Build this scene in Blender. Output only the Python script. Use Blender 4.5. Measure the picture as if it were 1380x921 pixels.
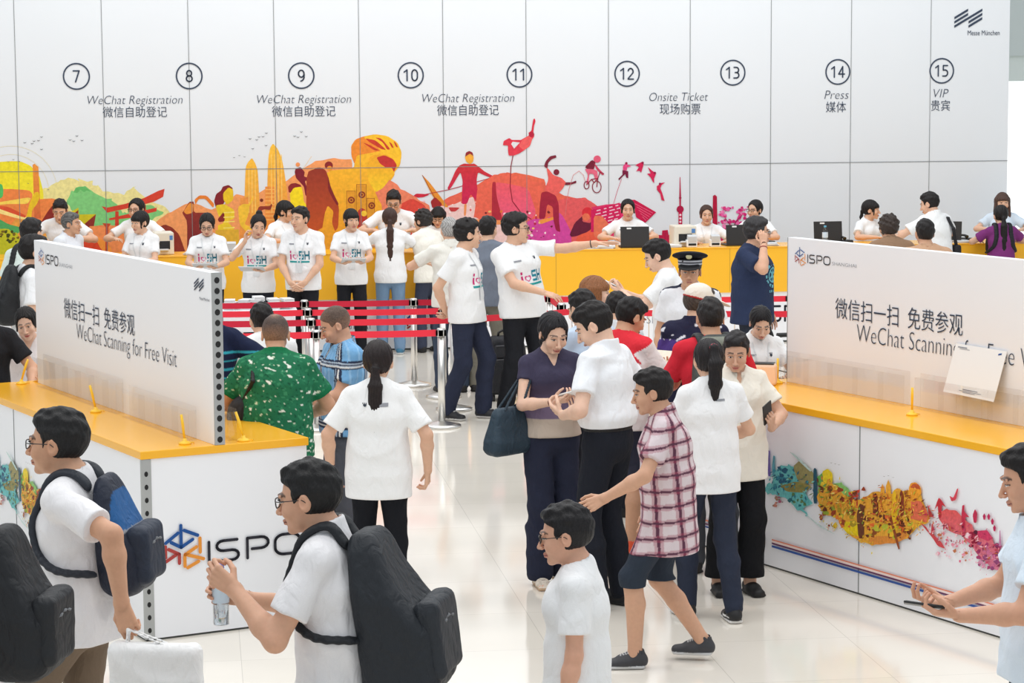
import bpy, bmesh, math, random
import numpy as np
from mathutils import Vector, Matrix
from mathutils.bvhtree import BVHTree

# ---------------------------------------------------------------- clear, camera, light, exposure
for _o in list(bpy.data.objects):
    bpy.data.objects.remove(_o)
SC = bpy.context.scene
COL = SC.collection
random.seed(7)
RNG = np.random.default_rng(7)

F, PT, RL, H = 3173.3, 0.111785, -0.006196, 3.0469      # focal length (px), pitch, roll, eye height
cam_d = bpy.data.cameras.new('camera')
cam_d.sensor_fit = 'HORIZONTAL'
cam_d.sensor_width = 36.0
cam_d.lens = F / 1380.0 * 36.0
cam_d.clip_end = 200
cam = bpy.data.objects.new('camera', cam_d)
COL.objects.link(cam)
cam.matrix_world = (Matrix.Translation((0, 0, H)) @ Matrix.Rotation(math.pi / 2 - PT, 4, 'X')
                    @ Matrix.Rotation(RL, 4, 'Z'))
SC.camera = cam

SC.view_settings.view_transform = 'Standard'
SC.view_settings.look = 'None'
SC.view_settings.gamma = 1.0
SC.view_settings.exposure = 0.0
SC.view_settings.use_curve_mapping = False
SC.cycles.transparent_max_bounces = 32

world = bpy.data.worlds.new('hall_daylight')
SC.world = world
world.use_nodes = True
_bg = world.node_tree.nodes['Background']
_bg.inputs['Color'].default_value = (0.88, 0.95, 1.0, 1)
_bg.inputs['Strength'].default_value = 0.64


def area_light(name, loc, rot, sx, sy, watts, col):
    d = bpy.data.lights.new(name, 'AREA')
    d.shape = 'RECTANGLE'
    d.size, d.size_y, d.energy, d.color = sx, sy, watts, col
    o = bpy.data.objects.new(name, d)
    COL.objects.link(o)
    o.location, o.rotation_euler = loc, rot
    return o


# rows of the hall's ceiling luminaires, high above the frame
for _i, _y in enumerate((7.0, 12.0, 17.0, 22.0)):
    area_light('ceiling_luminaire', (0.0, _y, 9.0), (0, 0, 0), 16.0, 1.6, 370, (1.0, 0.985, 0.965))
area_light('wall_washer', (0.0, 26.0, 7.6), (math.radians(28), 0, 0), 14.0, 0.8, 260, (0.95, 0.98, 1.0))


# ---------------------------------------------------------------- pixel <-> world helpers
def ray(x, y):
    u, v = x - 690.0, y - 460.5
    c, s = math.cos(RL), math.sin(RL)
    u, v = c * u + s * v, -s * u + c * v
    return np.array([u / F, math.cos(PT) - v / F * math.sin(PT), -math.sin(PT) - v / F * math.cos(PT)])


EYE = np.array([0, 0, H])


def at_z(x, y, z):
    d = ray(x, y)
    return EYE + d * ((z - H) / d[2])


def at_y(x, y, Y):
    d = ray(x, y)
    return EYE + d * (Y / d[1])


def project(P):
    X, Y, Z = P[0], P[1], P[2] - H
    cz = Y * math.cos(PT) - Z * math.sin(PT)
    cy = -(Y * math.sin(PT) + Z * math.cos(PT))
    u, v = F * X / cz, F * cy / cz
    c, s = math.cos(RL), math.sin(RL)
    return 690 + c * u - s * v, 460.5 + s * u + c * v


def lin(c):
    """sRGB 0-255 -> linear"""
    out = []
    for k in c[:3]:
        k = k / 255.0
        out.append(k / 12.92 if k <= 0.04045 else ((k + 0.055) / 1.055) ** 2.4)
    return tuple(out)


# ---------------------------------------------------------------- object helpers
def tag(o, label, cat=None, group=None, kind=None):
    if label:
        o['label'] = label
    if cat:
        o['category'] = cat
    if group:
        o['group'] = group
    if kind:
        o['kind'] = kind
    return o


def empty(name, loc=(0, 0, 0), rz=0.0):
    o = bpy.data.objects.new(name, None)
    o.empty_display_size = 0.1
    COL.objects.link(o)
    o.location = loc
    o.rotation_euler = (0, 0, rz)
    return o


def link(name, me, mat=None, parent=None):
    o = bpy.data.objects.new(name, me)
    COL.objects.link(o)
    if mat is not None:
        for m in (mat if isinstance(mat, (list, tuple)) else [mat]):
            me.materials.append(m)
    if parent is not None:
        o.parent = parent
    return o


def copy_tree(o, parent=None):
    c = o.copy()
    COL.objects.link(c)
    c.parent = parent
    for ch in list(o.children):
        copy_tree(ch, c)
    return c


class MB:
    """collects simple solids into one mesh"""

    def __init__(self):
        self.bm = bmesh.new()

    def box(self, lo, hi, bevel=0.0, seg=2, rot=None, loc=None, mi=0):
        lo, hi = Vector(lo), Vector(hi)
        r = bmesh.ops.create_cube(self.bm, size=1.0)
        vs = r['verts']
        ctr, sz = (lo + hi) / 2, hi - lo
        for v in vs:
            v.co = Vector((v.co.x * sz.x, v.co.y * sz.y, v.co.z * sz.z)) + ctr
        fs = {f for v in vs for f in v.link_faces}
        if bevel > 0:
            es = {e for f in fs for e in f.edges}
            rb = bmesh.ops.bevel(self.bm, geom=list(es), offset=bevel, segments=seg, affect='EDGES', profile=0.5)
            vs = list({v for f in rb['faces'] for v in f.verts} | {v for v in vs if v.is_valid})
        M = None
        if rot is not None:
            M = rot.to_4x4() if not isinstance(rot, Matrix) or len(rot) == 3 else rot
        for v in vs:
            if M is not None:
                v.co = M @ v.co
            if loc is not None:
                v.co += Vector(loc)
        for f in {f for v in vs for f in v.link_faces}:
            f.material_index = mi
        return self

    def tube(self, pts, r, seg=10, cap=True, mi=0):
        pts = [Vector(p) for p in pts]
        rs = r if isinstance(r, (list, tuple)) else [r] * len(pts)
        rings = []
        ref = Vector((0, 0, 1))
        prev = None
        for i, p in enumerate(pts):
            a = pts[max(i - 1, 0)]
            b = pts[min(i + 1, len(pts) - 1)]
            d = (b - a).normalized()
            if prev is None:
                up = ref if abs(d.dot(ref)) < 0.9 else Vector((1, 0, 0))
                x = d.cross(up).normalized()
            else:
                x = (prev - d * prev.dot(d)).normalized()
            prev = x
            y = d.cross(x)
            rings.append([self.bm.verts.new(p + (x * math.cos(t) + y * math.sin(t)) * rs[i])
                          for t in [2 * math.pi * k / seg for k in range(seg)]])
        for a, b in zip(rings[:-1], rings[1:]):
            for k in range(seg):
                f = self.bm.faces.new((a[k], a[(k + 1) % seg], b[(k + 1) % seg], b[k]))
                f.smooth = True
                f.material_index = mi
        if cap:
            for rg, fl in ((rings[0], True), (rings[-1], False)):
                f = self.bm.faces.new(rg[::-1] if fl else rg)
                f.material_index = mi
        return self

    def lathe(self, prof, seg=32, loc=(0, 0, 0), mi=0, smooth=True):
        """prof: (r, z) pairs from bottom to top"""
        L = Vector(loc)
        rings = []
        for r, z in prof:
            if r < 1e-6:
                rings.append([self.bm.verts.new(L + Vector((0, 0, z)))])
            else:
                rings.append([self.bm.verts.new(L + Vector((r * math.cos(2 * math.pi * k / seg), r * math.sin(2 * math.pi * k / seg), z)))
                              for k in range(seg)])
        for a, b in zip(rings[:-1], rings[1:]):
            for k in range(seg):
                k2 = (k + 1) % seg
                if len(a) == 1 and len(b) == 1:
                    continue
                if len(a) == 1:
                    f = self.bm.faces.new((a[0], b[k2], b[k]))
                elif len(b) == 1:
                    f = self.bm.faces.new((a[k], a[k2], b[0]))
                else:
                    f = self.bm.faces.new((a[k], a[k2], b[k2], b[k]))
                f.smooth = smooth
                f.material_index = mi
        return self

    def quad(self, pts, mi=0):
        f = self.bm.faces.new([self.bm.verts.new(Vector(p)) for p in pts])
        f.material_index = mi
        return self

    def build(self, name, mat, parent=None, recalc=True):
        if recalc:
            bmesh.ops.recalc_face_normals(self.bm, faces=self.bm.faces)
        me = bpy.data.meshes.new(name)
        self.bm.to_mesh(me)
        self.bm.free()
        return link(name, me, mat, parent)


# ---------------------------------------------------------------- materials
def _nt(name):
    m = bpy.data.materials.new(name)
    m.use_nodes = True
    nt = m.node_tree
    return m, nt, nt.nodes['Principled BSDF']


def plain(name, rgb, rough=0.5, metal=0.0, spec=0.5, var=0.0, vscale=30.0, bump=0.0, bscale=200.0):
    m, nt, p = _nt(name)
    c = lin(rgb)
    p.inputs['Base Color'].default_value = (*c, 1)
    p.inputs['Roughness'].default_value = rough
    p.inputs['Metallic'].default_value = metal
    p.inputs['Specular IOR Level'].default_value = spec
    if var > 0:
        tc = nt.nodes.new('ShaderNodeTexCoord')
        n = nt.nodes.new('ShaderNodeTexNoise')
        n.inputs['Scale'].default_value = vscale
        n.inputs['Detail'].default_value = 4
        mx = nt.nodes.new('ShaderNodeMix')
        mx.data_type = 'RGBA'
        nt.links.new(tc.outputs['Object'], n.inputs['Vector'])
        nt.links.new(n.outputs['Fac'], mx.inputs['Factor'])
        mx.inputs['A'].default_value = (*[k * (1 - var) for k in c], 1)
        mx.inputs['B'].default_value = (*[min(1, k * (1 + var)) for k in c], 1)
        nt.links.new(mx.outputs['Result'], p.inputs['Base Color'])
    if bump > 0:
        tc = nt.nodes.new('ShaderNodeTexCoord')
        n = nt.nodes.new('ShaderNodeTexNoise')
        n.inputs['Scale'].default_value = bscale
        b = nt.nodes.new('ShaderNodeBump')
        b.inputs['Strength'].default_value = bump
        b.inputs['Distance'].default_value = 0.002
        nt.links.new(tc.outputs['Object'], n.inputs['Vector'])
        nt.links.new(n.outputs['Fac'], b.inputs['Height'])
        nt.links.new(b.outputs['Normal'], p.inputs['Normal'])
    return m


def tinted(name, rough=0.8, spec=0.3, grain=0.0, gscale=400.0, bump=0.0, bscale=(300, 300, 300), sss=0.0, wrinkle=0.0):
    """base colour from the mesh's 'tint' colour attribute, times fine procedural variation"""
    m, nt, p = _nt(name)
    at = nt.nodes.new('ShaderNodeVertexColor')
    at.layer_name = 'tint'
    p.inputs['Roughness'].default_value = rough
    p.inputs['Specular IOR Level'].default_value = spec
    src = at.outputs['Color']
    tc = nt.nodes.new('ShaderNodeTexCoord')
    if grain > 0:
        n = nt.nodes.new('ShaderNodeTexNoise')
        n.inputs['Scale'].default_value = gscale
        n.inputs['Detail'].default_value = 3
        nt.links.new(tc.outputs['Object'], n.inputs['Vector'])
        mr = nt.nodes.new('ShaderNodeMapRange')
        mr.inputs['From Min'].default_value = 0.3
        mr.inputs['From Max'].default_value = 0.7
        mr.inputs['To Min'].default_value = 1 - grain
        mr.inputs['To Max'].default_value = 1 + grain
        nt.links.new(n.outputs['Fac'], mr.inputs['Value'])
        mx = nt.nodes.new('ShaderNodeMix')
        mx.data_type = 'RGBA'
        mx.blend_type = 'MULTIPLY'
        mx.inputs['Factor'].default_value = 1
        nt.links.new(src, mx.inputs['A'])
        nt.links.new(mr.outputs['Result'], mx.inputs['B'])
        src = mx.outputs['Result']
    nt.links.new(src, p.inputs['Base Color'])
    if bump > 0:
        mp = nt.nodes.new('ShaderNodeMapping')
        mp.inputs['Scale'].default_value = bscale
        n = nt.nodes.new('ShaderNodeTexNoise')
        n.inputs['Scale'].default_value = 1.0
        n.inputs['Detail'].default_value = 2
        b = nt.nodes.new('ShaderNodeBump')
        b.inputs['Strength'].default_value = bump
        b.inputs['Distance'].default_value = 0.003
        nt.links.new(tc.outputs['Object'], mp.inputs['Vector'])
        nt.links.new(mp.outputs['Vector'], n.inputs['Vector'])
        nt.links.new(n.outputs['Fac'], b.inputs['Height'])
        nt.links.new(b.outputs['Normal'], p.inputs['Normal'])
        if wrinkle > 0:
            m2 = nt.nodes.new('ShaderNodeMapping')
            m2.inputs['Scale'].default_value = (17, 17, 9)
            m2.inputs['Rotation'].default_value = (0.5, 0.35, 0)
            n2 = nt.nodes.new('ShaderNodeTexNoise')
            n2.inputs['Scale'].default_value = 1.0
            n2.inputs['Detail'].default_value = 3
            n2.inputs['Roughness'].default_value = 0.45
            n2.inputs['Distortion'].default_value = 1.6
            b2 = nt.nodes.new('ShaderNodeBump')
            b2.inputs['Strength'].default_value = wrinkle
            b2.inputs['Distance'].default_value = 0.018
            nt.links.new(tc.outputs['Object'], m2.inputs['Vector'])
            nt.links.new(m2.outputs['Vector'], n2.inputs['Vector'])
            nt.links.new(n2.outputs['Fac'], b2.inputs['Height'])
            nt.links.new(b2.outputs['Normal'], b.inputs['Normal'])
    if sss > 0:
        p.inputs['Subsurface Weight'].default_value = sss
        p.inputs['Subsurface Radius'].default_value = (0.8, 0.35, 0.2)
        p.inputs['Subsurface Scale'].default_value = 0.006
    return m


def clear_plastic(name):
    m = bpy.data.materials.new(name)
    m.use_nodes = True
    nt = m.node_tree
    nt.nodes.clear()
    out = nt.nodes.new('ShaderNodeOutputMaterial')
    mix = nt.nodes.new('ShaderNodeMixShader')
    fr = nt.nodes.new('ShaderNodeValue')
    fr.outputs[0].default_value = 0.05
    tr = nt.nodes.new('ShaderNodeBsdfTransparent')
    tr.inputs['Color'].default_value = (0.985, 0.98, 0.975, 1)
    gl = nt.nodes.new('ShaderNodeBsdfGlossy')
    gl.inputs['Roughness'].default_value = 0.03
    nt.links.new(fr.outputs[0], mix.inputs[0])
    nt.links.new(tr.outputs[0], mix.inputs[1])
    nt.links.new(gl.outputs[0], mix.inputs[2])
    nt.links.new(mix.outputs[0], out.inputs[0])
    return m


M = {
    'wall': plain('wall_panel_white', (229, 232, 236), 0.45, spec=0.3, var=0.012, vscale=1.2),
    'groove': plain('panel_joint_grey', (128, 131, 132), 0.6),
    'board': plain('counter_panel_white', (244, 245, 249), 0.38, spec=0.4),
    'yellow': plain('laminate_yellow', (252, 184, 40), 0.22, spec=0.5, var=0.02, vscale=3),
    'yellow_front': plain('laminate_yellow_front', (254, 190, 45), 0.4, spec=0.4),
    'alu': plain('perforated_aluminium', (178, 180, 180), 0.4, metal=0.55),
    'hole': plain('hole_black', (22, 22, 24), 0.7),
    'ink': plain('ink_dark_slate', (62, 72, 90), 0.6, spec=0.2),
    'ink_black': plain('ink_black', (48, 48, 56), 0.6, spec=0.2),
    'ink_grey': plain('ink_grey', (140, 145, 155), 0.6, spec=0.2),
    'blue': plain('ink_blue', (38, 84, 150), 0.5, spec=0.2),
    'rust': plain('ink_red', (176, 70, 66), 0.5, spec=0.2),
    'amber': plain('ink_orange', (232, 150, 62), 0.5, spec=0.2),
    'line_orange': plain('ink_line_orange', (233, 140, 110), 0.5, spec=0.2),
    'line_plum': plain('ink_line_plum', (110, 62, 98), 0.5, spec=0.2),
    'line_blue': plain('ink_line_blue', (52, 88, 160), 0.5, spec=0.2),
    'pink_band': plain('ink_pink', (250, 226, 220), 0.5, spec=0.2),
    'kick': plain('kick_strip_dark', (70, 72, 70), 0.5),
    'chrome': plain('chrome', (222, 220, 216), 0.3, metal=1.0),
    'black_plastic': plain('black_plastic', (28, 28, 30), 0.4),
    'black_fabric': plain('black_fabric', (34, 36, 40), 0.75, var=0.15, vscale=60, bump=0.3, bscale=500),
    'belt_red': plain('belt_red', (238, 52, 70), 0.6, spec=0.3),
    'belt_crimson': plain('belt_crimson', (206, 36, 62), 0.6, spec=0.3),
    'paper': plain('paper_white', (242, 242, 242), 0.6, spec=0.2),
    'paper_edge': plain('paper_grey', (205, 206, 208), 0.7, spec=0.2),
    'beige': plain('beige_plastic', (226, 217, 200), 0.45),
    'screen': plain('screen_dark', (30, 33, 38), 0.15),
    'laptop': plain('laptop_black', (38, 36, 36), 0.45),
    'steel_label': plain('label_white', (225, 225, 225), 0.5),
    'clear': clear_plastic('clear_acrylic'),
    'yellow_plastic': plain('yellow_plastic', (255, 205, 50), 0.3),
    'mural': tinted('mural_ink', rough=0.5, spec=0.25, grain=0.10, gscale=26),
    'mural_small': tinted('mural_ink_small', rough=0.45, spec=0.25, grain=0.16, gscale=60),
    'skin': tinted('skin', rough=0.5, spec=0.35, sss=0.12, grain=0.03, gscale=60),
    'hair': tinted('hair', rough=0.5, spec=0.28, bump=0.9, bscale=(260, 260, 22), grain=0.3, gscale=120),
    'cloth': tinted('cloth', rough=0.85, spec=0.2, bump=0.12, bscale=(350, 350, 350), grain=0.02, gscale=300, wrinkle=0.5),
    'shoe': tinted('shoe', rough=0.55, spec=0.4, bump=0.1, bscale=(200, 200, 200)),
    'gear': tinted('gear', rough=0.6, spec=0.35, bump=0.25, bscale=(260, 260, 260), grain=0.06, gscale=80, wrinkle=0.7),
    'specs': plain('glasses_frame', (30, 28, 30), 0.35),
    'gold': plain('badge_gold', (205, 190, 130), 0.35, metal=0.7),
}


# ---------------------------------------------------------------- flat graphics on planes
class Plane:
    """upright plane: origin o (xy), direction d (xy unit), outward normal n (xy)"""

    def __init__(self, o, d, n):
        self.o = np.array([o[0], o[1]], float)
        self.d = np.array(d, float) / np.hypot(*d)
        self.n = np.array(n, float) / np.hypot(*n)

    def hit(self, px, py):
        r = ray(px, py)
        t = ((self.o - EYE[:2]) @ self.n) / (r[:2] @ self.n)
        P = EYE + r * t
        return (P[:2] - self.o) @ self.d, P[2]

    def pt(self, a, z, off=0.0):
        q = self.o + self.d * a + self.n * off
        return Vector((q[0], q[1], z))

    def px(self, x, y, off=0.0):
        return self.pt(*self.hit(x, y), off)


def chaikin(pts, n=1):
    for _ in range(n):
        out = []
        for i in range(len(pts)):
            a, b = np.array(pts[i], float), np.array(pts[(i + 1) % len(pts)], float)
            out += [tuple(a * .86 + b * .14), tuple(a * .14 + b * .86)]
        pts = out
    return pts


class Print:
    """flat printed artwork: coloured polygons on a plane, one mesh with a 'tint' attribute"""

    def __init__(self, plane, base=0.002, step=0.000018):
        self.pl, self.base, self.step = plane, base, step
        self.v, self.f, self.c, self.n = [], [], [], 0

    def _add(self, pts3, cols):
        k = len(self.v)
        self.v += pts3
        self.c += cols
        self.f.append(tuple(range(k, k + len(pts3))))

    def poly(self, pts, col, org=(0, 0), k=1.0, smooth=1):
        """pts in pixels of a crop with origin org and scale k; col rgb or (rgb top, rgb bottom)"""
        if smooth and len(pts) > 3:
            pts = chaikin(pts, smooth)
        ys = [p[1] for p in pts]
        y0, y1 = min(ys), max(ys) + 1e-6
        off = self.base + self.step * self.n
        self.n += 1
        p3, cs = [], []
        for x, y in pts:
            p3.append(self.pl.px(org[0] + x / k, org[1] + y / k, off))
            if isinstance(col[0], (tuple, list)):
                t = (y - y0) / (y1 - y0)
                c = [a * (1 - t) + b * t for a, b in zip(*col)]
            else:
                c = col
            cs.append(lin(c))
        self._add(p3, cs)

    def disc(self, cx, cy, r, col, org=(0, 0), k=1.0, ry=None, n=24):
        ry = ry or r
        self.poly([(cx + r * math.cos(2 * math.pi * i / n), cy + ry * math.sin(2 * math.pi * i / n)) for i in range(n)], col, org, k, 0)

    def line(self, pts, w, col, org=(0, 0), k=1.0, closed=False):
        pts = [np.array(p, float) for p in pts]
        if closed:
            pts.append(pts[0])
        off = self.base + self.step * self.n
        self.n += 1
        for a, b in zip(pts[:-1], pts[1:]):
            d = (b - a) / (np.hypot(*(b - a)) + 1e-9)
            nrm = np.array([-d[1], d[0]]) * w / 2
            e = d * w * 0.3
            q = [a - e + nrm, b + e + nrm, b + e - nrm, a - e - nrm]
            self._add([self.pl.px(org[0] + x / k, org[1] + y / k, off) for x, y in q], [lin(col)] * 4)

    def build(self, name, mat, parent=None):
        me = bpy.data.meshes.new(name)
        me.from_pydata([tuple(p) for p in self.v], [], self.f)
        at = me.color_attributes.new('tint', 'FLOAT_COLOR', 'POINT')
        at.data.foreach_set('color', np.array([(*c, 1) for c in self.c], np.float32).ravel())
        me.update()
        return link(name, me, mat, parent)


_dg = None


def text_mesh(s, thin=0.0, shear=0.0):
    cu = bpy.data.curves.new('lettering', 'FONT')
    cu.body = s
    cu.shear = shear
    cu.offset = thin
    cu.fill_mode = 'FRONT'
    cu.resolution_u = 3
    o = bpy.data.objects.new('lettering', cu)
    COL.objects.link(o)
    dg = bpy.context.evaluated_depsgraph_get()
    me = bpy.data.meshes.new_from_object(o.evaluated_get(dg))
    bpy.data.objects.remove(o)
    bpy.data.curves.remove(cu)
    return me


def lettering(plane, s, rect, name='lettering', mat=None, parent=None, thin=0.0, shear=0.0, off=0.003):
    """rect: a0, a1, z0, z1 on the plane for the text's ink box"""
    me = text_mesh(s, thin, shear)
    co = np.zeros(len(me.vertices) * 3, np.float32)
    me.vertices.foreach_get('co', co)
    co = co.reshape(-1, 3)
    lo, hi = co.min(0), co.max(0)
    a0, a1, z0, z1 = rect
    a = a0 + (co[:, 0] - lo[0]) / (hi[0] - lo[0]) * (a1 - a0)
    z = z0 + (co[:, 1] - lo[1]) / (hi[1] - lo[1]) * (z1 - z0)
    out = np.empty_like(co)
    q = plane.o[None] + plane.d[None] * a[:, None] + plane.n[None] * off
    out[:, :2] = q
    out[:, 2] = z
    me.vertices.foreach_set('co', out.ravel())
    me.update()
    me.name = name
    return link(name, me, mat, parent)


def px_rect(plane, x0, x1, yt, yb, xa=None):
    a0 = plane.hit(x0, (yt + yb) / 2)[0]
    a1 = plane.hit(x1, (yt + yb) / 2)[0]
    xm = (x0 + x1) / 2
    z1 = plane.hit(xm, yt)[1]
    z0 = plane.hit(xm, yb)[1]
    return a0, a1, z0, z1


def strokes(plane, paths, place, w, name, mat, parent, off=0.003):
    """paths in unit coordinates, place(x, y) -> (a, z), w in metres"""
    bm = bmesh.new()
    for path in paths:
        P = [np.array(place(*p)) for p in path]
        for a, b in zip(P[:-1], P[1:]):
            d = (b - a) / (np.hypot(*(b - a)) + 1e-9)
            t0 = math.atan2(d[1], d[0])
            ring = [b + w / 2 * np.array([math.cos(t0 + t), math.sin(t0 + t)]) for t in np.linspace(-math.pi / 2, math.pi / 2, 8)]
            ring += [a + w / 2 * np.array([math.cos(t0 + t), math.sin(t0 + t)]) for t in np.linspace(math.pi / 2, 1.5 * math.pi, 8)]
            bm.faces.new([bm.verts.new(plane.pt(p[0], p[1], off)) for p in ring])
    me = bpy.data.meshes.new(name)
    bm.to_mesh(me)
    bm.free()
    return link(name, me, mat, parent)


def arc(cx, cy, rx, ry, t0, t1, n=8):
    return [(cx + rx * math.cos(math.radians(t)), cy + ry * math.sin(math.radians(t))) for t in np.linspace(t0, t1, n)]


LOGO_I = [[(0, 0), (0, 1)]]
LOGO_S = [[(1.1, 1)] + arc(.55, .75, .25, .25, 90, 270) + arc(.9, .25, .25, .25, 90, -90) + [(.3, 0)]]
LOGO_P = [[(1.5, 0), (1.5, 1), (2.0, 1)] + arc(2.05, .72, .28, .28, 90, -90) + [(1.68, .44)]]
LOGO_O = [arc(3.25, .65, .35, .35, 0, 90) + arc(2.95, .65, .35, .35, 90, 180) + arc(2.95, .35, .35, .35, 180, 270) + arc(3.25, .35, .35, .35, 270, 360) + [(3.6, .65)]]
ISPO = LOGO_I + LOGO_S + LOGO_P + LOGO_O
HEX_BLUE = [[(-.74, .25), (-.2, .66)], [(-.07, 1), (-.07, .03)], [(.07, .76), (.66, .47)], [(-.5, .25), (-.07, -.02), (.44, .3)]]
HEX_RED = [[(-.62, -.06), (-.16, -.33), (-.16, -.75)], [(-.75, -.62), (-.3, -.34)], [(-.76, .08), (-.76, -.42)]]
HEX_AMBER = [[(.1, -.38), (.6, -.07)], [(.1, -.36), (.9, -.66)], [(.76, .32), (.76, -.33)], [(.2, -1.0), (.68, -.76)], [(.08, -.42), (.08, -.92)]]


DIGITS = {
    '1': [[(.05, .80), (.38, 1), (.38, 0)]],
    '2': [arc(.33, .70, .30, .30, 165, -20) + [(.05, .06), (.05, 0), (.66, 0)]],
    '3': [[(.06, 1)] + arc(.34, .755, .27, .245, 90, -90)[0:] + arc(.34, .26, .30, .26, 90, -90) + [(.04, 0)], [(.2, .515), (.36, .515)]],
    '4': [[(.5, 0), (.5, 1), (.02, .30), (.72, .30)]],
    '5': [[(.62, 1), (.10, 1), (.10, .56), (.34, .58)] + arc(.34, .29, .30, .29, 90, -90) + [(.05, 0)]],
    '6': [arc(.36, .32, .32, .32, 180, -180, 18) + [(.04, .5)] + arc(.46, .58, .42, .42, 170, 95, 6)],
    '7': [[(.02, 1), (.68, 1), (.25, 0)]],
    '8': [arc(.36, .75, .27, .25, -90, 270, 18), arc(.36, .26, .33, .26, 90, 450, 18)],
    '9': [arc(.36, .68, .32, .32, 0, 360, 18) + [(.68, .5)] + arc(.26, .42, .42, .42, -10, -85, 6)],
    '0': [arc(.36, .64, .32, .36, 0, 180, 10) + arc(.36, .36, .32, .36, 180, 360, 10) + [(.68, .64)]],
}


def show_logo(plane, hexrect, wordrect, parent, off=0.004, sub=None, thick=0.13, ht=0.15):
    a0, a1, z0, z1 = hexrect
    pl = lambda x, y: ((a0 + a1) / 2 + x * (a1 - a0) / 1.7, (z0 + z1) / 2 + y * (z1 - z0) / 2)
    w = (z1 - z0) / 2 * ht
    for nm, p, m in (('blue', HEX_BLUE, 'blue'), ('red', HEX_RED, 'rust'), ('amber', HEX_AMBER, 'amber')):
        strokes(plane, p, pl, w, 'printed_emblem', M[m], parent, off)
    a0, a1, z0, z1 = wordrect
    pl = lambda x, y: (a0 + x / 3.6 * (a1 - a0), z0 + y * (z1 - z0))
    strokes(plane, ISPO, pl, (z1 - z0) * thick, 'printed_logo_letters', M['ink_black'], parent, off)
    if sub:
        lettering(plane, 'SHANGHAI', sub, 'printed_city_name', M['ink_grey'], parent, thin=-0.012, off=off)


def stripes_mark(plane, rect, parent, off=0.003):
    """the fair company's mark: two blocks of slanted bars"""
    a0, a1, z0, z1 = rect
    pl = lambda x, y: plane.pt(a0 + x * (a1 - a0), z0 + y * (z1 - z0), off)
    bm = bmesh.new()
    t = .125
    for (x0, y0, x1, y1) in ((0, .44, .49, .87), (0, .22, .49, .65), (0, 0, 1, .87), (.51, .22, 1, .65), (.51, 0, 1, .43)):
        bm.faces.new([bm.verts.new(p) for p in (pl(x0, y0), pl(x1, y1), pl(x1, y1 + t), pl(x0, y0 + t))])
    me = bpy.data.meshes.new('printed_bar_mark')
    bm.to_mesh(me)
    bm.free()
    return link('printed_bar_mark', me, M['ink'], parent)


# ---------------------------------------------------------------- the hall: floor, back wall, far window
WA = 0.131677
WALL = Plane((-5.75851, 27.5968), (math.cos(WA), math.sin(WA)), (math.sin(WA), -math.cos(WA)))
ZS = 1.98563


def floor_material():
    m, nt, p = _nt('floor_polished_tile')
    tc = nt.nodes.new('ShaderNodeTexCoord')
    mp = nt.nodes.new('ShaderNodeMapping')
    mp.inputs['Location'].default_value = (-0.17, -0.05, 0)
    br = nt.nodes.new('ShaderNodeTexBrick')
    br.offset = 0.0
    br.inputs['Color1'].default_value = (*lin((240, 233, 222)), 1)
    br.inputs['Color2'].default_value = (*lin((235, 228, 216)), 1)
    br.inputs['Mortar'].default_value = (*lin((208, 201, 190)), 1)
    br.inputs['Scale'].default_value = 1.0
    br.inputs['Mortar Size'].default_value = 0.0022
    br.inputs['Mortar Smooth'].default_value = 0.3
    br.inputs['Brick Width'].default_value = 0.82
    br.inputs['Row Height'].default_value = 0.87
    n = nt.nodes.new('ShaderNodeTexNoise')
    n.inputs['Scale'].default_value = 2.2
    n.inputs['Detail'].default_value = 6
    mr = nt.nodes.new('ShaderNodeMapRange')
    mr.inputs['To Min'].default_value = 0.95
    mr.inputs['To Max'].default_value = 1.05
    mx = nt.nodes.new('ShaderNodeMix')
    mx.data_type = 'RGBA'
    mx.blend_type = 'MULTIPLY'
    mx.inputs['Factor'].default_value = 1
    L = nt.links.new
    L(tc.outputs['Object'], mp.inputs['Vector'])
    L(mp.outputs['Vector'], br.inputs['Vector'])
    L(tc.outputs['Object'], n.inputs['Vector'])
    L(n.outputs['Fac'], mr.inputs['Value'])
    L(br.outputs['Color'], mx.inputs['A'])
    L(mr.outputs['Result'], mx.inputs['B'])
    L(mx.outputs['Result'], p.inputs['Base Color'])
    p.inputs['Roughness'].default_value = 0.09
    p.inputs['Specular IOR Level'].default_value = 0.9
    return m


fl = MB()
fl.box((-14, 2, -0.2), (16, 40, 0.0))
floor = fl.build('floor', floor_material())
floor.rotation_euler = (0, 0, WA)
tag(floor, 'polished cream floor tiles', kind='structure')

# back wall of one-metre exhibition panels, joints modelled as recessed dark strips
wb = MB()
for (a, z0, z1) in ((0, 0, 0), ):
    pass
me = bpy.data.meshes.new('wall_back')
bm = bmesh.new()
A0, A1, ZT, TH = -4.0, 12.0, 6.5, 0.06
vs = [bm.verts.new(WALL.pt(a, z, o)) for o in (0.0, -TH) for a, z in ((A0, 0), (A1, 0), (A1, ZT), (A0, ZT))]
for q in ((0, 1, 2, 3), (7, 6, 5, 4), (0, 4, 5, 1), (1, 5, 6, 2), (2, 6, 7, 3), (3, 7, 4, 0)):
    bm.faces.new([vs[i] for i in q])
bmesh.ops.recalc_face_normals(bm, faces=bm.faces)
bm.to_mesh(me)
bm.free()
wall_back = link('wall_back', me, M['wall'])
tag(wall_back, 'tall white panel wall with counter numbers and a colourful sports mural', kind='structure')
bm = bmesh.new()
for i in range(-3, 12):
    bm.faces.new([bm.verts.new(WALL.pt(i + dx, z, .0058)) for dx, z in ((-.0032, 0), (.0032, 0), (.0032, ZT), (-.0032, ZT))])
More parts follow.
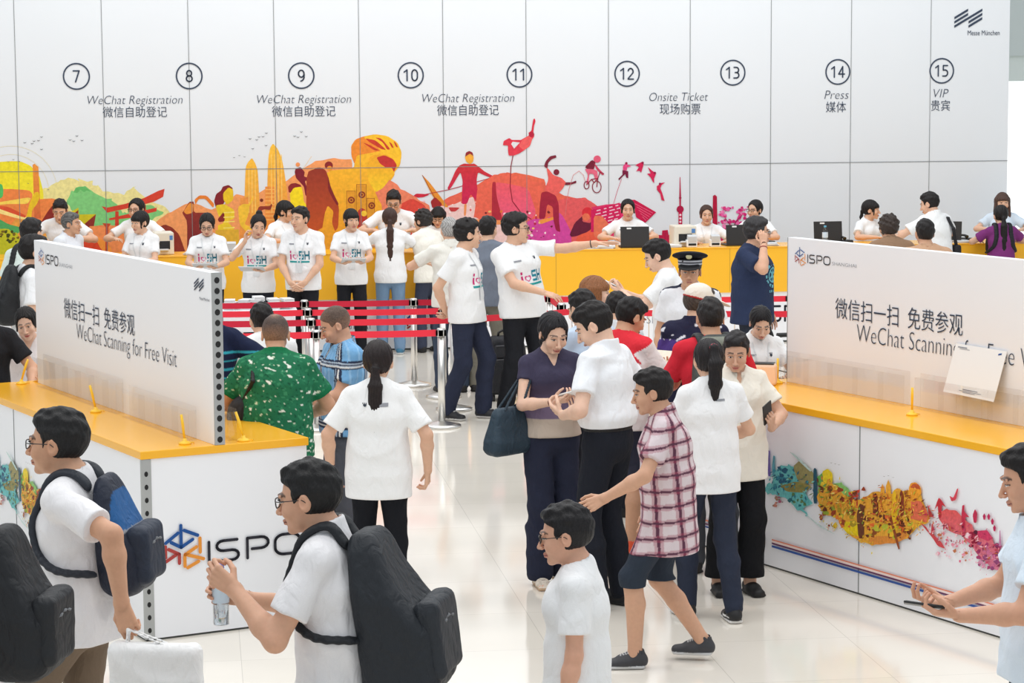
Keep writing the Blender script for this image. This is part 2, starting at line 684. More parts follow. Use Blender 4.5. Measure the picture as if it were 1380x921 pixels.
for z in (ZS, ZS + 2.0 + 1.2):
    bm.faces.new([bm.verts.new(WALL.pt(a, z + dz, .0060)) for a, dz in ((A0, -.0036), (A1, -.0036), (A1, .0036), (A0, .0036))])
me = bpy.data.meshes.new('panel_joint')
bm.to_mesh(me)
bm.free()
joint = link('panel_joint', me, M['groove'], wall_back)

# counter numbers in rings and their captions
for n, cx, cy in ((7, 103, 103), (8, 255, 102.5), (9, 406, 102), (10, 553.5, 101.5), (11, 700, 100.5), (12, 845, 99.5), (13, 987.5, 98), (14, 1129, 97), (15, 1269, 95.5)):
    a, z = WALL.hit(cx, cy)
    R, w = .157, .017
    bm = bmesh.new()
    N = 48
    vi = [bm.verts.new(WALL.pt(a + (R - w) * math.cos(2 * math.pi * k / N), z + (R - w) * math.sin(2 * math.pi * k / N), .006)) for k in range(N)]
    vo = [bm.verts.new(WALL.pt(a + R * math.cos(2 * math.pi * k / N), z + R * math.sin(2 * math.pi * k / N), .006)) for k in range(N)]
    for k in range(N):
        bm.faces.new((vi[k], vo[k], vo[(k + 1) % N], vi[(k + 1) % N]))
    me = bpy.data.meshes.new('printed_number_ring')
    bm.to_mesh(me)
    bm.free()
    ring = link('printed_number_ring', me, M['ink'], wall_back)
    s_ = str(n)
    hgt = .128
    paths = []
    for q, chx in enumerate(s_):
        x0 = (q - (len(s_) - 1) / 2) * .90 - .36
        paths += [[(x + x0, y) for x, y in p_] for p_ in DIGITS[chx]]
    d = strokes(WALL, paths, lambda x, y: (a + x * hgt * .80, z - hgt / 2 + y * hgt), .0165, 'printed_number', M['ink'], ring, .006)
    d['label'] = 'counter number %d inside a thin ring' % n

for s, zh, x0, x1, cx0, cx1, y in (('WeChat Registration', '微信自助登记', 118, 246, 138.5, 225, 135), ('WeChat Registration', '微信自助登记', 346.5, 473, 366.5, 452, 134),
                                   ('WeChat Registration', '微信自助登记', 569, 693, 589, 672, 132.5), ('Onsite Ticket', '现场购票', 875, 954, 889, 944, 131),
                                   ('Press', '媒体', 1111, 1143.5, 1113, 1140, 128.3), ('VIP', '贵宾', 1258, 1278, 1254.5, 1280, 126.3)):
    desc = 7.5 if 'g' in s else 5.0
    lettering(WALL, s, px_rect(WALL, x0, x1, y - 6.2, y + (desc + 1.3 if 'g' in s else desc)), 'printed_caption', M['ink'], wall_back, thin=-.016, shear=.22, off=.006)
    lettering(WALL, zh, px_rect(WALL, cx0, cx1, y + 8.6, y + 23.2), 'printed_caption', M['ink'], wall_back, thin=-.004, off=.006)
stripes_mark(WALL, px_rect(WALL, 1286, 1323.5, 11.5, 37.5), wall_back, off=.006)
lettering(WALL, 'Messe München', px_rect(WALL, 1304, 1347, 41, 47.5), 'printed_caption', M['ink'], wall_back, off=.006)

# ---------------------------------------------------------------- the mural
mu = Print(WALL)
WHITE = (228, 229, 231)
SPRAY = (241, 205, 200)


def wob(pts, amp, n=3, seed=1):
    """roughen a polygon's edge like dry-brush ink"""
    rg = np.random.default_rng(seed)
    out = []
    for i in range(len(pts)):
        a, b = np.array(pts[i], float), np.array(pts[(i + 1) % len(pts)], float)
        for j in range(n):
            out.append(tuple(a + (b - a) * j / n + rg.normal(0, amp, 2)))
    return out


def specks(pr, x0, y0, x1, y1, n, cols, r0, r1, org, k, seed=3):
    rg = np.random.default_rng(seed)
    for _ in range(n):
        x, y, r = rg.uniform(x0, x1), rg.uniform(y0, y1), rg.uniform(r0, r1)
        m = rg.integers(5, 8)
        t0 = rg.uniform(0, 6)
        pr.poly([(x + r * rg.uniform(.6, 1.2) * math.cos(t0 + 2 * math.pi * i / m), y + r * rg.uniform(.5, 1.1) * math.sin(t0 + 2 * math.pi * i / m)) for i in range(m)],
                cols[rg.integers(len(cols))], org, k, 0)


Z = dict(org=(0, 150), k=5.117)
P = lambda pts, col, sm=1: mu.poly(pts, col, Z['org'], Z['k'], sm)
# left: rising sun, fields, green mountain and red gate
for r in (215, 262, 320):
    mu.line(arc(75, 560, r, r * 1.0, 190, 365, 40), 3, (236, 226, 190), **Z)
P(wob([(270, 560), (380, 490), (470, 460), (560, 480), (640, 490), (720, 560), (850, 570), (930, 520), (950, 560), (1180, 690), (1180, 960), (270, 960)], 10, 4, 1), (237, 224, 150))
P([(-420, 380), (60, 345), (140, 345), (210, 375), (270, 440), (300, 560), (300, 720), (-420, 720)], ((240, 224, 45), (246, 228, 60)))
P([(-420, 545), (60, 535), (200, 545), (225, 570), (220, 610), (380, 600), (400, 650), (300, 760), (280, 990), (-420, 990)], (240, 135, 70))
P(wob([(480, 585), (520, 525), (590, 520), (650, 570), (740, 600), (800, 640), (850, 700), (890, 690), (1000, 640), (1130, 690), (1040, 760), (900, 800), (740, 810), (640, 800), (520, 700), (450, 640)], 7, 3, 2), (130, 203, 124))
P([(505, 560), (525, 525), (590, 520), (630, 560), (600, 545), (580, 560), (555, 540), (535, 565)], (104, 186, 104))
P([(225, 370), (238, 362), (265, 385), (282, 740), (238, 740)], ((240, 152, 60), (214, 104, 60)), 0)
P([(-20, 630), (190, 595), (215, 600), (190, 640), (60, 640), (-20, 648)], (250, 213, 90))
P([(-20, 662), (60, 672), (180, 730), (250, 760), (120, 740), (-20, 700)], (255, 226, 140))
P([(-20, 650), (60, 660), (180, 720), (172, 736), (-20, 668)], (222, 84, 50))
P([(80, 745), (260, 745), (330, 800), (300, 990), (90, 990)], (235, 160, 70))
P([(178, 745), (205, 630), (240, 560), (265, 556), (275, 590), (255, 640), (222, 680), (215, 745)], (236, 193, 40))
P([(-20, 495), (15, 505), (24, 545), (20, 590), (-20, 615)], (86, 190, 98))
P([(-20, 735), (60, 780), (140, 800), (130, 845), (60, 840), (-20, 800)], (84, 168, 96))
P(wob([(-420, 820), (60, 815), (140, 860), (140, 990), (-420, 990)], 8, 3, 5), (196, 194, 40))
specks(mu, 0, 830, 135, 915, 22, [(70, 74, 24), (120, 100, 30)], 5, 16, **Z)
P([(280, 770), (330, 690), (370, 640), (420, 690), (360, 760), (320, 800)], (142, 44, 36))
P([(480, 700), (540, 665), (546, 712), (662, 710), (590, 775), (560, 800), (500, 740)], (206, 190, 36), 0)
P([(510, 705), (542, 680), (536, 726)], (140, 44, 36), 0)
P([(585, 775), (662, 710), (640, 835), (600, 825)], (142, 48, 40), 0)
P(wob([(620, 800), (760, 780), (1070, 820), (1180, 700), (1180, 990), (620, 990)], 5, 3, 8), (240, 142, 84))
P([(580, 810), (640, 840), (720, 910), (780, 990), (575, 990)], (222, 72, 44))
P([(640, 840), (760, 930), (780, 990), (700, 960)], (245, 150, 60))
P([(700, 655), (740, 665), (860, 640), (990, 600), (1090, 550), (1135, 535), (1125, 590), (1060, 625), (950, 655), (740, 700)], (214, 66, 46), 0)
P([(750, 740), (870, 712), (1080, 665), (1080, 690), (900, 735), (755, 752)], (214, 66, 46), 0)
P([(795, 690), (818, 690), (820, 790), (793, 790)], (206, 62, 44), 0)
P([(985, 650), (1005, 645), (1010, 760), (985, 760)], (206, 62, 44), 0)
P([(705, 772), (765, 775), (748, 800), (742, 990), (726, 990), (728, 800)], (196, 70, 44), 0)
# middle left: orange hills, twin towers, dancers
Z = dict(org=(220, 150), k=5.117)
P(wob([(-60, 770), (0, 725), (80, 680), (150, 640), (230, 640), (330, 680), (420, 640), (500, 575), (600, 590), (700, 540), (850, 480), (960, 400), (1050, 340), (1177, 322), (1300, 335), (1300, 990), (-60, 990)], 3, 3, 11), (243, 158, 98))
P([(-50, 810), (10, 780), (60, 800), (110, 850), (160, 990), (-60, 990)], (142, 52, 40))
P([(570, 380), (585, 350), (612, 322), (635, 360), (652, 410), (662, 600), (668, 760), (556, 760), (565, 450)], ((248, 190, 62), (240, 160, 70)))
P([(738, 250), (757, 222), (790, 260), (818, 330), (832, 400), (850, 520), (872, 760), (712, 760), (720, 420), (726, 310)], ((250, 196, 66), (240, 150, 66)))
P([(703, 520), (775, 520), (777, 990), (700, 990)], (238, 146, 66), 0)
P([(530, 600), (600, 590), (606, 990), (525, 990)], (236, 150, 70), 0)
for x in (590, 612, 634):
    mu.line([(x, 400), (x + 2, 700)], 5, (252, 208, 110), **Z)
for x in (745, 768, 792, 815):
    mu.line([(x, 300), (x + 4, 700)], 5, (252, 210, 112), **Z)
for y in range(540, 760, 26):
    mu.line([(706, y), (773, y)], 6, (250, 186, 100), **Z)
P([(215, 610), (250, 580), (300, 582), (352, 640), (345, 668), (290, 604), (245, 605), (222, 645)], (234, 130, 50))
P([(140, 690), (178, 625), (212, 622), (210, 700), (300, 700), (330, 760), (290, 870), (270, 990), (165, 990), (165, 760), (130, 700)], ((150, 52, 42), (122, 40, 46)))
P([(140, 692), (180, 632), (210, 640), (204, 700), (160, 712)], (238, 150, 60))
P([(350, 620), (365, 570), (398, 548), (410, 520), (450, 508), (480, 530), (470, 570), (430, 610), (410, 650), (365, 672)], (134, 34, 42))
P([(413, 565), (450, 525), (482, 540), (484, 610), (440, 648), (415, 612)], (236, 196, 40))
P([(360, 650), (420, 640), (490, 680), (490, 740), (440, 760), (480, 800), (505, 860), (500, 990), (420, 990), (370, 790), (420, 770), (380, 720)], (238, 202, 48))
P([(375, 745), (420, 690), (424, 760), (385, 765)], (136, 42, 42))
for y in (700, 732, 764, 806, 850):
    mu.line([(418, y), (490, y - 4)], 8, (250, 226, 110), **Z)
P([(360, 820), (520, 815), (530, 990), (360, 990)], (226, 176, 56), 0)
P([(515, 660), (550, 640), (592, 640), (622, 575), (618, 610), (596, 650), (585, 720), (560, 780), (610, 800), (600, 860), (525, 780)], (246, 196, 60))
P([(640, 705), (660, 655), (735, 655), (745, 636), (753, 650), (738, 682), (690, 676), (642, 722)], (150, 56, 42))
mu.disc(678, 614, 12, (120, 46, 32), **Z)
P([(1000, 560), (1010, 430), (1040, 390), (1080, 400), (1062, 500), (1062, 612), (1020, 602)], (246, 190, 54))
P([(865, 560), (860, 520), (880, 500), (910, 494), (948, 508), (956, 535), (880, 562)], (142, 40, 42))
P([(872, 572), (900, 528), (955, 520), (966, 580), (968, 620), (1010, 680), (1080, 740), (1128, 772), (1130, 805), (1090, 792), (1020, 770), (960, 745), (900, 700), (880, 640)], (250, 220, 36))
mu.disc(928, 368, 15, (240, 150, 90), **Z)
P([(913, 395), (948, 385), (976, 420), (970, 450), (1012, 462), (1006, 478), (975, 480), (997, 540), (997, 588), (980, 582), (970, 520), (940, 487), (915, 460), (906, 420)], (130, 32, 46))
mu.line([(962, 400), (1022, 312)], 3, (240, 200, 150), **Z)
Z = dict(org=(430, 150), k=5.116)
P([(60, 410), (240, 395), (250, 300), (225, 290), (220, 240), (250, 195), (300, 175), (385, 158), (470, 170), (540, 215), (568, 280), (560, 370), (520, 420), (520, 440), (480, 500), (440, 530), (400, 560), (430, 640), (440, 720), (440, 990), (-60, 990), (-60, 560)], ((250, 192, 50), (240, 160, 44)))
P(wob([(385, 560), (480, 470), (560, 530), (650, 580), (700, 620), (760, 650), (780, 990), (440, 990), (430, 640)], 3, 3, 14), (238, 132, 98))
P([(560, 640), (640, 600), (720, 640), (760, 700), (760, 990), (560, 990)], (222, 74, 60))
P([(222, 290), (222, 240), (250, 195), (300, 175), (340, 172), (400, 240), (440, 272), (330, 292), (260, 305), (245, 365), (225, 315)], (238, 140, 50))
P([(300, 178), (385, 158), (470, 170), (540, 215), (568, 280), (566, 330), (540, 378), (505, 325), (430, 285), (400, 240)], (250, 194, 48))
for v in ([(318, 186), (390, 200), (465, 268), (430, 262), (345, 212)], [(385, 180), (430, 188), (492, 262), (470, 266), (440, 215)], [(480, 208), (500, 222), (516, 254), (500, 250)], [(512, 205), (528, 216), (545, 250), (530, 246)], [(300, 215), (340, 228), (420, 272), (380, 270)]):
    P(v, (202, 62, 44))
P([(330, 400), (345, 320), (380, 300), (470, 300), (530, 345), (515, 420), (480, 480), (440, 530), (390, 560), (340, 480)], ((240, 165, 44), (250, 206, 46)))
P([(395, 318), (450, 303), (510, 330), (537, 372), (516, 420), (502, 390), (462, 390), (420, 362)], (198, 54, 50))
P([(0, 385), (45, 405), (70, 470), (76, 560), (112, 610), (138, 660), (132, 800), (110, 830), (88, 770), (100, 690), (60, 650), (40, 700), (20, 820), (-420, 990), (-90, 700), (-85, 420)], ((150, 54, 40), (214, 96, 40)))
P([(60, 440), (80, 520), (110, 590), (136, 640), (126, 654), (92, 602), (62, 540)], (132, 40, 42))
mu.disc(67, 374, 28, (140, 40, 42), **Z)
mu.disc(72, 395, 18, (236, 150, 50), **Z)
for (x0, y0, x1, y1) in ((190, 550, 250, 720), (258, 505, 325, 720), (330, 600, 382, 740)):
    P([(x0, y0), (x1, y0), (x1, y1), (x0, y1)], (228, 156, 46), 0)
    mu.line([(x0, y0), (x1, y0), (x1, y1), (x0, y1)], 3, (150, 80, 30), closed=True, **Z)
for x, y in ((222, 613), (295, 576), (363, 651)):
    mu.disc(x, y, 24, (140, 54, 34), **Z)
    mu.disc(x, y, 14, (214, 140, 48), **Z)
    mu.disc(x, y, 8, (140, 54, 34), **Z)
P([(265, 690), (290, 665), (320, 680), (335, 760), (350, 850), (265, 850)], (190, 60, 50))
mu.disc(310, 705, 20, (246, 200, 60), **Z)
# right: water skier, ramp, riders
P(wob([(860, 610), (980, 560), (1100, 500), (1200, 440), (1279, 425), (1400, 430), (1560, 470), (1600, 990), (780, 990), (800, 680)], 3, 3, 17), ((234, 108, 78), (226, 92, 92)))
P(wob([(640, 720), (780, 660), (900, 650), (1060, 590), (1110, 700), (1180, 760), (1220, 990), (640, 990)], 9, 4, 18), SPRAY)
specks(mu, 640, 620, 1200, 900, 46, [(250, 236, 232), (224, 96, 96), (240, 190, 190)], 3, 11, **Z)
P([(708, 436), (760, 490), (830, 580), (892, 662), (870, 662), (800, 612), (775, 572)], (230, 146, 50), 0)
mu.line([(712, 442), (800, 600)], 4, (150, 70, 40), **Z)
P([(768, 622), (800, 590), (850, 640), (822, 672), (780, 667)], (160, 42, 42))
P([(890, 662), (972, 664), (940, 692), (908, 692)], (198, 60, 62))
mu.line([(700, 580), (900, 540), (1205, 454)], 5, (176, 40, 56), **Z)
P([(650, 583), (670, 568), (720, 570), (762, 575), (720, 592), (680, 596)], (206, 40, 62))
P([(1000, 360), (1040, 365), (1070, 360), (1110, 390), (1140, 415), (1215, 455), (1205, 466), (1140, 442), (1095, 420), (1085, 480), (1095, 560), (1097, 640), (1070, 602), (1045, 570), (1020, 640), (984, 640), (985, 560), (990, 480), (975, 420), (950, 460), (915, 520), (895, 542), (884, 532), (910, 480), (940, 410), (965, 375)], ((206, 52, 56), (204, 34, 86)))
P([(1005, 320), (1012, 285), (1036, 273), (1058, 285), (1066, 320), (1062, 348), (1040, 366), (1014, 348)], (240, 172, 64))
P([(1006, 315), (1012, 285), (1036, 273), (1058, 285), (1064, 310), (1040, 292)], (150, 42, 50))
P([(1092, 640), (1130, 720), (1115, 726), (1078, 650)], (240, 150, 92))
P([(1000, 640), (1018, 640), (1012, 720), (998, 722)], (240, 150, 92))
Z = dict(org=(620, 150), k=5.117)
P(wob([(120, 520), (235, 440), (330, 425), (430, 440), (500, 480), (560, 488), (640, 540), (720, 580), (800, 600), (860, 600), (950, 655), (965, 990), (60, 990)], 3, 3, 21), (234, 104, 82))
P(wob([(640, 640), (720, 600), (820, 596), (880, 610), (950, 660), (960, 990), (640, 990)], 3, 3, 22), (230, 94, 96))
P([(240, 488), (330, 500), (470, 530), (525, 700), (490, 750), (300, 750), (258, 620)], ((236, 92, 104), (236, 92, 128)))
P([(220, 490), (246, 486), (250, 580), (295, 760), (218, 760)], (176, 42, 60))
P(wob([(430, 790), (560, 740), (640, 730), (690, 700), (745, 770), (780, 990), (560, 990), (440, 880)], 8, 3, 23), (214, 74, 160))
P(wob([(-40, 760), (100, 740), (300, 780), (420, 800), (420, 990), (-40, 990)], 8, 4, 24), SPRAY)
specks(mu, 120, 690, 680, 900, 60, [(250, 226, 230), (232, 120, 60), (120, 40, 44), (190, 40, 80), (246, 200, 120)], 3, 13, **Z)
P([(110, 745), (280, 752), (280, 782), (110, 782)], (240, 152, 92), 0)
P([(540, 752), (655, 727), (660, 742), (560, 778)], (240, 152, 70), 0)
mu.line([(365, 305), (350, 380), (345, 520), (360, 620), (420, 700), (490, 745)], 6, (146, 34, 54), **Z)
P([(295, 235), (300, 205), (340, 184), (355, 198), (420, 198), (432, 190), (478, 165), (470, 150), (492, 134), (500, 80), (505, 54), (515, 50), (520, 70), (510, 100), (505, 140), (512, 172), (490, 202), (480, 240), (440, 270), (410, 290), (370, 306), (335, 306), (330, 270), (330, 235)], ((214, 44, 66), (226, 64, 80)))
P([(432, 192), (480, 166), (498, 190), (482, 240), (440, 270), (404, 240)], (236, 96, 96))
P([(352, 226), (372, 258), (412, 216), (362, 210)], WHITE, 0)
mu.disc(492, 160, 19, (186, 34, 62), **Z)
P([(578, 380), (590, 345), (620, 310), (660, 302), (665, 318), (630, 332), (607, 356), (602, 396)], (126, 36, 56))
P([(722, 490), (770, 490), (800, 478), (802, 494), (760, 507), (724, 510)], (126, 36, 56))
P([(595, 388), (612, 400), (642, 440), (700, 460), (730, 490), (710, 530), (682, 562), (662, 588), (590, 562), (580, 545), (610, 470)], (236, 100, 94))
mu.disc(664, 420, 20, (128, 34, 54), **Z)
P([(560, 560), (600, 552), (660, 582), (680, 640), (682, 760), (692, 835), (660, 822), (642, 740), (640, 660), (600, 640), (585, 742), (543, 742), (550, 640)], ((168, 38, 58), (156, 30, 66)))
mu.line([(725, 722), (735, 620), (750, 540), (780, 440), (820, 412), (850, 440), (862, 482)], 3, (222, 130, 130), **Z)
P([(860, 385), (908, 335), (935, 350), (922, 402), (880, 402)], (122, 30, 52))
P([(858, 396), (920, 400), (946, 412), (950, 462), (934, 482), (920, 432), (890, 432), (886, 492), (868, 502), (882, 440)], (228, 104, 130))
P([(920, 352), (962, 402), (995, 434), (982, 442), (940, 402)], (206, 66, 96))
mu.disc(945, 330, 25, (228, 92, 122), **Z)
mu.line([(942 + 30 * math.cos(t), 522 + 40 * math.sin(t)) for t in np.linspace(0, 6.28, 22)], 6, (150, 36, 60), **Z)
mu.line([(872 + 17 * math.cos(t), 510 + 26 * math.sin(t)) for t in np.linspace(0, 6.28, 18)], 6, (150, 36, 60), **Z)
for q in ([(872, 508), (905, 470), (950, 462), (942, 522)], [(905, 470), (925, 492), (950, 462), (965, 420), (990, 430)]):
    mu.line(q, 6, (150, 36, 60), **Z)
P(wob([(905, 662), (1110, 634), (1180, 640), (1180, 800), (1000, 900), (960, 760)], 2, 2, 25), (226, 50, 106), 0)
P([(800, 870), (880, 820), (985, 770), (1020, 860), (1010, 990), (800, 990)], (236, 96, 70))
P([(755, 850), (790, 770), (848, 718), (842, 762), (900, 772), (920, 718), (992, 742), (988, 778), (940, 782), (880, 832), (800, 862), (765, 866)], (106, 28, 56))
mu.disc(878, 700, 38, (224, 48, 60), **Z)
mu.disc(868, 730, 26, (236, 116, 84), **Z)
P([(985, 820), (1010, 800), (1040, 850), (1010, 870)], (90, 24, 50))
Z = dict(org=(800, 180), k=5.416)
P([(-20, 560), (190, 505), (205, 700), (-20, 720)], (214, 30, 92), 0)
rg = np.random.default_rng(4)
for row in range(6):
    y = 560 + row * 24
    x = 5 + rg.uniform(0, 20)
    while x < 185:
        L = rg.uniform(12, 34)
        mu.line([(x, y - (x * .26) + 10), (x + L, y - ((x + L) * .26) + 10)], 8, (246, 200, 216), **Z)
        x += L + rg.uniform(14, 30)
P([(272, 484), (300, 484), (456, 575), (376, 652), (310, 612), (298, 560)], (206, 22, 76), 0)
for i in range(5):
    mu.line([(300 + i * 14, 512 + i * 24), (430 - i * 12, 580 + i * 14)], 3, (236, 120, 150), **Z)
P([(0, 600), (60, 600), (110, 660), (90, 760), (0, 760)], (236, 120, 88))
mu.line([(203, 332), (172, 420), (145, 512)], 3, (214, 60, 100), **Z)
P([(213, 240), (235, 213), (252, 230), (276, 238), (246, 246), (240, 270), (214, 268)], (230, 74, 132), 0)
P([(210, 268), (252, 275), (252, 326), (238, 322), (230, 296), (215, 310), (184, 342), (180, 330), (210, 300)], (120, 22, 60), 0)
P([(304, 230), (350, 208), (366, 215), (360, 242), (346, 286), (335, 272), (310, 276), (330, 246)], (210, 34, 84), 0)
P([(394, 244), (430, 274), (456, 290), (441, 330), (441, 363), (430, 350), (415, 320), (389, 294), (415, 290)], (214, 36, 86), 0)
P([(460, 385), (495, 360), (521, 357), (496, 376), (486, 400), (502, 440), (517, 492), (494, 486), (485, 440), (461, 411)], (216, 38, 84), 0)
for x, y in ((238, 217), (357, 214), (446, 288), (484, 368)):
    mu.disc(x, y, 9, (150, 22, 66), **Z)
P([(628, 318), (632, 318), (637, 455), (636, 535), (625, 535), (625, 455)], (186, 20, 70), 0)
mu.disc(631, 470, 9, (168, 18, 66), **Z)
mu.disc(631, 553, 26, (176, 20, 68), **Z)
P([(619, 572), (646, 572), (646, 700), (619, 700)], (196, 24, 72), 0)
for y in (595, 620, 645):
    mu.disc(632, y, 8, (244, 210, 220), **Z)
P([(870, 455), (885, 447), (899, 460), (906, 860), (864, 860)], (184, 20, 60), 0)
P([(412, 720), (460, 740), (498, 742), (500, 708), (540, 704), (546, 742), (575, 715), (602, 700), (604, 930), (412, 930)], (192, 24, 70), 0)
for x in (520, 560, 585):
    mu.line([(x, 725), (x, 800)], 4, (150, 14, 56), **Z)
specks(mu, 910, 530, 1130, 730, 90, [(236, 100, 166), (206, 30, 112), (240, 130, 180), (222, 60, 130)], 6, 19, seed=9, **Z)
P([(925, 700), (960, 712), (1015, 706), (1015, 930), (925, 930)], (204, 26, 88), 0)
mu.line([(1005, 720), (990, 660), (960, 620)], 6, (150, 20, 80), **Z)
mu.line([(1000, 720), (1040, 640), (1080, 600)], 6, (150, 20, 80), **Z)
# birds
for x, y in ((33.5, 192.3), (43.3, 193.5), (46, 190.2), (51.8, 189.4), (56, 184.6), (56, 201.3), (38, 206), (94.5, 188.6), (99.4, 190.3), (103.7, 183.2), (110.5, 189.3), (18, 215), (11.5, 218), (26, 217.5), (38, 247), (65, 255.5),
             (337, 187), (346, 188.5), (349, 184.5), (354.4, 184.2), (358.8, 179.5), (358.5, 196), (340.5, 200.4), (315.5, 212.3), (322.6, 209.6), (329.6, 211.4), (397, 183.5), (401.6, 184.8), (406, 177.8), (412.5, 184)):
    s = 2.3 if y < 205 else 1.6
    mu.poly([(x - s, y - s * .35), (x - s * .3, y - s * .1), (x, y + s * .1), (x + s * .4, y - s * .15), (x + s, y - s * .3), (x + s * .3, y + s * .35), (x - s * .3, y + s * .35)], (104, 104, 104), smooth=0)
mural = mu.build('printed_mural', M['mural'], wall_back)
mural['label'] = 'colourful mural of athletes and landmarks running from green to pink'

# far end of the hall past the panel wall: beam, window with mullion
fb = MB()
fb.box((5.4, 33.0, 3.3), (14, 33.4, 6.5))
wf = fb.build('wall_far', plain('far_wall_grey_green', (208, 216, 214), 0.7))
tag(wf, 'grey green far wall above the bright window', kind='structure')
fb = MB()
fb.box((5.4, 33.05, 2.95), (14, 33.3, 3.3))
lf = fb.build('trim_1', plain('lintel_white', (224, 232, 228), 0.6))
tag(lf, 'pale lintel over the far window', kind='structure')
wm = bpy.data.materials.new('daylit_glass')
wm.use_nodes = True
_p = wm.node_tree.nodes['Principled BSDF']
_p.inputs['Base Color'].default_value = (.9, .95, .95, 1)
_p.inputs['Emission Color'].default_value = (1, 1, 1, 1)
_p.inputs['Emission Strength'].default_value = 0.75
fb = MB()
fb.box((5.4, 33.2, 0.0), (14, 33.22, 2.95))
wn = fb.build('window_1', wm)
tag(wn, 'bright far window wall', kind='structure')
mm = MB()
for x in (7.32, 8.4, 9.6):
    mm.box((x, 33.1, 0), (x + .10, 33.2, 2.95))
mm.build('window_frame', plain('frame_pale', (226, 232, 230), 0.5), wn)

# ---------------------------------------------------------------- the two service counters
ZC = 1.05


def vec(d):
    return np.array([d[0], d[1]]) / np.hypot(*d)


class Frame2:
    """counter-local frame: u across, v along, origin at a ground corner"""

    def __init__(self, o, u, v):
        self.o, self.u, self.v = np.array(o[:2]), vec(u), vec(v)
        self.rz = math.atan2(self.u[1], self.u[0])

    def w(self, u, v, z=0.0):
        q = self.o + self.u * u + self.v * v
        return Vector((q[0], q[1], z))


LC = Frame2(at_z(190, 609, ZC), (.8745, .485), (-.485, .8745))
_e, _g = at_z(1043, 541, ZC), at_z(1368, 607, ZC)
_dr = vec((_e - _g)[:2])
RC = Frame2(_e[:2] + _dr * .85, (-_dr[1] * -1, _dr[0] * -1), -_dr)     # u into the counter, v towards the camera
RC.u = np.array([_dr[1], -_dr[0]])
RC.rz = math.atan2(RC.u[1], RC.u[0])
LW, LL = .98, 3.25
RW, RLN = 1.08, 3.5


def flat_box(fr, u0, u1, v0, v1, z0, z1, mb, bevel=0.0, mi=0):
    """box in a Frame2 (handles either handedness)"""
    c = fr.w((u0 + u1) / 2, (v0 + v1) / 2)
    M3 = Matrix(((fr.u[0], fr.v[0], 0), (fr.u[1], fr.v[1], 0), (0, 0, 1)))
    mb.box((-(u1 - u0) / 2, -(v1 - v0) / 2, z0), ((u1 - u0) / 2, (v1 - v0) / 2, z1), bevel=bevel, rot=M3, loc=(c.x, c.y, 0), mi=mi)
    return mb


def counter(name, fr, W, L, label, joints, post):
    root = empty(name)
    tag(root, label, 'counter', 'white service counters with yellow tops')
    flat_box(fr, .004, W - .004, .004, L - .004, .012, ZC - .045, MB()).build('body', M['board'], root)
    flat_box(fr, -.006, W + .006, -.006, L + .006, ZC - .045, ZC, MB(), bevel=.004).build('counter_top', M['yellow'], root)['label'] = 'yellow laminate top'
    flat_box(fr, .012, W - .012, .012, L - .012, 0, .012, MB()).build('kick_strip', M['kick'], root)
    j = MB()
    for v in joints:
        flat_box(fr, .001, .006, v - .003, v + .003, .012, ZC - .045, j)
    j.build('panel_joint', M['groove'], root)
    if post:
        k = MB()
        flat_box(fr, 0.0, .055, -.001, .02, .012, ZC - .046, k)
        zz = .06
        k2 = k
        while zz < ZC - .08:
            c = fr.w(.026, -.0015, zz)
            ring = [Vector((c.x + fr.u[0] * .011 * math.cos(t), c.y + fr.u[1] * .011 * math.cos(t), zz + .015 * math.sin(t))) for t in np.linspace(0, 2 * math.pi, 17)[:-1]]
            k2.quad(ring, mi=1)
            zz += .072
        k.build('corner_post', [M['alu'], M['hole']], root)
    return root


left_counter = counter('service_counter', LC, LW, LL, 'white counter with yellow top and big hexagon logo on its short end', (1.3, 2.3), True)
right_counter = counter('service_counter', RC, RW, RLN, 'white counter with yellow top beside the woman holding a black phone', (1.72,), False)

# faces carrying print
LSHORT = Plane(LC.o, LC.u, -LC.v)
LSIDE = Plane(LC.o, LC.v, -LC.u)
RSIDE = Plane(RC.o, RC.v, -RC.u)


def rect_px4(pl, x0, x1, y_l, y_r):
    """rectangle on a plane from its left edge (x0, y top/bottom) and right x"""
    ya, yb = y_l
    a0, z1 = pl.hit(x0, ya)
    z0 = pl.hit(x0, yb)[1]
    a1 = pl.hit(x1, (y_r[0] + y_r[1]) / 2)[0]
    return a0, a1, z0, z1


show_logo(LSHORT, rect_px4(LSHORT, 219, 272, (711, 769), (711, 769)), rect_px4(LSHORT, 281, 404, (731, 758), (722, 747)), left_counter, off=.006, thick=.15, ht=.16)
_b = RSIDE.hit(1021, 720)
lettering(RSIDE, 'COM', (RSIDE.hit(1003, 725)[0], RSIDE.hit(1032.5, 728)[0], RSIDE.hit(1021, 733)[1], RSIDE.hit(1021, 721.5)[1]), 'printed_address', M['ink_black'], right_counter, thin=-.015, shear=.15, off=.006)


def three_lines(pl, root, x, ys, xe):
    a0 = pl.hit(x, ys[0])[0]
    a1 = xe
    zs = [pl.hit(x, y)[1] for y in ys]
    bm = bmesh.new()
    for i, (za, zb) in enumerate(((zs[0] + .004, zs[0] - .004), (zs[1] + .006, zs[1] - .004), (zs[2] + .007, zs[2] - .006), (zs[0] - .005, zs[1] + .007))):
        f = bm.faces.new([bm.verts.new(pl.pt(a, z, .0055)) for a, z in ((a0, zb), (a1, zb), (a1, za), (a0, za))])
        f.material_index = i
    me = bpy.data.meshes.new('printed_stripes')
    bm.to_mesh(me)
    bm.free()
    link('printed_stripes', me, [M['line_orange'], M['line_plum'], M['line_blue'], M['pink_band']], root)


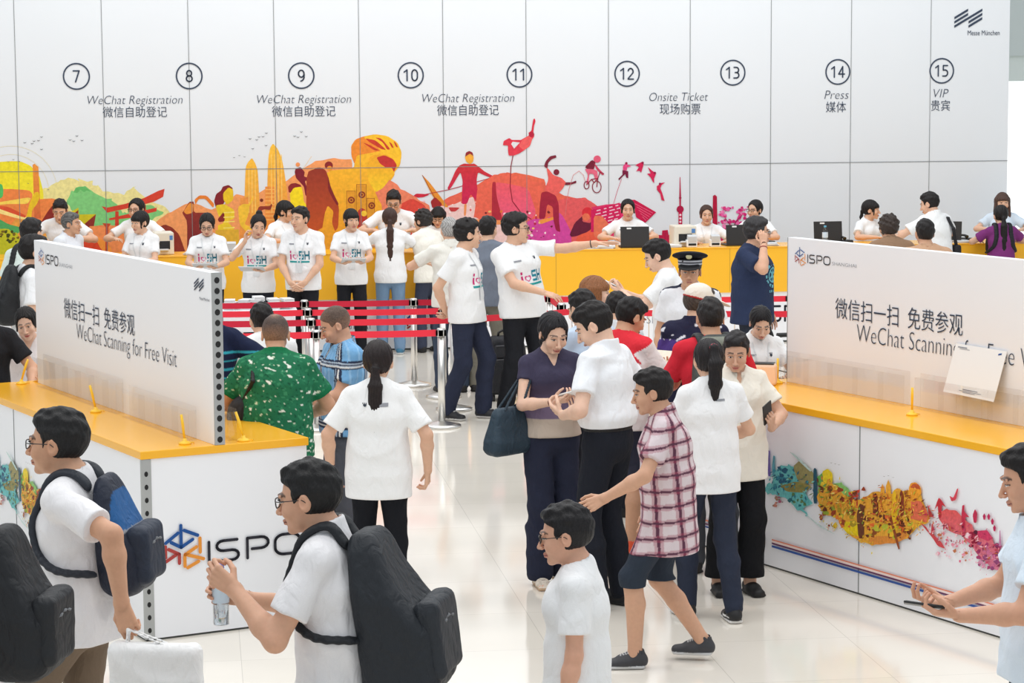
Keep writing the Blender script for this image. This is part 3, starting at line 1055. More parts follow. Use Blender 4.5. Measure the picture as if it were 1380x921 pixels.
three_lines(RSIDE, right_counter, 1041, (727.5, 732.5, 736.5), RLN - .02)
_zs = [RSIDE.hit(1041, y)[1] for y in (727.5, 732.5, 736.5)]
for pl_, a0, a1, root_ in ((LSIDE, .75, LL - .02, left_counter), (RSIDE, 0.02, RSIDE.hit(985, 716)[0], right_counter)):
    bm = bmesh.new()
    for i, z in enumerate(_zs):
        f = bm.faces.new([bm.verts.new(pl_.pt(a, zz, .0055)) for a, zz in ((a0, z - .005), (a1, z - .005), (a1, z + .005), (a0, z + .005))])
        f.material_index = i
    me = bpy.data.meshes.new('printed_stripes')
    bm.to_mesh(me)
    bm.free()
    link('printed_stripes', me, [M['line_orange'], M['line_plum'], M['line_blue']], root_)

# ribbon of landmarks on the right counter's long face
def ribbon(pr, Q, blobs=True):
    """Q(x, y) maps the artwork's own pixels (a 1380 x 767 drawing) onto the print"""
    def G(pts, col, sm=1):
        pr.poly([Q(*p) for p in pts], col, smooth=sm)

    def sp(x0, y0, x1, y1, n, cols, r0, r1, seed):
        rg = np.random.default_rng(seed)
        for _ in range(n):
            x, y, r = rg.uniform(x0, x1), rg.uniform(y0, y1), rg.uniform(r0, r1)
            m = rg.integers(4, 8)
            t0 = rg.uniform(0, 6)
            G([(x + r * rg.uniform(.5, 1.3) * math.cos(t0 + 2 * math.pi * i / m), y + r * rg.uniform(.5, 1.3) * math.sin(t0 + 2 * math.pi * i / m)) for i in range(m)], cols[rg.integers(len(cols))], 0)
    W = lambda pts, a, s: wob(pts, a, 3, s)
    G([(60, 64), (72, 70), (70, 110), (76, 200), (62, 200), (58, 110), (50, 100)], (116, 100, 176))
    G([(88, 92), (98, 96), (96, 140), (104, 200), (84, 200), (82, 150)], (92, 160, 176))
    G(W([(45, 270), (50, 240), (85, 230), (95, 180), (130, 150), (170, 140), (210, 160), (240, 230), (260, 300), (300, 340), (240, 370), (265, 400), (235, 385), (170, 330), (100, 290), (60, 300)], 6, 31), (104, 190, 190))
    sp(90, 150, 230, 260, 26, [(44, 112, 140), (60, 140, 160), (36, 90, 120)], 6, 20, 32)
    sp(170, 290, 270, 350, 14, [(90, 130, 80), (44, 112, 120), (120, 190, 180)], 5, 13, 33)
    sp(90, 290, 140, 360, 12, [(176, 90, 120), (140, 110, 90), (200, 130, 110)], 5, 11, 34)
    G([(190, 150), (225, 118), (270, 150), (300, 190), (310, 240), (220, 235)], (156, 148, 98))
    G([(120, 250), (210, 225), (290, 250), (250, 285), (160, 280)], (150, 140, 78))
    G([(296, 165), (304, 155), (314, 168), (316, 340), (296, 340)], (40, 84, 104))
    G(W([(318, 200), (350, 170), (360, 260), (340, 300), (318, 290)], 3, 35), (110, 176, 92))
    G([(342, 175), (370, 160), (395, 185), (395, 235), (348, 240)], (240, 212, 40))
    G(W([(400, 240), (440, 230), (480, 270), (480, 330), (420, 320)], 5, 36), (140, 196, 110))
    G(W([(318, 290), (380, 220), (420, 250), (470, 310), (540, 320), (600, 280), (700, 290), (740, 260), (800, 280), (850, 290), (870, 340), (900, 420), (880, 445), (820, 480), (790, 520), (700, 540), (600, 556), (540, 540), (470, 500), (430, 420), (360, 400), (320, 360)], 5, 37), (234, 170, 56))
    G(W([(430, 430), (520, 430), (560, 520), (470, 500)], 4, 38), (240, 212, 30))
    G(W([(580, 520), (700, 500), (800, 490), (720, 545), (600, 555)], 5, 39), (224, 142, 60))
    G([(476, 282), (538, 268), (534, 284), (480, 298)], (206, 70, 50), 0)
    G([(476, 306), (530, 296), (530, 304), (478, 314)], (206, 70, 50), 0)
    G([(490, 290), (496, 290), (498, 360), (490, 360)], (190, 64, 46), 0)
    G([(518, 284), (524, 284), (526, 352), (518, 352)], (190, 64, 46), 0)
    sp(330, 240, 560, 460, 60, [(160, 66, 36), (236, 200, 60), (176, 150, 40), (120, 60, 34), (230, 130, 50), (150, 170, 60)], 6, 20, 40)
    sp(560, 380, 800, 530, 50, [(110, 56, 36), (230, 110, 50), (240, 190, 50), (150, 80, 40), (190, 190, 60)], 6, 20, 41)
    G([(645, 260), (654, 238), (664, 262), (668, 380), (640, 380)], (240, 170, 56), 0)
    G([(672, 250), (684, 216), (696, 250), (702, 380), (668, 380)], (240, 172, 56), 0)
    G([(520, 400), (535, 340), (560, 350), (560, 520), (530, 520)], (110, 62, 40))
    G([(605, 300), (620, 284), (630, 310), (634, 400), (604, 400)], (120, 56, 40))
    G([(706, 300), (716, 264), (726, 300), (730, 400), (736, 470), (720, 480), (700, 400)], (236, 190, 40))
    G([(742, 290), (752, 268), (764, 300), (766, 400), (746, 410)], (140, 60, 40))
    G([(790, 260), (800, 235), (826, 230), (852, 255), (856, 290), (838, 305), (838, 330), (812, 350), (790, 330)], (240, 160, 50))
    G([(796, 258), (812, 238), (840, 240), (852, 268), (820, 262)], (202, 92, 50))
    G([(700, 400), (745, 575), (735, 578), (690, 420)], (150, 76, 40))
    G(W([(800, 330), (850, 330), (890, 390), (880, 440), (800, 420)], 4, 42), (226, 112, 80))
    G([(885, 340), (918, 410), (895, 410)], (190, 70, 60), 0)
    G(W([(940, 400), (985, 365), (1040, 380), (1100, 440), (1140, 480), (1220, 520), (1270, 600), (1250, 690), (1180, 640), (1120, 570), (1060, 510), (980, 470)], 4, 43), ((226, 92, 90), (212, 120, 150)))
    G([(945, 310), (955, 318), (985, 362), (960, 345), (958, 415), (944, 415), (940, 350), (922, 375), (936, 330)], (200, 52, 66))
    G([(1000, 300), (1020, 312), (1040, 262), (1046, 266), (1034, 322), (1010, 330)], (220, 74, 90))
    G([(1066, 350), (1078, 348), (1076, 380), (1104, 412), (1082, 408), (1082, 480), (1064, 480), (1062, 400)], (200, 52, 80))
    G([(1120, 400), (1132, 368), (1144, 390), (1140, 440), (1126, 440)], (196, 50, 84))
    for x, y in ((1180, 405), (1203, 405), (1222, 430), (1233, 465)):
        G([(x - 8, y), (x, y - 14), (x + 8, y), (x + 4, y + 20), (x - 4, y + 18)], (190, 40, 90), 0)
    G([(1140, 482), (1195, 478), (1225, 520), (1200, 535), (1150, 515)], (206, 60, 100), 0)
    sp(1100, 490, 1150, 560, 16, [(90, 24, 50), (206, 60, 80), (150, 30, 60)], 6, 18, 44)
    sp(1150, 540, 1270, 680, 40, [(170, 60, 110), (206, 110, 150), (150, 70, 120), (220, 150, 180)], 5, 16, 45)
    sp(930, 490, 1130, 640, 40, [(236, 150, 170), (246, 214, 222), (226, 110, 140), (200, 120, 80)], 4, 13, 46)
    G([(850, 440), (880, 460), (905, 500), (908, 445), (916, 445), (918, 500), (960, 540), (980, 575), (940, 560), (915, 520)], (206, 74, 80))
    G([(1260, 480), (1264, 480), (1268, 560), (1256, 560)], (200, 130, 170), 0)
    G([(1310, 510), (1316, 510), (1320, 620), (1308, 620)], (210, 170, 196), 0)
    G([(170, 70), (200, 85), (290, 170), (280, 176)], (196, 220, 216))
    G([(240, 380), (330, 450), (420, 505), (325, 460)], (206, 224, 222))
    # brush detail: slivers and splatter over and around the masses
    def slivers(x0, y0, x1, y1, slope, half, n, cols, seed, ln=(10, 34), th=(1.5, 5)):
        rg = np.random.default_rng(seed)
        for _ in range(n):
            x = rg.uniform(x0, x1)
            y = y0 + (x - x0) * slope + rg.normal(0, half)
            L, t, an = rg.uniform(*ln), rg.uniform(*th), rg.uniform(-1.9, .4)
            dx, dy = math.cos(an), math.sin(an)
            G([(x - dx * L / 2, y - dy * L / 2), (x - dy * t, y + dx * t), (x + dx * L / 2, y + dy * L / 2), (x + dy * t, y - dx * t)], cols[rg.integers(len(cols))], 0)
    slivers(70, 215, 300, 300, .30, 34, 70, [(44, 112, 140), (70, 160, 168), (130, 206, 200), (36, 84, 110), (120, 140, 90)], 51)
    slivers(320, 290, 560, 400, .38, 48, 130, [(160, 66, 36), (244, 214, 70), (176, 150, 40), (110, 56, 34), (230, 130, 50), (120, 160, 60), (250, 226, 120)], 52)
    slivers(560, 400, 870, 400, .02, 52, 170, [(120, 56, 36), (230, 110, 50), (246, 200, 60), (150, 74, 40), (190, 180, 60), (250, 186, 90), (206, 90, 50)], 53)
    slivers(600, 330, 800, 330, 0, 24, 60, [(170, 80, 40), (246, 190, 80), (220, 120, 50), (130, 64, 40)], 54, (14, 46), (2, 4))
    slivers(880, 400, 1260, 600, .55, 34, 110, [(190, 50, 80), (236, 130, 140), (206, 70, 110), (120, 36, 66), (246, 190, 200), (200, 110, 60)], 55)
    slivers(900, 470, 1200, 650, .6, 26, 60, [(240, 170, 190), (250, 220, 226), (226, 110, 140)], 56, (5, 14), (1, 3))
    slivers(330, 420, 620, 560, .5, 16, 50, [(240, 200, 50), (230, 140, 60), (180, 150, 50), (236, 214, 90)], 57, (6, 18), (1.5, 4))
    for x, y in ((395, 130), (415, 135), (435, 140), (668, 200), (690, 196), (715, 205)):
        G([(x - 7, y - 2), (x, y), (x + 7, y - 2), (x, y + 2)], (130, 130, 120), 0)


rp = Print(RSIDE, .0056, .00001)
ribbon(rp, lambda x, y: (1020 + x / 3.833, 590 + y / 3.833))
rp.build('printed_ribbon_artwork', M['mural_small'], right_counter)
# the same artwork on the left counter's long face, mapped through the right face's coordinates
_tr = RSIDE.hit(1020 + 507 / 3.833, 590 + 285 / 3.833)
_tl = LSIDE.hit(54, 662)
_sh, _dz = _tl[0] + _tr[0], _tl[1] - _tr[1]


class Mirror(Plane):
    """print laid out on the right face, put on the left one at a shifted place"""

    def px(self, x, y, off=0.0):
        a, z = RSIDE.hit(x, y)
        return LSIDE.pt(_sh - a, z + _dz, off)


lp = Print(Mirror(LSIDE.o, LSIDE.d, LSIDE.n), .0056, .00001)
ribbon(lp, lambda x, y: (1020 + x / 3.833, 590 + y / 3.833))
lp.build('printed_ribbon_artwork', M['mural_small'], left_counter)

# sign boards standing on the counters
def sign_board(fr, u0, u1, v0, v1, zt, label, holes_at):
    root = empty('sign_board')
    tag(root, label, 'sign board', 'white sign boards on the counters')
    flat_box(fr, u0, u1, v0 + .001, v1, ZC, zt, MB(), bevel=.002).build('panel', M['board'], root)
    k = MB()
    flat_box(fr, u0, u1, holes_at - .006, holes_at + .001, ZC + .001, zt, k)
    z = ZC + .03
    um = (u0 + u1) / 2
    sgn = -1
    while z < zt - .02:
        c = fr.w(um, holes_at - .007, z)
        k.quad([Vector((c.x + fr.u[0] * .0155 * math.cos(t), c.y + fr.u[1] * .0155 * math.cos(t), z + .0175 * math.sin(t))) for t in np.linspace(0, 2 * math.pi, 21)[:-1]], mi=1)
        z += .0585
    k.build('edge_profile', [M['alu'], M['hole']], root)
    return root


LU0, LU1 = .425, .485
lboard = sign_board(LC, LU0, LU1, 0.0, 3.12, ZC + .95, 'white sign board with round holes along its grey end edge', 0.0)
LB = Plane(LC.w(LU0, 0)[:2], LC.v, -LC.u)
_c = at_z(1062, 320, 2.0)
_ru = (_c[:2] - RC.o) @ RC.u
_rv = (_c[:2] - RC.o) @ RC.v
rboard = sign_board(RC, _ru, _ru + .06, _rv, RLN - .05, 2.0, 'white sign board with a loose white sheet leaning on it', _rv)
RB = Plane(RC.w(_ru, 0)[:2], RC.v, -RC.u)


def tilt_rect(pl, tl, bl, tr, off=0):
    a0, z1 = pl.hit(*tl)
    z0 = pl.hit(*bl)[1]
    a1 = pl.hit(*tr)[0]
    return a0, a1, z0, z1


def flipx(o, pl):
    return o


lettering(LB, '微信扫一扫  免费参观', tilt_rect(LB, (86.5, 401), (86.5, 428), (181.5, 430)), 'printed_sign_text', M['ink'], lboard, thin=-.004, off=.004)
lettering(LB, 'WeChat Scanning for Free Visit', tilt_rect(LB, (103.5, 436), (103.5, 463), (238.5, 480)), 'printed_sign_text', M['ink'], lboard, thin=-.018, shear=.06, off=.004)
lettering(RB, '微信扫一扫  免费参观', tilt_rect(RB, (1126.5, 401), (1126.5, 429), (1298, 437)), 'printed_sign_text', M['ink'], rboard, thin=-.004, off=.004)
_a0, _a1, _z0, _z1 = tilt_rect(RB, (1155.5, 437), (1155.5, 468), (1281, 470))
lettering(RB, 'WeChat Scanning for Free Visit', (_a0, _a0 + (_a1 - _a0) / .515, _z0, _z1), 'printed_sign_text', M['ink'], rboard, thin=-.018, shear=.06, off=.004)
show_logo(RB, tilt_rect(RB, (1071.5, 333), (1071.5, 357), (1086, 346)), tilt_rect(RB, (1089, 343.5), (1089, 354), (1119, 352)), rboard, sub=tilt_rect(RB, (1122, 353), (1122, 357.5), (1154.5, 359)), thick=.14, ht=.1)
show_logo(LB, tilt_rect(LB, (52, 334), (52, 356), (60, 346)), tilt_rect(LB, (62, 343.5), (62, 355), (78.5, 351)), lboard, sub=tilt_rect(LB, (80, 354), (80, 359), (98, 360)), thick=.14, ht=.1)
stripes_mark(LB, tilt_rect(LB, (262, 373), (262, 392), (275, 385)), lboard, off=.004)
lettering(LB, 'Messe München', tilt_rect(LB, (269.5, 400), (269.5, 404), (283, 405)), 'printed_sign_text', M['ink'], lboard, off=.004)

# ---------------------------------------------------------------- the long registration counter at the back
BC0 = at_z(640, 470, 0)
BD = vec((math.cos(WA), math.sin(WA)))
BN = np.array([BD[1], -BD[0]])
BKF = Plane(BC0[:2], BD, BN)
ZB = 1.105


def bk_box(mb, a0, a1, d0, d1, z0, z1, bevel=0.0, mi=0):
    c = BKF.pt((a0 + a1) / 2, 0, -(d0 + d1) / 2)
    mb.box((-(a1 - a0) / 2, -(d1 - d0) / 2, z0), ((a1 - a0) / 2, (d1 - d0) / 2, z1), bevel=bevel, rot=Matrix.Rotation(WA, 3, 'Z'), loc=(c.x, c.y, 0), mi=mi)
    return mb


back_counter = empty('registration_counter')
tag(back_counter, 'long registration counter with yellow upper front and white base', 'counter')
bk_box(MB(), -6.4, 6.6, .004, .62, 0.02, .585).build('base', M['board'], back_counter)
bk_box(MB(), -6.4, 6.6, -.02, .60, .585, ZB - .012).build('front_panel', M['yellow_front'], back_counter)['label'] = 'yellow upper front'
bk_box(MB(), -6.42, 6.62, -.03, .64, ZB - .012, ZB, bevel=.003).build('counter_top', M['yellow'], back_counter)
bk_box(MB(), -6.4, 6.6, .01, .60, 0, .02).build('kick_strip', M['kick'], back_counter)
jm = MB()
for px in (749, 983, 640, 400):
    a = BKF.hit(px, 365)[0]
    bk_box(jm, a - .003, a + .003, -.0215, -.015, .6, ZB - .015)
for i in range(-6, 7):
    bk_box(jm, i - .0025, i + .0025, .002, .006, .02, .58)
jm.build('panel_joint', plain('joint_dark_yellow', (196, 150, 50), .6), back_counter)
for px0 in (318, 548, 770, 1000):
    a = BKF.hit(px0, 440)[0]
    show_logo(BKF, (a, a + .22, .2, .46), (a + .28, a + .82, .245, .415), back_counter, off=-.002, thick=.15, sub=(a + .87, a + 1.5, .245, .34))


# ---------------------------------------------------------------- signed-distance modelling for bodies, clothes and bags
def V3(*a):
    return np.array(a if len(a) == 3 else a[0], float)


def unit(v):
    v = np.asarray(v, float)
    return v / (np.linalg.norm(v) + 1e-12)


def rotx(d):
    c, s = math.cos(math.radians(d)), math.sin(math.radians(d))
    return np.array([[1, 0, 0], [0, c, -s], [0, s, c]])


def roty(d):
    c, s = math.cos(math.radians(d)), math.sin(math.radians(d))
    return np.array([[c, 0, s], [0, 1, 0], [-s, 0, c]])


def rotz(d):
    c, s = math.cos(math.radians(d)), math.sin(math.radians(d))
    return np.array([[c, -s, 0], [s, c, 0], [0, 0, 1]])


def s_cap(P, a, b, r1, r2):
    a, b = np.asarray(a, np.float32), np.asarray(b, np.float32)
    ba = b - a
    q = P - a
    t = np.clip((q @ ba) / max(float(ba @ ba), 1e-9), 0, 1)
    q = q - t[:, None] * ba
    return np.sqrt(np.einsum('ij,ij->i', q, q)) - (r1 + (r2 - r1) * t)


def s_ell(P, c, r, R=None):
    q = P - np.asarray(c, np.float32)
    if R is not None:
        q = q @ np.asarray(R, np.float32)
    r = np.asarray(r, np.float32)
    k0 = np.sqrt(((q / r) ** 2).sum(1))
    k1 = np.sqrt(((q / (r * r)) ** 2).sum(1)) + 1e-6
    return k0 * (k0 - 1) / k1


def s_ecap(P, a, b, ra, rb, ux):
    """capsule with elliptical section; ra, rb = (rx, ry), ux = direction of rx"""
    a, b = np.asarray(a, np.float32), np.asarray(b, np.float32)
    L = float(np.linalg.norm(b - a)) + 1e-9
    w = (b - a) / L
    ux = np.asarray(ux, np.float32)
    ux = ux - w * float(ux @ w)
    ux = ux / np.linalg.norm(ux)
    uy = np.cross(w, ux)
    q = P - a
    tt = q @ w / L
    t = np.clip(tt, 0, 1)
    rx = ra[0] + (rb[0] - ra[0]) * t
    ry = ra[1] + (rb[1] - ra[1]) * t
    x, y, z = q @ ux, q @ uy, (tt - t) * L
    rz = np.minimum(rx, ry)
    k0 = np.sqrt((x / rx) ** 2 + (y / ry) ** 2 + (z / rz) ** 2)
    k1 = np.sqrt((x / rx ** 2) ** 2 + (y / ry ** 2) ** 2 + (z / rz ** 2) ** 2) + 1e-6
    return k0 * (k0 - 1) / k1


def s_box(P, c, h, r, R=None):
    q = P - np.asarray(c, np.float32)
    if R is not None:
        q = q @ np.asarray(R, np.float32)
    q = np.abs(q) - (np.asarray(h, np.float32) - r)
    return np.linalg.norm(np.maximum(q, 0), axis=1) + np.minimum(q.max(1), 0) - r


def smin(a, b, k):
    h = np.maximum(k - np.abs(a - b), 0) / k
    return np.minimum(a, b) - h * h * k * 0.25


def smax(a, b, k):
    return -smin(-a, -b, k)


def union(ds, k):
    o = ds[0]
    for d in ds[1:]:
        o = smin(o, d, k)
    return o


def folds(P, seed, amp, sx=1.0, sz=1.0):
    """a few soft cloth creases, sparse and elongated"""
    rg = np.random.default_rng(seed)
    out = np.zeros(len(P), np.float32)
    for i in range(6):
        k = rg.normal(0, 1, 3)
        k = k / np.linalg.norm(k) * rg.uniform(12, 24) * np.array([1.0, 1.0, 1.25]) * np.array([sx, sx, sz])
        k2 = rg.normal(0, 1, 3) * 7
        k3 = rg.normal(0, 1, 3) * 8
        w = 1.1 * np.sin(P @ k2.astype(np.float32) + rg.uniform(0, 6))
        v = np.sin(P @ k.astype(np.float32) + w + rg.uniform(0, 6))
        m = np.clip(np.sin(P @ k3.astype(np.float32) + rg.uniform(0, 6)) * 1.3, 0, 1)
        out += (np.exp(-(v / .42) ** 2) - .35) * m
    return -out * amp * .62


def surface(f, lo, hi, h):
    """naive surface nets of f over a narrow band; returns verts, quads"""
    lo = np.asarray(lo, float)
    n = np.ceil((np.asarray(hi, float) - lo) / h).astype(int) + 1
    B = 4
    nb = (n + B - 1) // B
    n = nb * B + 1
    g = np.stack(np.meshgrid(*[np.arange(k) for k in nb], indexing='ij'), -1).reshape(-1, 3)
    cc = (lo + (g + .5) * B * h).astype(np.float32)
    dc = f(cc)
    keep = np.abs(dc) < B * h * 1.35 + .012
    vol = np.empty(n, np.float32)
    sg = np.where(dc > 0, 1.0, -1.0).astype(np.float32).reshape(nb)
    big = np.repeat(np.repeat(np.repeat(sg, B, 0), B, 1), B, 2)
    vol[:n[0] - 1, :n[1] - 1, :n[2] - 1] = big
    vol[n[0] - 1] = vol[n[0] - 2]
    vol[:, n[1] - 1] = vol[:, n[1] - 2]
    vol[:, :, n[2] - 1] = vol[:, :, n[2] - 2]
    mask = np.zeros(n, bool)
    gk = g[keep] * B
    for i in range(B + 1):
        for j in range(B + 1):
            for k in range(B + 1):
                mask[gk[:, 0] + i, gk[:, 1] + j, gk[:, 2] + k] = True
    idx = np.argwhere(mask)
    if len(idx) == 0:
        return np.zeros((0, 3)), np.zeros((0, 4), int)
    pts = (lo + idx * h).astype(np.float32)
    d = np.empty(len(pts), np.float32)
    for s in range(0, len(pts), 150000):
        d[s:s + 150000] = f(pts[s:s + 150000])
    vol[mask] = d
    neg = vol < 0
    c = [neg[i:n[0] - 1 + i, j:n[1] - 1 + j, k:n[2] - 1 + k] for i in (0, 1) for j in (0, 1) for k in (0, 1)]
    cnt = sum(x.astype(np.int8) for x in c)
    act = (cnt > 0) & (cnt < 8)
    ai = np.argwhere(act)
    vid = np.full(act.shape, -1, np.int32)
    vid[act] = np.arange(len(ai))
    acc = np.zeros((len(ai), 3))
    num = np.zeros(len(ai))
    corners = [(0, 0, 0), (1, 0, 0), (0, 1, 0), (1, 1, 0), (0, 0, 1), (1, 0, 1), (0, 1, 1), (1, 1, 1)]
    val = [vol[ai[:, 0] + a, ai[:, 1] + b, ai[:, 2] + e] for a, b, e in corners]
    for p in range(8):
        for ax in range(3):
            if not corners[p][ax]:
                q = p | (1 << ax)
                va, vb = val[p], val[q]
                cr = (va < 0) != (vb < 0)
                t = va / np.where(cr, va - vb, 1)
                pos = np.array(corners[p], float)[None].repeat(len(ai), 0)
                pos[:, ax] = t
                acc += np.where(cr[:, None], pos, 0)
                num += cr
    verts = lo + (ai + acc / num[:, None]) * h
    quads = []
    for ax in range(3):
        o1, o2 = [(1, 2), (2, 0), (0, 1)][ax]
        sh = [slice(1, n[k] - 1) for k in range(3)]
        sh[ax] = slice(0, n[ax] - 1)
        s2 = list(sh)
        s2[ax] = slice(1, n[ax])
        a, b = neg[tuple(sh)], neg[tuple(s2)]
        e = np.argwhere(a != b)
        if len(e) == 0:
            continue
        fl = a[e[:, 0], e[:, 1], e[:, 2]]
        base = e.copy()
        for k in range(3):
            if k != ax:
                base[:, k] += 1
        q = []
        for d1, d2 in ((1, 1), (0, 1), (0, 0), (1, 0)):
            cidx = base.copy()
            cidx[:, o1] -= d1
            cidx[:, o2] -= d2
            q.append(vid[cidx[:, 0], cidx[:, 1], cidx[:, 2]])
        q = np.stack(q, 1)
        q[~fl] = q[~fl][:, ::-1]
        quads.append(q)
    quads = np.concatenate(quads) if quads else np.zeros((0, 4), int)
    quads = quads[(quads >= 0).all(1)]
    return verts, quads


def relax(v, q, n=1, w=.5):
    """light Laplacian smoothing of a quad soup"""
    if n == 0 or len(v) == 0:
        return v
    e = np.concatenate([q[:, [0, 1]], q[:, [1, 2]], q[:, [2, 3]], q[:, [3, 0]]])
    e = np.concatenate([e, e[:, ::-1]])
    for _ in range(n):
        s = np.stack([np.bincount(e[:, 0], v[e[:, 1], k], len(v)) for k in range(3)], 1)
        c = np.bincount(e[:, 0], minlength=len(v))
        m = np.where(c[:, None] > 0, s / np.maximum(c, 1)[:, None], v)
        v = v * (1 - w) + m * w
    return v


def prune(v, q):
    used = np.zeros(len(v), bool)
    used[q.ravel()] = True
    rm = np.cumsum(used) - 1
    return v[used], rm[q], used


def mesh_of(name, v, q, cols, mat, parent, smooth=True):
    me = bpy.data.meshes.new(name)
    me.vertices.add(len(v))
    me.vertices.foreach_set('co', np.asarray(v, np.float32).ravel())
    me.loops.add(q.size)
    me.loops.foreach_set('vertex_index', np.asarray(q, np.int32).ravel())
    me.polygons.add(len(q))
    me.polygons.foreach_set('loop_start', np.arange(0, q.size, 4, dtype=np.int32))
    me.update(calc_edges=True)
    me.validate()
    me.polygons.foreach_set('use_smooth', np.full(len(me.polygons), smooth))
    at = me.color_attributes.new('tint', 'FLOAT_COLOR', 'POINT')
    c4 = np.ones((len(v), 4), np.float32)
    c4[:, :3] = cols
    at.data.foreach_set('color', c4.ravel())
    return link(name, me, mat, parent)


def lin3(c):
    c = np.asarray(c, float) / 255.0
    return np.where(c <= .04045, c / 12.92, ((c + .055) / 1.055) ** 2.4)


# ---------------------------------------------------------------- people
ARM = {  # wrist target (side-mirrored x), elbow pole, finger direction, palm normal, curl
    'down': ((.25, .03, .875), (.3, -1, 0), None, (-1, 0, 0), .35),
    'hold': ((.09, .30, 1.10), (.9, -.5, -.8), (-.45, .85, .15), (0, -.1, 1), .45),
    'phone': ((.10, .28, 1.20), (.9, -.4, -.9), (-.5, .6, .5), (-.2, -.6, .7), .75),
    'back': ((.06, -.17, .93), (.9, -.5, .2), (-.9, -.1, -.4), (0, -1, 0), .5),
    'clasp': ((.08, .20, .92), (.9, -.3, 0), (-.75, .35, -.5), (0, -.8, .3), .4),
    'hips': ((.27, .0, .93), (1, -.8, 0), (0, .35, -.9), (-1, 0, 0), .55),
    'counter': ((.22, .36, 1.04), (.9, -.4, -.3), (-.5, .85, 0), (0, 0, -1), .2),
    'counterhi': ((.20, .31, 1.24), (.9, -.4, -.3), (-.5, .85, -.05), (0, 0, -1), .2),
    'straps': ((.12, .16, 1.25), (.7, -.3, -1), (-.3, .1, .9), (0, -1, 0), .85),
    'carry': ((.22, .26, 1.02), (.5, -.9, -.4), (0, 1, .15), (-1, 0, 0), .8),
}


def ik(a, t, l1, l2, pole):
    d = t - a
    L = np.linalg.norm(d)
    Lm = min(L, (l1 + l2) * .995)
    u = d / (L + 1e-9)
    t = a + u * Lm
    x = (l1 * l1 - l2 * l2 + Lm * Lm) / (2 * Lm)
    hgt = math.sqrt(max(l1 * l1 - x * x, 0))
    p = np.asarray(pole, float)
    p = unit(p - u * (p @ u))
    return a + u * x + p * hgt, t


class Person:
    pass


def pose(sp):
    K = Person()
    fem = sp.get('sex', 'm') == 'f'
    K.fem = fem
    g = sp.get('girth', 1.0)
    lean, side, twist = sp.get('lean', 0), sp.get('side', 0), sp.get('twist', 0)
    K.girth = g
    hw = .080 if fem else .079
    sw = (.147 if fem else .170) * sp.get('sh', 1.0)
    feet = sp.get('feet', ((-.10, .02), (.10, -.02)))
    px = sum(f[0] for f in feet) / 2 + sp.get('hipx', 0)
    py = sum(f[1] for f in feet) / 2 + sp.get('hipy', 0) - .006 * max(lean, 0) * .5
    spread = max(abs(feet[0][1] - feet[1][1]), abs(feet[0][0] - feet[1][0]) - .2, 0)
    drop = sp.get('drop', spread ** 2 * .28)
    K.pel = V3(px, py, .948 - drop)
    up = lambda f: rotx(-lean * f) @ roty(side * f) @ V3(0, 0, 1)
    K.wa = K.pel + up(.35) * .133
    K.ch = K.wa + up(.75) * .185
    K.nb = K.ch + up(1.0) * .160
    Rc = rotz(twist) @ rotx(-lean) @ roty(side)
    Rp = rotz(twist * .3) @ rotx(-lean * .25) @ roty(side * .2)
    K.Rc, K.Rp = Rc, Rp
    shr = sp.get('shrug', 0)
    K.sh = {s: K.nb + Rc @ V3(s * sw, -.005, -.055 + shr) for s in (-1, 1)}
    K.hip = {s: K.pel + Rp @ V3(s * hw, 0, -.03) for s in (-1, 1)}
    # head
    hy, hp, hr = sp.get('hyaw', 0), sp.get('hpitch', 0), sp.get('hroll', 0)
    K.Rh = rotz(hy) @ rotx(-hp) @ roty(hr)
    nd = unit(up(.85) + .16 * (K.Rh @ V3(0, 1, 0)) * V3(1, 1, .3) + V3(0, .10, 0))
    K.hc = K.nb + nd * .115 + K.Rh @ V3(0, .012, .022)
    # legs
    K.knee, K.ank = {}, {}
    K.fd = {}
    for s, ft in zip((-1, 1), feet):
        fy = sp.get('foot_yaw', 6)
        lift = ft[2] if len(ft) > 2 else 0
        K.fd[s] = rotz(-s * fy + (sp.get('hipyaw', 0))) @ V3(0, 1, 0)
        a = V3(ft[0], ft[1] - .02, .085 + lift)
        K.knee[s], K.ank[s] = ik(K.hip[s], a, .425, .42, V3(s * .08, 1, 0) + K.fd[s])
        K.ank[s] = a
    # arms
    K.elb, K.wri, K.hand, K.curl = {}, {}, {}, {}
    al = .93 if fem else 1.0
    for s, key in ((-1, 'L'), (1, 'R')):
        spec = sp.get(key, sp.get('arms', 'down'))
        if isinstance(spec, str):
            w, pol, fd, pn, cu = ARM[spec]
            w = V3(w[0] * s, w[1], w[2])
            if spec == 'down':
                w = K.sh[s] + V3(s * .07, .05, -.50)
            elif (lean or side or twist) and not spec.startswith('counter'):
                w = K.pel + (K.Rc if w[2] > 1.0 else K.Rp) @ (w - V3(0, 0, .945))
            pol = V3(pol[0] * s, pol[1], pol[2])
            fd = None if fd is None else V3(fd[0] * s, fd[1], fd[2])
            pn = V3(pn[0] * s, pn[1], pn[2])
        else:
            w, pol = V3(*spec[0]), V3(*spec[1])
            fd = V3(*spec[2]) if len(spec) > 2 and spec[2] is not None else None
            pn = V3(*spec[3]) if len(spec) > 3 else V3(-s, 0, 0)
            cu = spec[4] if len(spec) > 4 else .35
        K.elb[s], K.wri[s] = ik(K.sh[s], w, .285 * al, .25 * al, pol)
        fd = unit(K.wri[s] - K.elb[s]) if fd is None else unit(fd)
        pn = unit(pn - fd * (pn @ fd))
        K.hand[s] = (fd, pn, np.cross(pn, fd) * -s * -1)
        K.curl[s] = cu
    K.top = K.hc + K.Rh @ V3(0, -.01, .128)
    return K


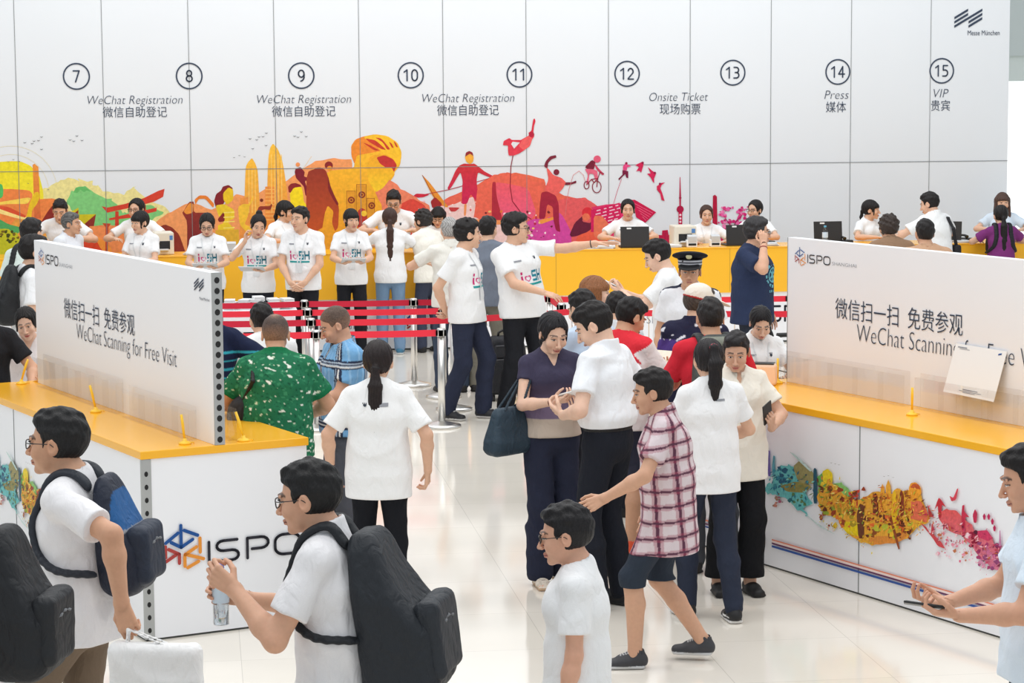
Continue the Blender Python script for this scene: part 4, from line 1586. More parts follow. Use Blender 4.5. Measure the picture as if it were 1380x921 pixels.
def hand_prims(K, s):
    """list of (a, b, r1, r2) for palm and fingers"""
    al = .92 if K.fem else 1.0
    fd, pn, _ = K.hand[s]
    w = K.wri[s]
    # thumb side: for a palm facing the body with fingers down it points forward
    th = np.cross(fd, pn) * s
    cu = K.curl[s]
    out = {'palm': [], 'fingers': []}
    kn = []
    for i, (o, L) in enumerate(((.030, .088), (.011, .092), (-.009, .087), (-.027, .078))):
        k = w + fd * L * al + th * o * al - pn * .002
        kn.append(k)
        out['palm'].append((w + th * o * .55 * al, k, .0125 * al, .0105 * al))
    out['palm'].append((w + fd * .03 + th * .012 + pn * .004, w + fd * .06 + th * .02 + pn * .006, .013 * al, .011 * al))
    lens = ((.042, .026, .021), (.046, .030, .022), (.042, .027, .022), (.033, .021, .019))
    for i, k in enumerate(kn):
        sp_ = (.10, .03, -.04, -.12)[i] * (1 - cu)
        d = unit(fd + th * sp_)
        p = k
        r = (.0088, .009, .0086, .0076)[i] * al
        ang = 0
        for j, L in enumerate(lens[i]):
            ang += math.radians((18, 52, 30)[j] + (40, 45, 25)[j] * (cu - .5) * 1.8) * min(1, cu * 2 + .1)
            dd = unit(d * math.cos(ang) + pn * math.sin(ang))
            q = p + dd * L * al
            out['fingers'].append((p, q, r, r * .9))
            p, r = q, r * .9
    a = w + fd * .022 * al + th * .022 * al + pn * .006
    d1 = unit(fd * .75 + th * .62 + pn * (.25 + cu * .5))
    b = a + d1 * .042 * al
    d2 = unit(fd * .9 + th * (.32 - cu * .3) + pn * (.2 + cu * .5))
    c = b + d2 * .033 * al
    d3 = unit(fd * .95 + th * (.1 - cu * .5) + pn * (.2 + cu * .6))
    e = c + d3 * .026 * al
    out['fingers'] += [(a, b, .0125 * al, .0105 * al), (b, c, .0105 * al, .0092 * al), (c, e, .0092 * al, .0075 * al)]
    return out


SKIN = (222, 178, 150)
HAIRC = (28, 24, 24)


def head_sdf(Q, fem, fine=True):
    """Q in head space (x right, y forward, z up, metres)"""
    ax = np.abs(Q[:, 0])
    S = Q.copy()
    S[:, 0] = ax
    d = s_ell(Q, (0, -.012, .035), (.076, .096, .088))
    jw = .047 if fem else .051
    d = smin(d, s_ell(Q, (0, .028, -.012), (.0655, .066, .074)), .02)
    d = smin(d, s_ell(Q, (0, .036, -.062), (jw, .05, .048)), .025)
    d = smin(d, s_ell(Q, (0, .074, -.098), (.022, .016, .015)), .022)
    if fine:
        d = smin(d, s_cap(S, (.047, .086, .024), (.014, .098, .026), .006, .006), .016)
        d = smax(d, -s_ell(S, (.031, .108, .006), (.021, .016, .014)), .014)
        d = smin(d, s_ell(S, (.0305, .0835, .005), (.0125, .0115, .0095)), .004)
        d = smin(d, s_ell(S, (.043, .068, -.03), (.021, .02, .022)), .02)
        d = smin(d, s_cap(Q, (0, .096, .004), (0, .114, -.034), .006, .0105), .012)
        d = smin(d, s_ell(S, (.0125, .103, -.038), (.0075, .009, .0065)), .007)
        d = smin(d, s_ell(Q, (0, .0925, -.063), (.022, .0100, .0060)), .006)
        d = smin(d, s_ell(Q, (0, .0910, -.073), (.018, .0100, .0064)), .006)
        e = s_ell(S, (.079, -.008, -.002), (.0085, .021, .032), rotz(-18))
        e = smax(e, -s_ell(S, (.088, -.004, .0), (.006, .012, .019)), .004)
        d = smin(d, e, .006)
    return d


def head_colour(Q, skin, fem, brow=(40, 32, 30), lips=None, beard=0.0):
    n = len(Q)
    c = np.tile(lin3(skin), (n, 1))
    ax = np.abs(Q[:, 0])
    y, z = Q[:, 1], Q[:, 2]
    front = y > .045
    # warmth in cheeks, ears, nose
    wm = np.exp(-((ax - .045) / .02) ** 2 - ((z + .03) / .022) ** 2) * .5 + np.exp(-(ax / .014) ** 2 - ((z + .036) / .014) ** 2) * .35 + (ax > .074) * .4
    c = c * (1 - wm[:, None] * np.array([.02, .10, .12]))
    if beard:
        bm = np.clip(1 - np.abs(z + .085) / .035, 0, 1) * front * beard
        c = c * (1 - bm[:, None] * .3)
    lipc = lin3(lips or ((186, 104, 98) if fem else (190, 130, 114)))
    lm = (np.exp(-((z + .067) / .0085) ** 4) * np.exp(-(Q[:, 0] / .024) ** 4)) * (y > .083)
    c = c * (1 - lm[:, None]) + lipc * lm[:, None]
    line = (np.abs(z + .0675) < .0016) & (ax < .021) & (y > .083)
    c[line] = lin3((110, 58, 54))
    # brows
    zb = .0315 + .015 * (ax - .015) - 2.2 * np.maximum(ax - .034, 0) ** 1.35
    bm = np.clip(1.4 - np.abs(z - zb) / (.0030 if fem else .0040), 0, 1) * (ax > .011) * (ax < .051) * front
    c = c * (1 - bm[:, None] * .85) + lin3(brow) * bm[:, None] * .85
    # eyes
    ex = (ax - .0305) / .0145
    ez = (z - .005) / .0052
    el = (ex ** 2 + ez ** 2 < 1) & front & (y > .07)
    c[el] = lin3((228, 220, 214))
    c[el & (ex ** 2 * 7.5 + (ez * .95) ** 2 < 1.1)] = lin3((34, 24, 22))
    lash = front & (y > .07) & (np.abs(ex) < 1.12) & (np.abs(z - (.0095 - .0042 * ex ** 2)) < .0016)
    c[lash] = lin3((40, 30, 28))
    nos = (np.hypot(ax - .0075, (z + .0425) * 1.4) < .0034) & (y > .09)
    c[nos] = lin3((120, 70, 62))
    return c


def hair_sdf(Q, style, seed):
    ax = np.abs(Q[:, 0])
    S = Q.copy()
    S[:, 0] = ax
    x, y, z = Q[:, 0], Q[:, 1], Q[:, 2]
    rg = np.random.default_rng(seed)
    ph = rg.uniform(0, 6, 4)
    ang = np.arctan2(x, -y + .02)
    strand = (np.sin(ang * 34 + 3 * np.sin(z * 40 + ph[0]) + ph[1]) + .6 * np.sin(ang * 61 + 4 * np.sin(z * 30 + ph[2])))
    clump = np.sin(x * 95 + ph[0] + 2 * np.sin(z * 55)) * np.sin(y * 85 + ph[1]) + .6 * np.sin(z * 110 + ph[2] + x * 60)
    face = s_ell(Q, (0, .098, -.045), (.067, .09, .108))
    ears = s_ell(S, (.088, .004, -.012), (.034, .03, .036))
    if style in ('short', 'spiky', 'crew', 'grey', 'curly', 'bald'):
        top = {'short': .018, 'spiky': .027, 'crew': .007, 'grey': .018, 'curly': .03, 'bald': .006}[style]
        sidew = {'short': .0075, 'spiky': .009, 'crew': .005, 'grey': .011, 'curly': .022, 'bald': .006}[style]
        d = s_ell(Q, (0, -.014, .035), (.076 + sidew, .096 + .5 * (sidew + top), .088 + top))
        if style in ('short', 'spiky', 'grey'):
            d = smin(d, s_ell(Q, (.01, .046, .096), (.052, .038, .018 + top * .3)), .03)
        fz = {'crew': .0, 'bald': .012}.get(style, -.004)
        fz += {'crew': .012, 'bald': .016}.get(style, .004)
        fc = s_ell(Q, (0, .098, -.045 + fz), (.067, .092, .113))
        d = smax(d, -fc, .010)
        d = smax(d, -ears, .008)
        d = smax(d, -(z + .052 + .25 * np.maximum(y + .03, 0) * 2.2), .012)
        # sides keep clear of the cheek
        d = smax(d, y - .040 - .9 * (z - .045) * (z > .045) * 1.6, .012) if style != 'curly' else smax(d, y - .05 - 1.4 * np.maximum(z - .04, 0), .012)
        amp = {'short': .0035, 'spiky': .006, 'crew': .0008, 'grey': .003, 'curly': .008, 'bald': .0006}[style]
        d = d + clump * amp * np.clip((z + .04) / .1, .25, 1) + (strand * .0008 if style not in ('crew', 'bald') else 0)
        if style == 'bald':
            d = smax(d, -(s_ell(Q, (0, -.02, .13), (.05, .06, .045))), .01)
        return d
    t = .017
    d = s_ell(Q, (0, -.016, .034), (.076 + t * .7, .096 + t * .9, .088 + t))
    wav = np.sin(ang * 15 + 2.2 * np.sin(z * 26 + ph[0]) + ph[1]) + .7 * np.sin(ang * 27 + 3 * np.sin(z * 19 + ph[2]))
    low = -.062
    if style in ('bob', 'bangsbob'):
        low = -.115
        d = smin(d, s_ecap(S, (.07, -.02, .04), (.07, -.02, -.085), (.03, .062), (.024, .05), (1, 0, 0)), .025)
        d = smin(d, s_ell(Q, (0, -.075, -.045), (.07, .045, .075)), .03)
    if style in ('long', 'bangslong'):
        low = -.30
        d = smin(d, s_ecap(S, (.068, -.02, .04), (.085, .0, -.2), (.03, .06), (.03, .035), (1, 0, 0)), .025)
        d = smin(d, s_ecap(Q, (0, -.08, 0), (0, -.09, -.22), (.075, .04), (.08, .03), (1, 0, 0)), .03)
    bangs = style.startswith('bangs')
    if bangs:
        fc = s_ell(Q, (0, .105, -.058), (.058 if style != 'bangspony' else .06, .08, .085))
        d = smin(d, s_ell(Q, (0, .066, .052), (.06, .036, .03)), .02)
        d = smax(d, -fc, .008)
        d = smax(d, -((.027 + .003 * np.sin(x * 190 + ph[0])) - z) if False else -(np.where(y > .05, z - .024 - .003 * np.sin(x * 220 + ph[0]), 1)), .003)
    else:
        fz = {'part': .008, 'bun': .008, 'pony': .008}.get(style, .004)
        d = smax(d, -s_ell(Q, (0, .1, -.040 + fz), (.0685, .100, .117)), .010)
        if style == 'part':
            d = smax(d, -s_ecap(Q, (0, .08, .098), (0, .0, .150), (.004, .006), (.002, .005), (1, 0, 0)), .006)
            d = smin(d, s_ecap(S, (.050, .050, .076), (.078, .022, -.030), (.014, .020), (.008, .016), (1, 0, 0)), .012)
    if style in ('pony', 'bun', 'bangspony', 'part', 'ponylow'):
        d = smax(d, -s_ell(S, (.089, .006, -.014), (.03, .026, .034)), .008)
        d = smax(d, -(z - low + .5 * np.maximum(y + .02, 0)), .012)
        if style != 'bangspony':
            d = smax(d, y - .062 - .8 * np.maximum(z - .05, 0), .012)
        else:
            d = smin(d, s_ecap(S, (.066, .05, .045), (.069, .047, -.055), (.008, .012), (.006, .007), (1, 0, 0)), .006)
    else:
        d = smax(d, -(z - low), .012)
        d = smax(d, -s_ell(Q, (0, .115, -.1), (.056, .085, .14)), .01)
        d = smax(d, np.minimum(y - .038, .022 - z), .010)
    return d + strand * .0007 + wav * .0017


def build_person(sp):
    """sp: see PEOPLE. Returns the Person with world frames for things it holds."""
    K = pose(sp)
    fem, g = K.fem, sp.get('girth', 1.0)
    seed = sp['seed']
    # ----- place so that the head lands on its pixel
    u, vtop, s_px = sp['at']
    Y = F / s_px
    W = at_y(u, vtop, Y)
    k = sp.get('k') or (W[2] / (K.top[2] + sp.get('hat', 0)))
    if sp.get('k'):
        pass
    K.k = k
    yaw = sp['yaw']
    Rz = rotz(yaw)
    off = Rz @ (K.top * k)
    root_xy = np.array([W[0] - off[0], W[1] - off[1]])
    K.root_xy, K.Rz = root_xy, Rz
    K.world = lambda p: np.array([root_xy[0], root_xy[1], 0]) + Rz @ (np.asarray(p) * k)
    K.wdir = lambda d: Rz @ np.asarray(d)
    if not (.88 < k < 1.12):
        print('SCALE', sp['label'][:40], round(k, 3), 'height', round(W[2], 2))
    skin = sp.get('skin', SKIN)
    hb = float(np.clip(1.9 / s_px, .0075, .013))       # body voxel
    hh = float(np.clip(.70 / s_px, .0030, .0046))      # head voxel
    hf = float(np.clip(.75 / s_px, .0032, .0060))      # hand voxel
    hcl = float(np.clip(1.7 / s_px, .0065, .0115))     # cloth voxel

    # ----- body pieces
    am = (.9 if fem else 1.0) * (.5 + .5 * g)

    def torso(P, e=0.0):
        fx, fy = (.9 if fem else 1.0), 1.0
        r = lambda a, b: (a * g * fx + e, b * g * fy + e)
        d = s_ecap(P, K.pel - K.Rp @ V3(0, .0, .03), K.pel + K.Rp @ V3(0, 0, .04), (.155 * g * (1.04 if fem else 1) + e, .108 * g + e), (.150 * g + e, .105 * g + e), K.Rp[:, 0])
        d = smin(d, s_ecap(P, K.pel + K.Rp @ V3(0, 0, .04), K.wa, r(.15, .103), r(.138, .096), K.Rp[:, 0]), .04)
        d = smin(d, s_ecap(P, K.wa, K.ch, r(.136, .096), r(.158, .105), K.Rc[:, 0]), .05)
        d = smin(d, s_ecap(P, K.ch, K.nb - K.Rc @ V3(0, .005, .07), r(.158, .108), (.128 * fx + e, .085 + e), K.Rc[:, 0]), .05)
        if fem:
            for s in (-1, 1):
                d = smin(d, s_ell(P, K.ch + K.Rc @ V3(s * .066, .078 * g, .02), (.056 + e, .05 + e, .056 + e)), .03)
        return d

    def yoke(P, e=0.0):
        d = s_cap(P, K.sh[-1], K.sh[1], .046 * am + e, .046 * am + e)
        d = smin(d, s_cap(P, K.nb + K.Rc @ V3(0, -.015, .01), K.sh[-1] + K.Rc @ V3(.05, 0, .012), .048 + e * .6, .044 * am + e), .03)
        d = smin(d, s_cap(P, K.nb + K.Rc @ V3(0, -.015, .01), K.sh[1] + K.Rc @ V3(-.05, 0, .012), .048 + e * .6, .044 * am + e), .03)
        return d

    ntop = K.hc + K.Rh @ V3(0, -.022, -.055)

    def neck(P, e=0.0):
        return s_cap(P, K.nb - K.Rc @ V3(0, .005, .03), ntop, (.058 if not fem else .05) + e, (.054 if not fem else .046) + e)

    def upper_arm(P, s, e=0.0):
        return s_cap(P, K.sh[s], K.elb[s], .047 * am + e, .038 * am + e)

    def fore_arm(P, s, e=0.0):
        m = K.elb[s] + (K.wri[s] - K.elb[s]) * .3
        d = smin(s_cap(P, K.elb[s], m, .038 * am + e, .040 * am + e), s_cap(P, m, K.wri[s], .040 * am + e, .0255 * am + e), .02)
        return d

    def leg(P, s, e0=0.0, e1=0.0, flare=0.0):
        d = s_cap(P, K.hip[s] - V3(0, .0, 0), K.knee[s], .080 * g ** .8 + e0, .053 + (e0 + e1) / 2)
        cal = K.knee[s] + (K.ank[s] - K.knee[s]) * .35 + V3(0, -.012, 0)
        d2 = smin(s_cap(P, K.knee[s], cal, .055 + (e0 + e1) / 2, .054 + e1), s_cap(P, cal, K.ank[s], .054 + e1, .038 + e1 + flare), .02)
        return smin(d, d2, .03)

    hands = {s: hand_prims(K, s) for s in (-1, 1)}

    def hand(P, s, fingers=True):
        d = union([s_cap(P, *q) for q in hands[s]['palm']], .010)
        if fingers:
            df = s_cap(P, *hands[s]['fingers'][0])
            for q in hands[s]['fingers'][1:]:
                df = smin(df, s_cap(P, *q), .003)
            d = smin(d, df, .006)
        return d

    barefoot = sp.get('shoe_kind') == 'sandal'

    def foot(P, s):
        a = K.ank[s]
        f = K.fd[s]
        d = s_cap(P, a + V3(0, 0, 0), a + f * .02 - V3(0, 0, .04), .036, .034)
        d = smin(d, s_ecap(P, a - f * .03 - V3(0, 0, .055), a + f * .15 - V3(0, 0, .062), (.032, .028), (.040, .018), np.cross(f, V3(0, 0, 1))), .03)
        return d

    def hs(P):
        return (((P - K.hc.astype(np.float32)) @ K.Rh.astype(np.float32)) / np.float32(sp.get('hsc', 1.0))).astype(np.float32)
    hsc = sp.get('hsc', 1.0)

    def head(P, fine):
        return head_sdf(hs(P), fem, fine) * hsc

    nx = unit(ntop - K.nb)
    ncut = K.nb + nx * .025
    body_pts = [K.pel, K.wa, K.ch, K.nb, K.hc + V3(0, 0, .13), *K.knee.values(), *K.ank.values(), *K.elb.values(), *K.wri.values(), *K.sh.values()]
    lo = np.min(body_pts, 0) - .2
    hi = np.max(body_pts, 0) + .2
    lo[2] = -.02

    def f_body(P):
        d = smin(torso(P), yoke(P), .04)
        d = smin(d, neck(P), .03)
        for s in (-1, 1):
            a = smin(upper_arm(P, s), fore_arm(P, s), .02)
            a = smin(a, hand(P, s, False), .02)
            d = smin(d, a, .018)
        L = smin(leg(P, -1), leg(P, 1), .015)
        d = smin(d, L, .03)
        d = smin(d, np.minimum(foot(P, -1), foot(P, 1)), .02)
        return d

    vs, qs, cs = [], [], []

    def put(v, q, keep_fn, colour_fn, rel):
        v = relax(v, q, rel)
        cen = v[q].mean(1)
        q = q[keep_fn(cen)]
        v, q, _ = prune(v, q)
        if len(v) == 0:
            return
        base = sum(len(x) for x in vs)
        vs.append(v)
        qs.append(q + base)
        cs.append(colour_fn(v))

    wdir = {s: unit(K.wri[s] - K.elb[s]) for s in (-1, 1)}

    def keep_body(c):
        m = (c - ncut) @ nx < .0
        m |= np.linalg.norm(c - K.hc, axis=1) > .26
        cf = c.astype(np.float32)
        for s in (-1, 1):
            near = np.linalg.norm(c - K.wri[s], axis=1) < .13
            ph = hand(cf, s, False)
            m &= ~(near & (ph < .012) & (ph < fore_arm(cf, s)))
        return m

    sk = lin3(skin)

    def body_colour(v):
        c = np.tile(sk, (len(v), 1))
        for s in (-1, 1):
            r = np.exp(-(np.linalg.norm(v - K.elb[s], axis=1) / .05) ** 2) * .5
            c *= 1 - r[:, None] * np.array([.03, .1, .1])
        return c

    v, q = surface(f_body, lo, hi, hb)
    put(v, q, keep_body, body_colour, 1)

    def f_head(P):
        d = smin(head(P, True), neck(P), .018)
        return smin(d, smin(yoke(P), torso(P), .04), .03)
    v, q = surface(f_head, np.minimum(K.hc, K.nb) - .15, np.maximum(K.hc, K.nb) + .17, hh)
    fb = sp.get('face', {})
    put(v, q, lambda c: ((c - ncut) @ nx > -hh) & (np.linalg.norm(c - K.hc, axis=1) < .27), lambda v: head_colour(hs(v), skin, fem, **fb), 0)
    for s in (-1, 1):
        def f_hand(P, s=s):
            return smin(hand(P, s), fore_arm(P, s), .012)
        c = K.wri[s] + K.hand[s][0] * .09
        v, q = surface(f_hand, c - .13, c + .13, hf)

        def hc_(v, s=s):
            c = np.tile(sk, (len(v), 1))
            tip = np.zeros(len(v))
            for (a, b, r1, r2) in hands[s]['fingers'][2:15:3]:
                tip = np.maximum(tip, np.exp(-(np.linalg.norm(v - b, axis=1) / .012) ** 2))
            return c * (1 - tip[:, None] * np.array([.0, .08, .08]))
        put(v, q, lambda c, s=s: (hand(c.astype(np.float32), s) < fore_arm(c.astype(np.float32), s) + hf * .8) & (np.linalg.norm(c - K.wri[s], axis=1) < .22), hc_, 0)
    v = np.concatenate(vs) * k
    q = np.concatenate(qs)
    root = mesh_of('person', v, q, np.concatenate(cs), M['skin'], None)
    root.location = (root_xy[0], root_xy[1], 0)
    root.rotation_euler = (0, 0, math.radians(yaw))
    tag(root, sp['label'], 'person', sp.get('group'))
    K.obj = root

    def child(name, f, lo, hi, h, colour, mat, rel=1, label=None):
        v, q = surface(f, lo, hi, h)
        if len(q) == 0:
            print('EMPTY', name, sp['label'])
            return None
        v = relax(v, q, rel)
        o = mesh_of(name, v * k, q, colour(v) if callable(colour) else np.tile(lin3(colour), (len(v), 1)), mat, root)
        if label:
            o['label'] = label
        return o

    # ----- trousers / shorts / skirt
    tk = sp.get('legs', 'trousers')
    tc = sp.get('trouser', (34, 36, 44))
    wz = K.pel + K.Rp @ V3(0, 0, .085)
    e0, e1, fl = sp.get('tfit', (.014, .016, .012))
    cut = {'trousers': None, 'shorts': .5, 'capri': .78}[tk]

    def f_tr(P):
        L = smin(leg(P, -1, e0, e1, fl), leg(P, 1, e0, e1, fl), .012)
        d = smin(L, s_ecap(P, K.pel - K.Rp @ V3(0, .0, .03), K.pel + K.Rp @ V3(0, 0, .09), (.160 * g * (1.03 if fem else 1) + .012, .112 * g + .012), (.148 * g + .012, .104 * g + .012), K.Rp[:, 0]), .03)
        d = d + folds(P, seed + 5, sp.get('tfold', .006), 1, .8)
        d = smax(d, (P - wz.astype(np.float32)) @ K.Rp[:, 2].astype(np.float32), .006)
        if cut:
            for s in (-1, 1):
                zc = K.hip[s] + (K.knee[s] - K.hip[s]) * min(cut * 1.7, 1)
            zcut = .47 + (.425 * (1 - cut * 2)) if cut < .5 else .89 - cut * .87
            d = smax(d, zcut - P[:, 2], .006)
        else:
            d = smax(d, sp.get('hem', .035) - P[:, 2], .006)
        return d
    tlo = np.min([*K.ank.values(), *K.knee.values(), *K.hip.values()], 0) - .16
    thi = np.max([*K.ank.values(), *K.knee.values(), wz], 0) + .2
    tlo[2] = 0
    child('trousers' if tk != 'shorts' else 'shorts', f_tr, tlo, thi, hcl * 1.1, tc, M['cloth'])

    # ----- shirt
    top = sp.get('top', {})
    kind = top.get('kind', 'tee')
    tucked = top.get('tucked', False)
    colr = top.get('col', (240, 240, 240))
    es = top.get('fit', .022)
    slv = top.get('sleeve', .68)
    hemz = top.get('hem', -.115 if not tucked else .06)
    hemc = K.pel + K.Rp @ V3(0, 0, hemz)
    hx = (.16 if not fem else .156) * g + es + (.012 if not tucked else .004)
    hyy = .112 * g + es + (.014 if not tucked else .0)
    sb = .052 * am + top.get('sfit', .018)

    def f_top(P):
        d = s_ecap(P, hemc - K.Rp @ V3(0, 0, .05), K.wa, (hx, hyy), (.146 * g * (.95 if fem else 1) + es, .102 * g + es + .006), K.Rp[:, 0])
        d = smin(d, s_ecap(P, K.wa, K.ch, (.146 * g * (.93 if fem else 1) + es, .102 * g + es), (.16 * g * (.93 if fem else 1) + es * .8, .108 * g + es * .8), K.Rc[:, 0]), .05)
        d = smin(d, s_ecap(P, K.ch, K.nb - K.Rc @ V3(0, .005, .07), (.16 * g * (.93 if fem else 1) + es * .7, .11 * g + es * .7), (.135 * max(g, 1), .094 * max(g, 1)), K.Rc[:, 0]), .05)
        if fem:
            for s in (-1, 1):
                d = smin(d, s_ell(P, K.ch + K.Rc @ V3(s * .064, .076 * g, .018), (.062, .056, .064)), .05)
        d = smin(d, yoke(P, .017), .04)
        if not tucked:
            tr = smin(smin(leg(P, -1, e0, 0, 0), leg(P, 1, e0, 0, 0), .02), s_ecap(P, K.pel - K.Rp @ V3(0, .0, .03), K.pel + K.Rp @ V3(0, 0, .09), (.160 * g * (1.03 if fem else 1) + .012, .112 * g + .012), (.148 * g + .012, .104 * g + .012), K.Rp[:, 0]), .03)
            d = smin(d, tr - .009, .03)
        if kind != 'vest':
            for s in (-1, 1):
                e = K.sh[s] + (K.elb[s] - K.sh[s]) * min(slv, 1)
                dr = unit(K.elb[s] - K.sh[s])
                a = s_cap(P, K.sh[s], K.sh[s] + (K.elb[s] - K.sh[s]) * min(slv + .25, 1.2), sb * .83, sb * (1.06 if slv < 1 else .85))
                if slv < 1:
                    a = smax(a, (P - e.astype(np.float32)) @ dr.astype(np.float32), .004)
                else:
                    fr = slv - 1
                    e2 = K.elb[s] + (K.wri[s] - K.elb[s]) * fr
                    a = smin(a, s_cap(P, K.elb[s], e2, sb * .85, sb * .62), .02)
                d = smin(d, a, .022)
        d = d + folds(P, seed, top.get('fold', .0085), 1, .7)
        if top.get('blouse'):
            z = (P - hemc.astype(np.float32)) @ K.Rp[:, 2].astype(np.float32)
            d = d - .014 * np.exp(-((z - .05) / .035) ** 2) - .004 * np.exp(-((z - .05) / .05) ** 2) * np.sin(np.arctan2(P[:, 0], P[:, 1]) * 22)
        d = smax(d, -((P - hemc.astype(np.float32)) @ K.Rp[:, 2].astype(np.float32)), .006)
        # neck opening
        nr = top.get('neck', .012)
        d = smax(d, -neck(P, nr), .006)
        if kind == 'vneck' or top.get('open'):
            vv = K.nb + K.Rc @ V3(0, .085, -.055)
            d = smax(d, -s_ecap(P, K.nb + K.Rc @ V3(0, .09, .02), vv, (.05, .06), (.006, .05), K.Rc[:, 0]), .006)
        if kind in ('shirt', 'polo'):
            for a0, a1 in ((neck(P, nr + .016), neck(P, nr + .004)),):
                hz = (P - K.nb.astype(np.float32)) @ nx.astype(np.float32)
                ring = smax(a0, -a1, .003)
                fr = (P - K.nb.astype(np.float32)) @ K.Rc[:, 1].astype(np.float32)
                hgt = .040 - np.clip(fr, -.04, .07) * .38
                ring = smax(smax(ring, hz - hgt, .004), -(hz + .03), .004)
                sx = np.abs((P - K.nb.astype(np.float32)) @ K.Rc[:, 0].astype(np.float32))
                ring = smax(ring, np.where(fr > .03, .010 - sx, -1), .004)
                d = smin(d, ring, .006)
        return d
    tl = np.min([K.sh[-1], K.sh[1], hemc, K.wa, K.ch, *([K.elb[-1], K.elb[1]] if slv > .3 else [])], 0) - .24 * max(1, g)
    th_ = np.max([K.sh[-1], K.sh[1], hemc, K.wa, K.ch, K.nb + V3(0, 0, .06), *([K.elb[-1], K.elb[1]] if slv > .3 else [])], 0) + .2 * max(1, g)
    if slv > 1:
        tl = np.minimum(tl, np.min([K.wri[-1], K.wri[1]], 0) - .08)
        th_ = np.maximum(th_, np.max([K.wri[-1], K.wri[1]], 0) + .08)
    cf = top.get('pattern')

    def col_top(v):
        base = np.tile(lin3(colr), (len(v), 1))
        return cf(v, K, base) if cf else base
    shirt = child('shirt' if kind in ('shirt', 'polo') else ('blouse' if kind == 'vneck' else 'tee_shirt'), f_top, tl, th_, hcl, col_top, M['cloth'])
    K.shirt = shirt

    # ----- belt
    if tucked and top.get('belt', True):
        bc = K.pel + K.Rp @ V3(0, 0, .058)

        def f_belt(P):
            a = s_ecap(P, bc - K.Rp @ V3(0, 0, .1), bc + K.Rp @ V3(0, 0, .1), (.151 * g + .017, .107 * g + .017), (.151 * g + .017, .107 * g + .017), K.Rp[:, 0])
            z = np.abs((P - bc.astype(np.float32)) @ K.Rp[:, 2].astype(np.float32)) - .017
            return smax(smax(a, z, .004), -(a + .012), .002)
        child('belt', f_belt, bc - .25 * g, bc + .25 * g, min(hcl, .008), (26, 24, 26), M['shoe'], 0, 'black leather belt')

    # ----- shoes
    sc, so = sp.get('shoe', ((32, 32, 34), (30, 30, 32)))
    shk = sp.get('shoe_kind', 'sneaker')
    for s in (-1, 1):
        a, f = K.ank[s], K.fd[s]
        r = np.cross(f, V3(0, 0, 1))
        z0 = a[2] - .085

        def f_sh(P, a=a, f=f, r=r, z0=z0):
            b = a - V3(0, 0, .085)
            if shk == 'sandal':
                d = s_box(P, b + f * .065 + V3(0, 0, .012), (.04, .12, .012), .01, np.stack([r, f, V3(0, 0, 1)], 1))
                for t, w in ((.115, .018), (.02, .014)):
                    st = s_ecap(P, b + f * (t - w) + V3(0, 0, .03), b + f * (t + w) + V3(0, 0, .028), (.046, .036), (.046, .032), r)
                    d = np.minimum(d, smax(st, -(s_ecap(P, b + f * (t - w) + V3(0, 0, .03), b + f * (t + w) + V3(0, 0, .028), (.04, .030), (.04, .026), r)), .002))
                return smax(d, z0 + .001 - P[:, 2], .003)
            d = s_ecap(P, b - f * .035 + V3(0, 0, .045), b + f * .06 + V3(0, 0, .038), (.038, .042), (.044, .036), r)
            d = smin(d, s_ecap(P, b + f * .05 + V3(0, 0, .034), b + f * .145 + V3(0, 0, .026), (.045, .034), (.040, .027), r), .03)
            if shk != 'flat':
                d = smin(d, s_cap(P, b + V3(0, 0, .06) - f * .01, b + V3(0, 0, .095) - f * .012, .042, .040), .02)
                d = smin(d, s_cap(P, b + V3(0, 0, .075) + f * .03, b + V3(0, 0, .055) + f * .08, .022, .018), .02)
            sole = s_ecap(P, b - f * .04 + V3(0, 0, .012), b + f * .15 + V3(0, 0, .012), (.044, .016), (.046, .016), r)
            d = smin(d, sole, .006)
            d = smax(d, -s_cap(P, b + V3(0, 0, .085) - f * .012, b + V3(0, 0, .14) - f * .012, .034, .034), .004)
            return smax(d, z0 + .002 - P[:, 2], .004)

        def c_sh(v, a=a, f=f, r=r, z0=z0):
            c = np.tile(lin3(sc), (len(v), 1))
            zz = v[:, 2] - z0
            c[zz < .021] = lin3(so)
            if sp.get('swoosh'):
                y = (v - a) @ f
                m = (np.abs(zz - (.034 + .10 * np.maximum(y - .02, 0) + .0)) < .006 + .0 * y) & (y > -.03) & (y < .1) & (np.abs((v - a) @ r) > .02)
                c[m] = lin3((235, 235, 235))
            if shk == 'sneaker':
                y = (v - a) @ f
                x = (v - a) @ r
                m = (np.abs(x) < .02) & (y > .03) & (y < .085) & (np.sin(y * 500) > .2) & (zz > .05)
                c[m] = lin3(sp.get('lace', so))
            return c
        child('sandal' if shk == 'sandal' else 'shoe', f_sh, a - V3(.12, .12, .1) - .08, a + V3(.12, .12, .06) + .08, max(hb * .75, .006), c_sh, M['shoe'], 0)

    # ----- hair
    st = sp.get('hair', 'short')
    hcol = sp.get('haircol', HAIRC)
    hgrey = sp.get('hairgrey')

    tail = sp.get('tail')
    tl_pts = []
    if tail:
        # tail: list of head-space points (x, y, z, rx, ry)
        for (x, y, z, rx, ry) in tail:
            tl_pts.append((K.hc + rotz(sp.get('hyaw', 0)) @ V3(x, y, z) * hsc if sp.get('tail_upright', True) else K.hc + K.Rh @ V3(x, y, z) * hsc, rx, ry))

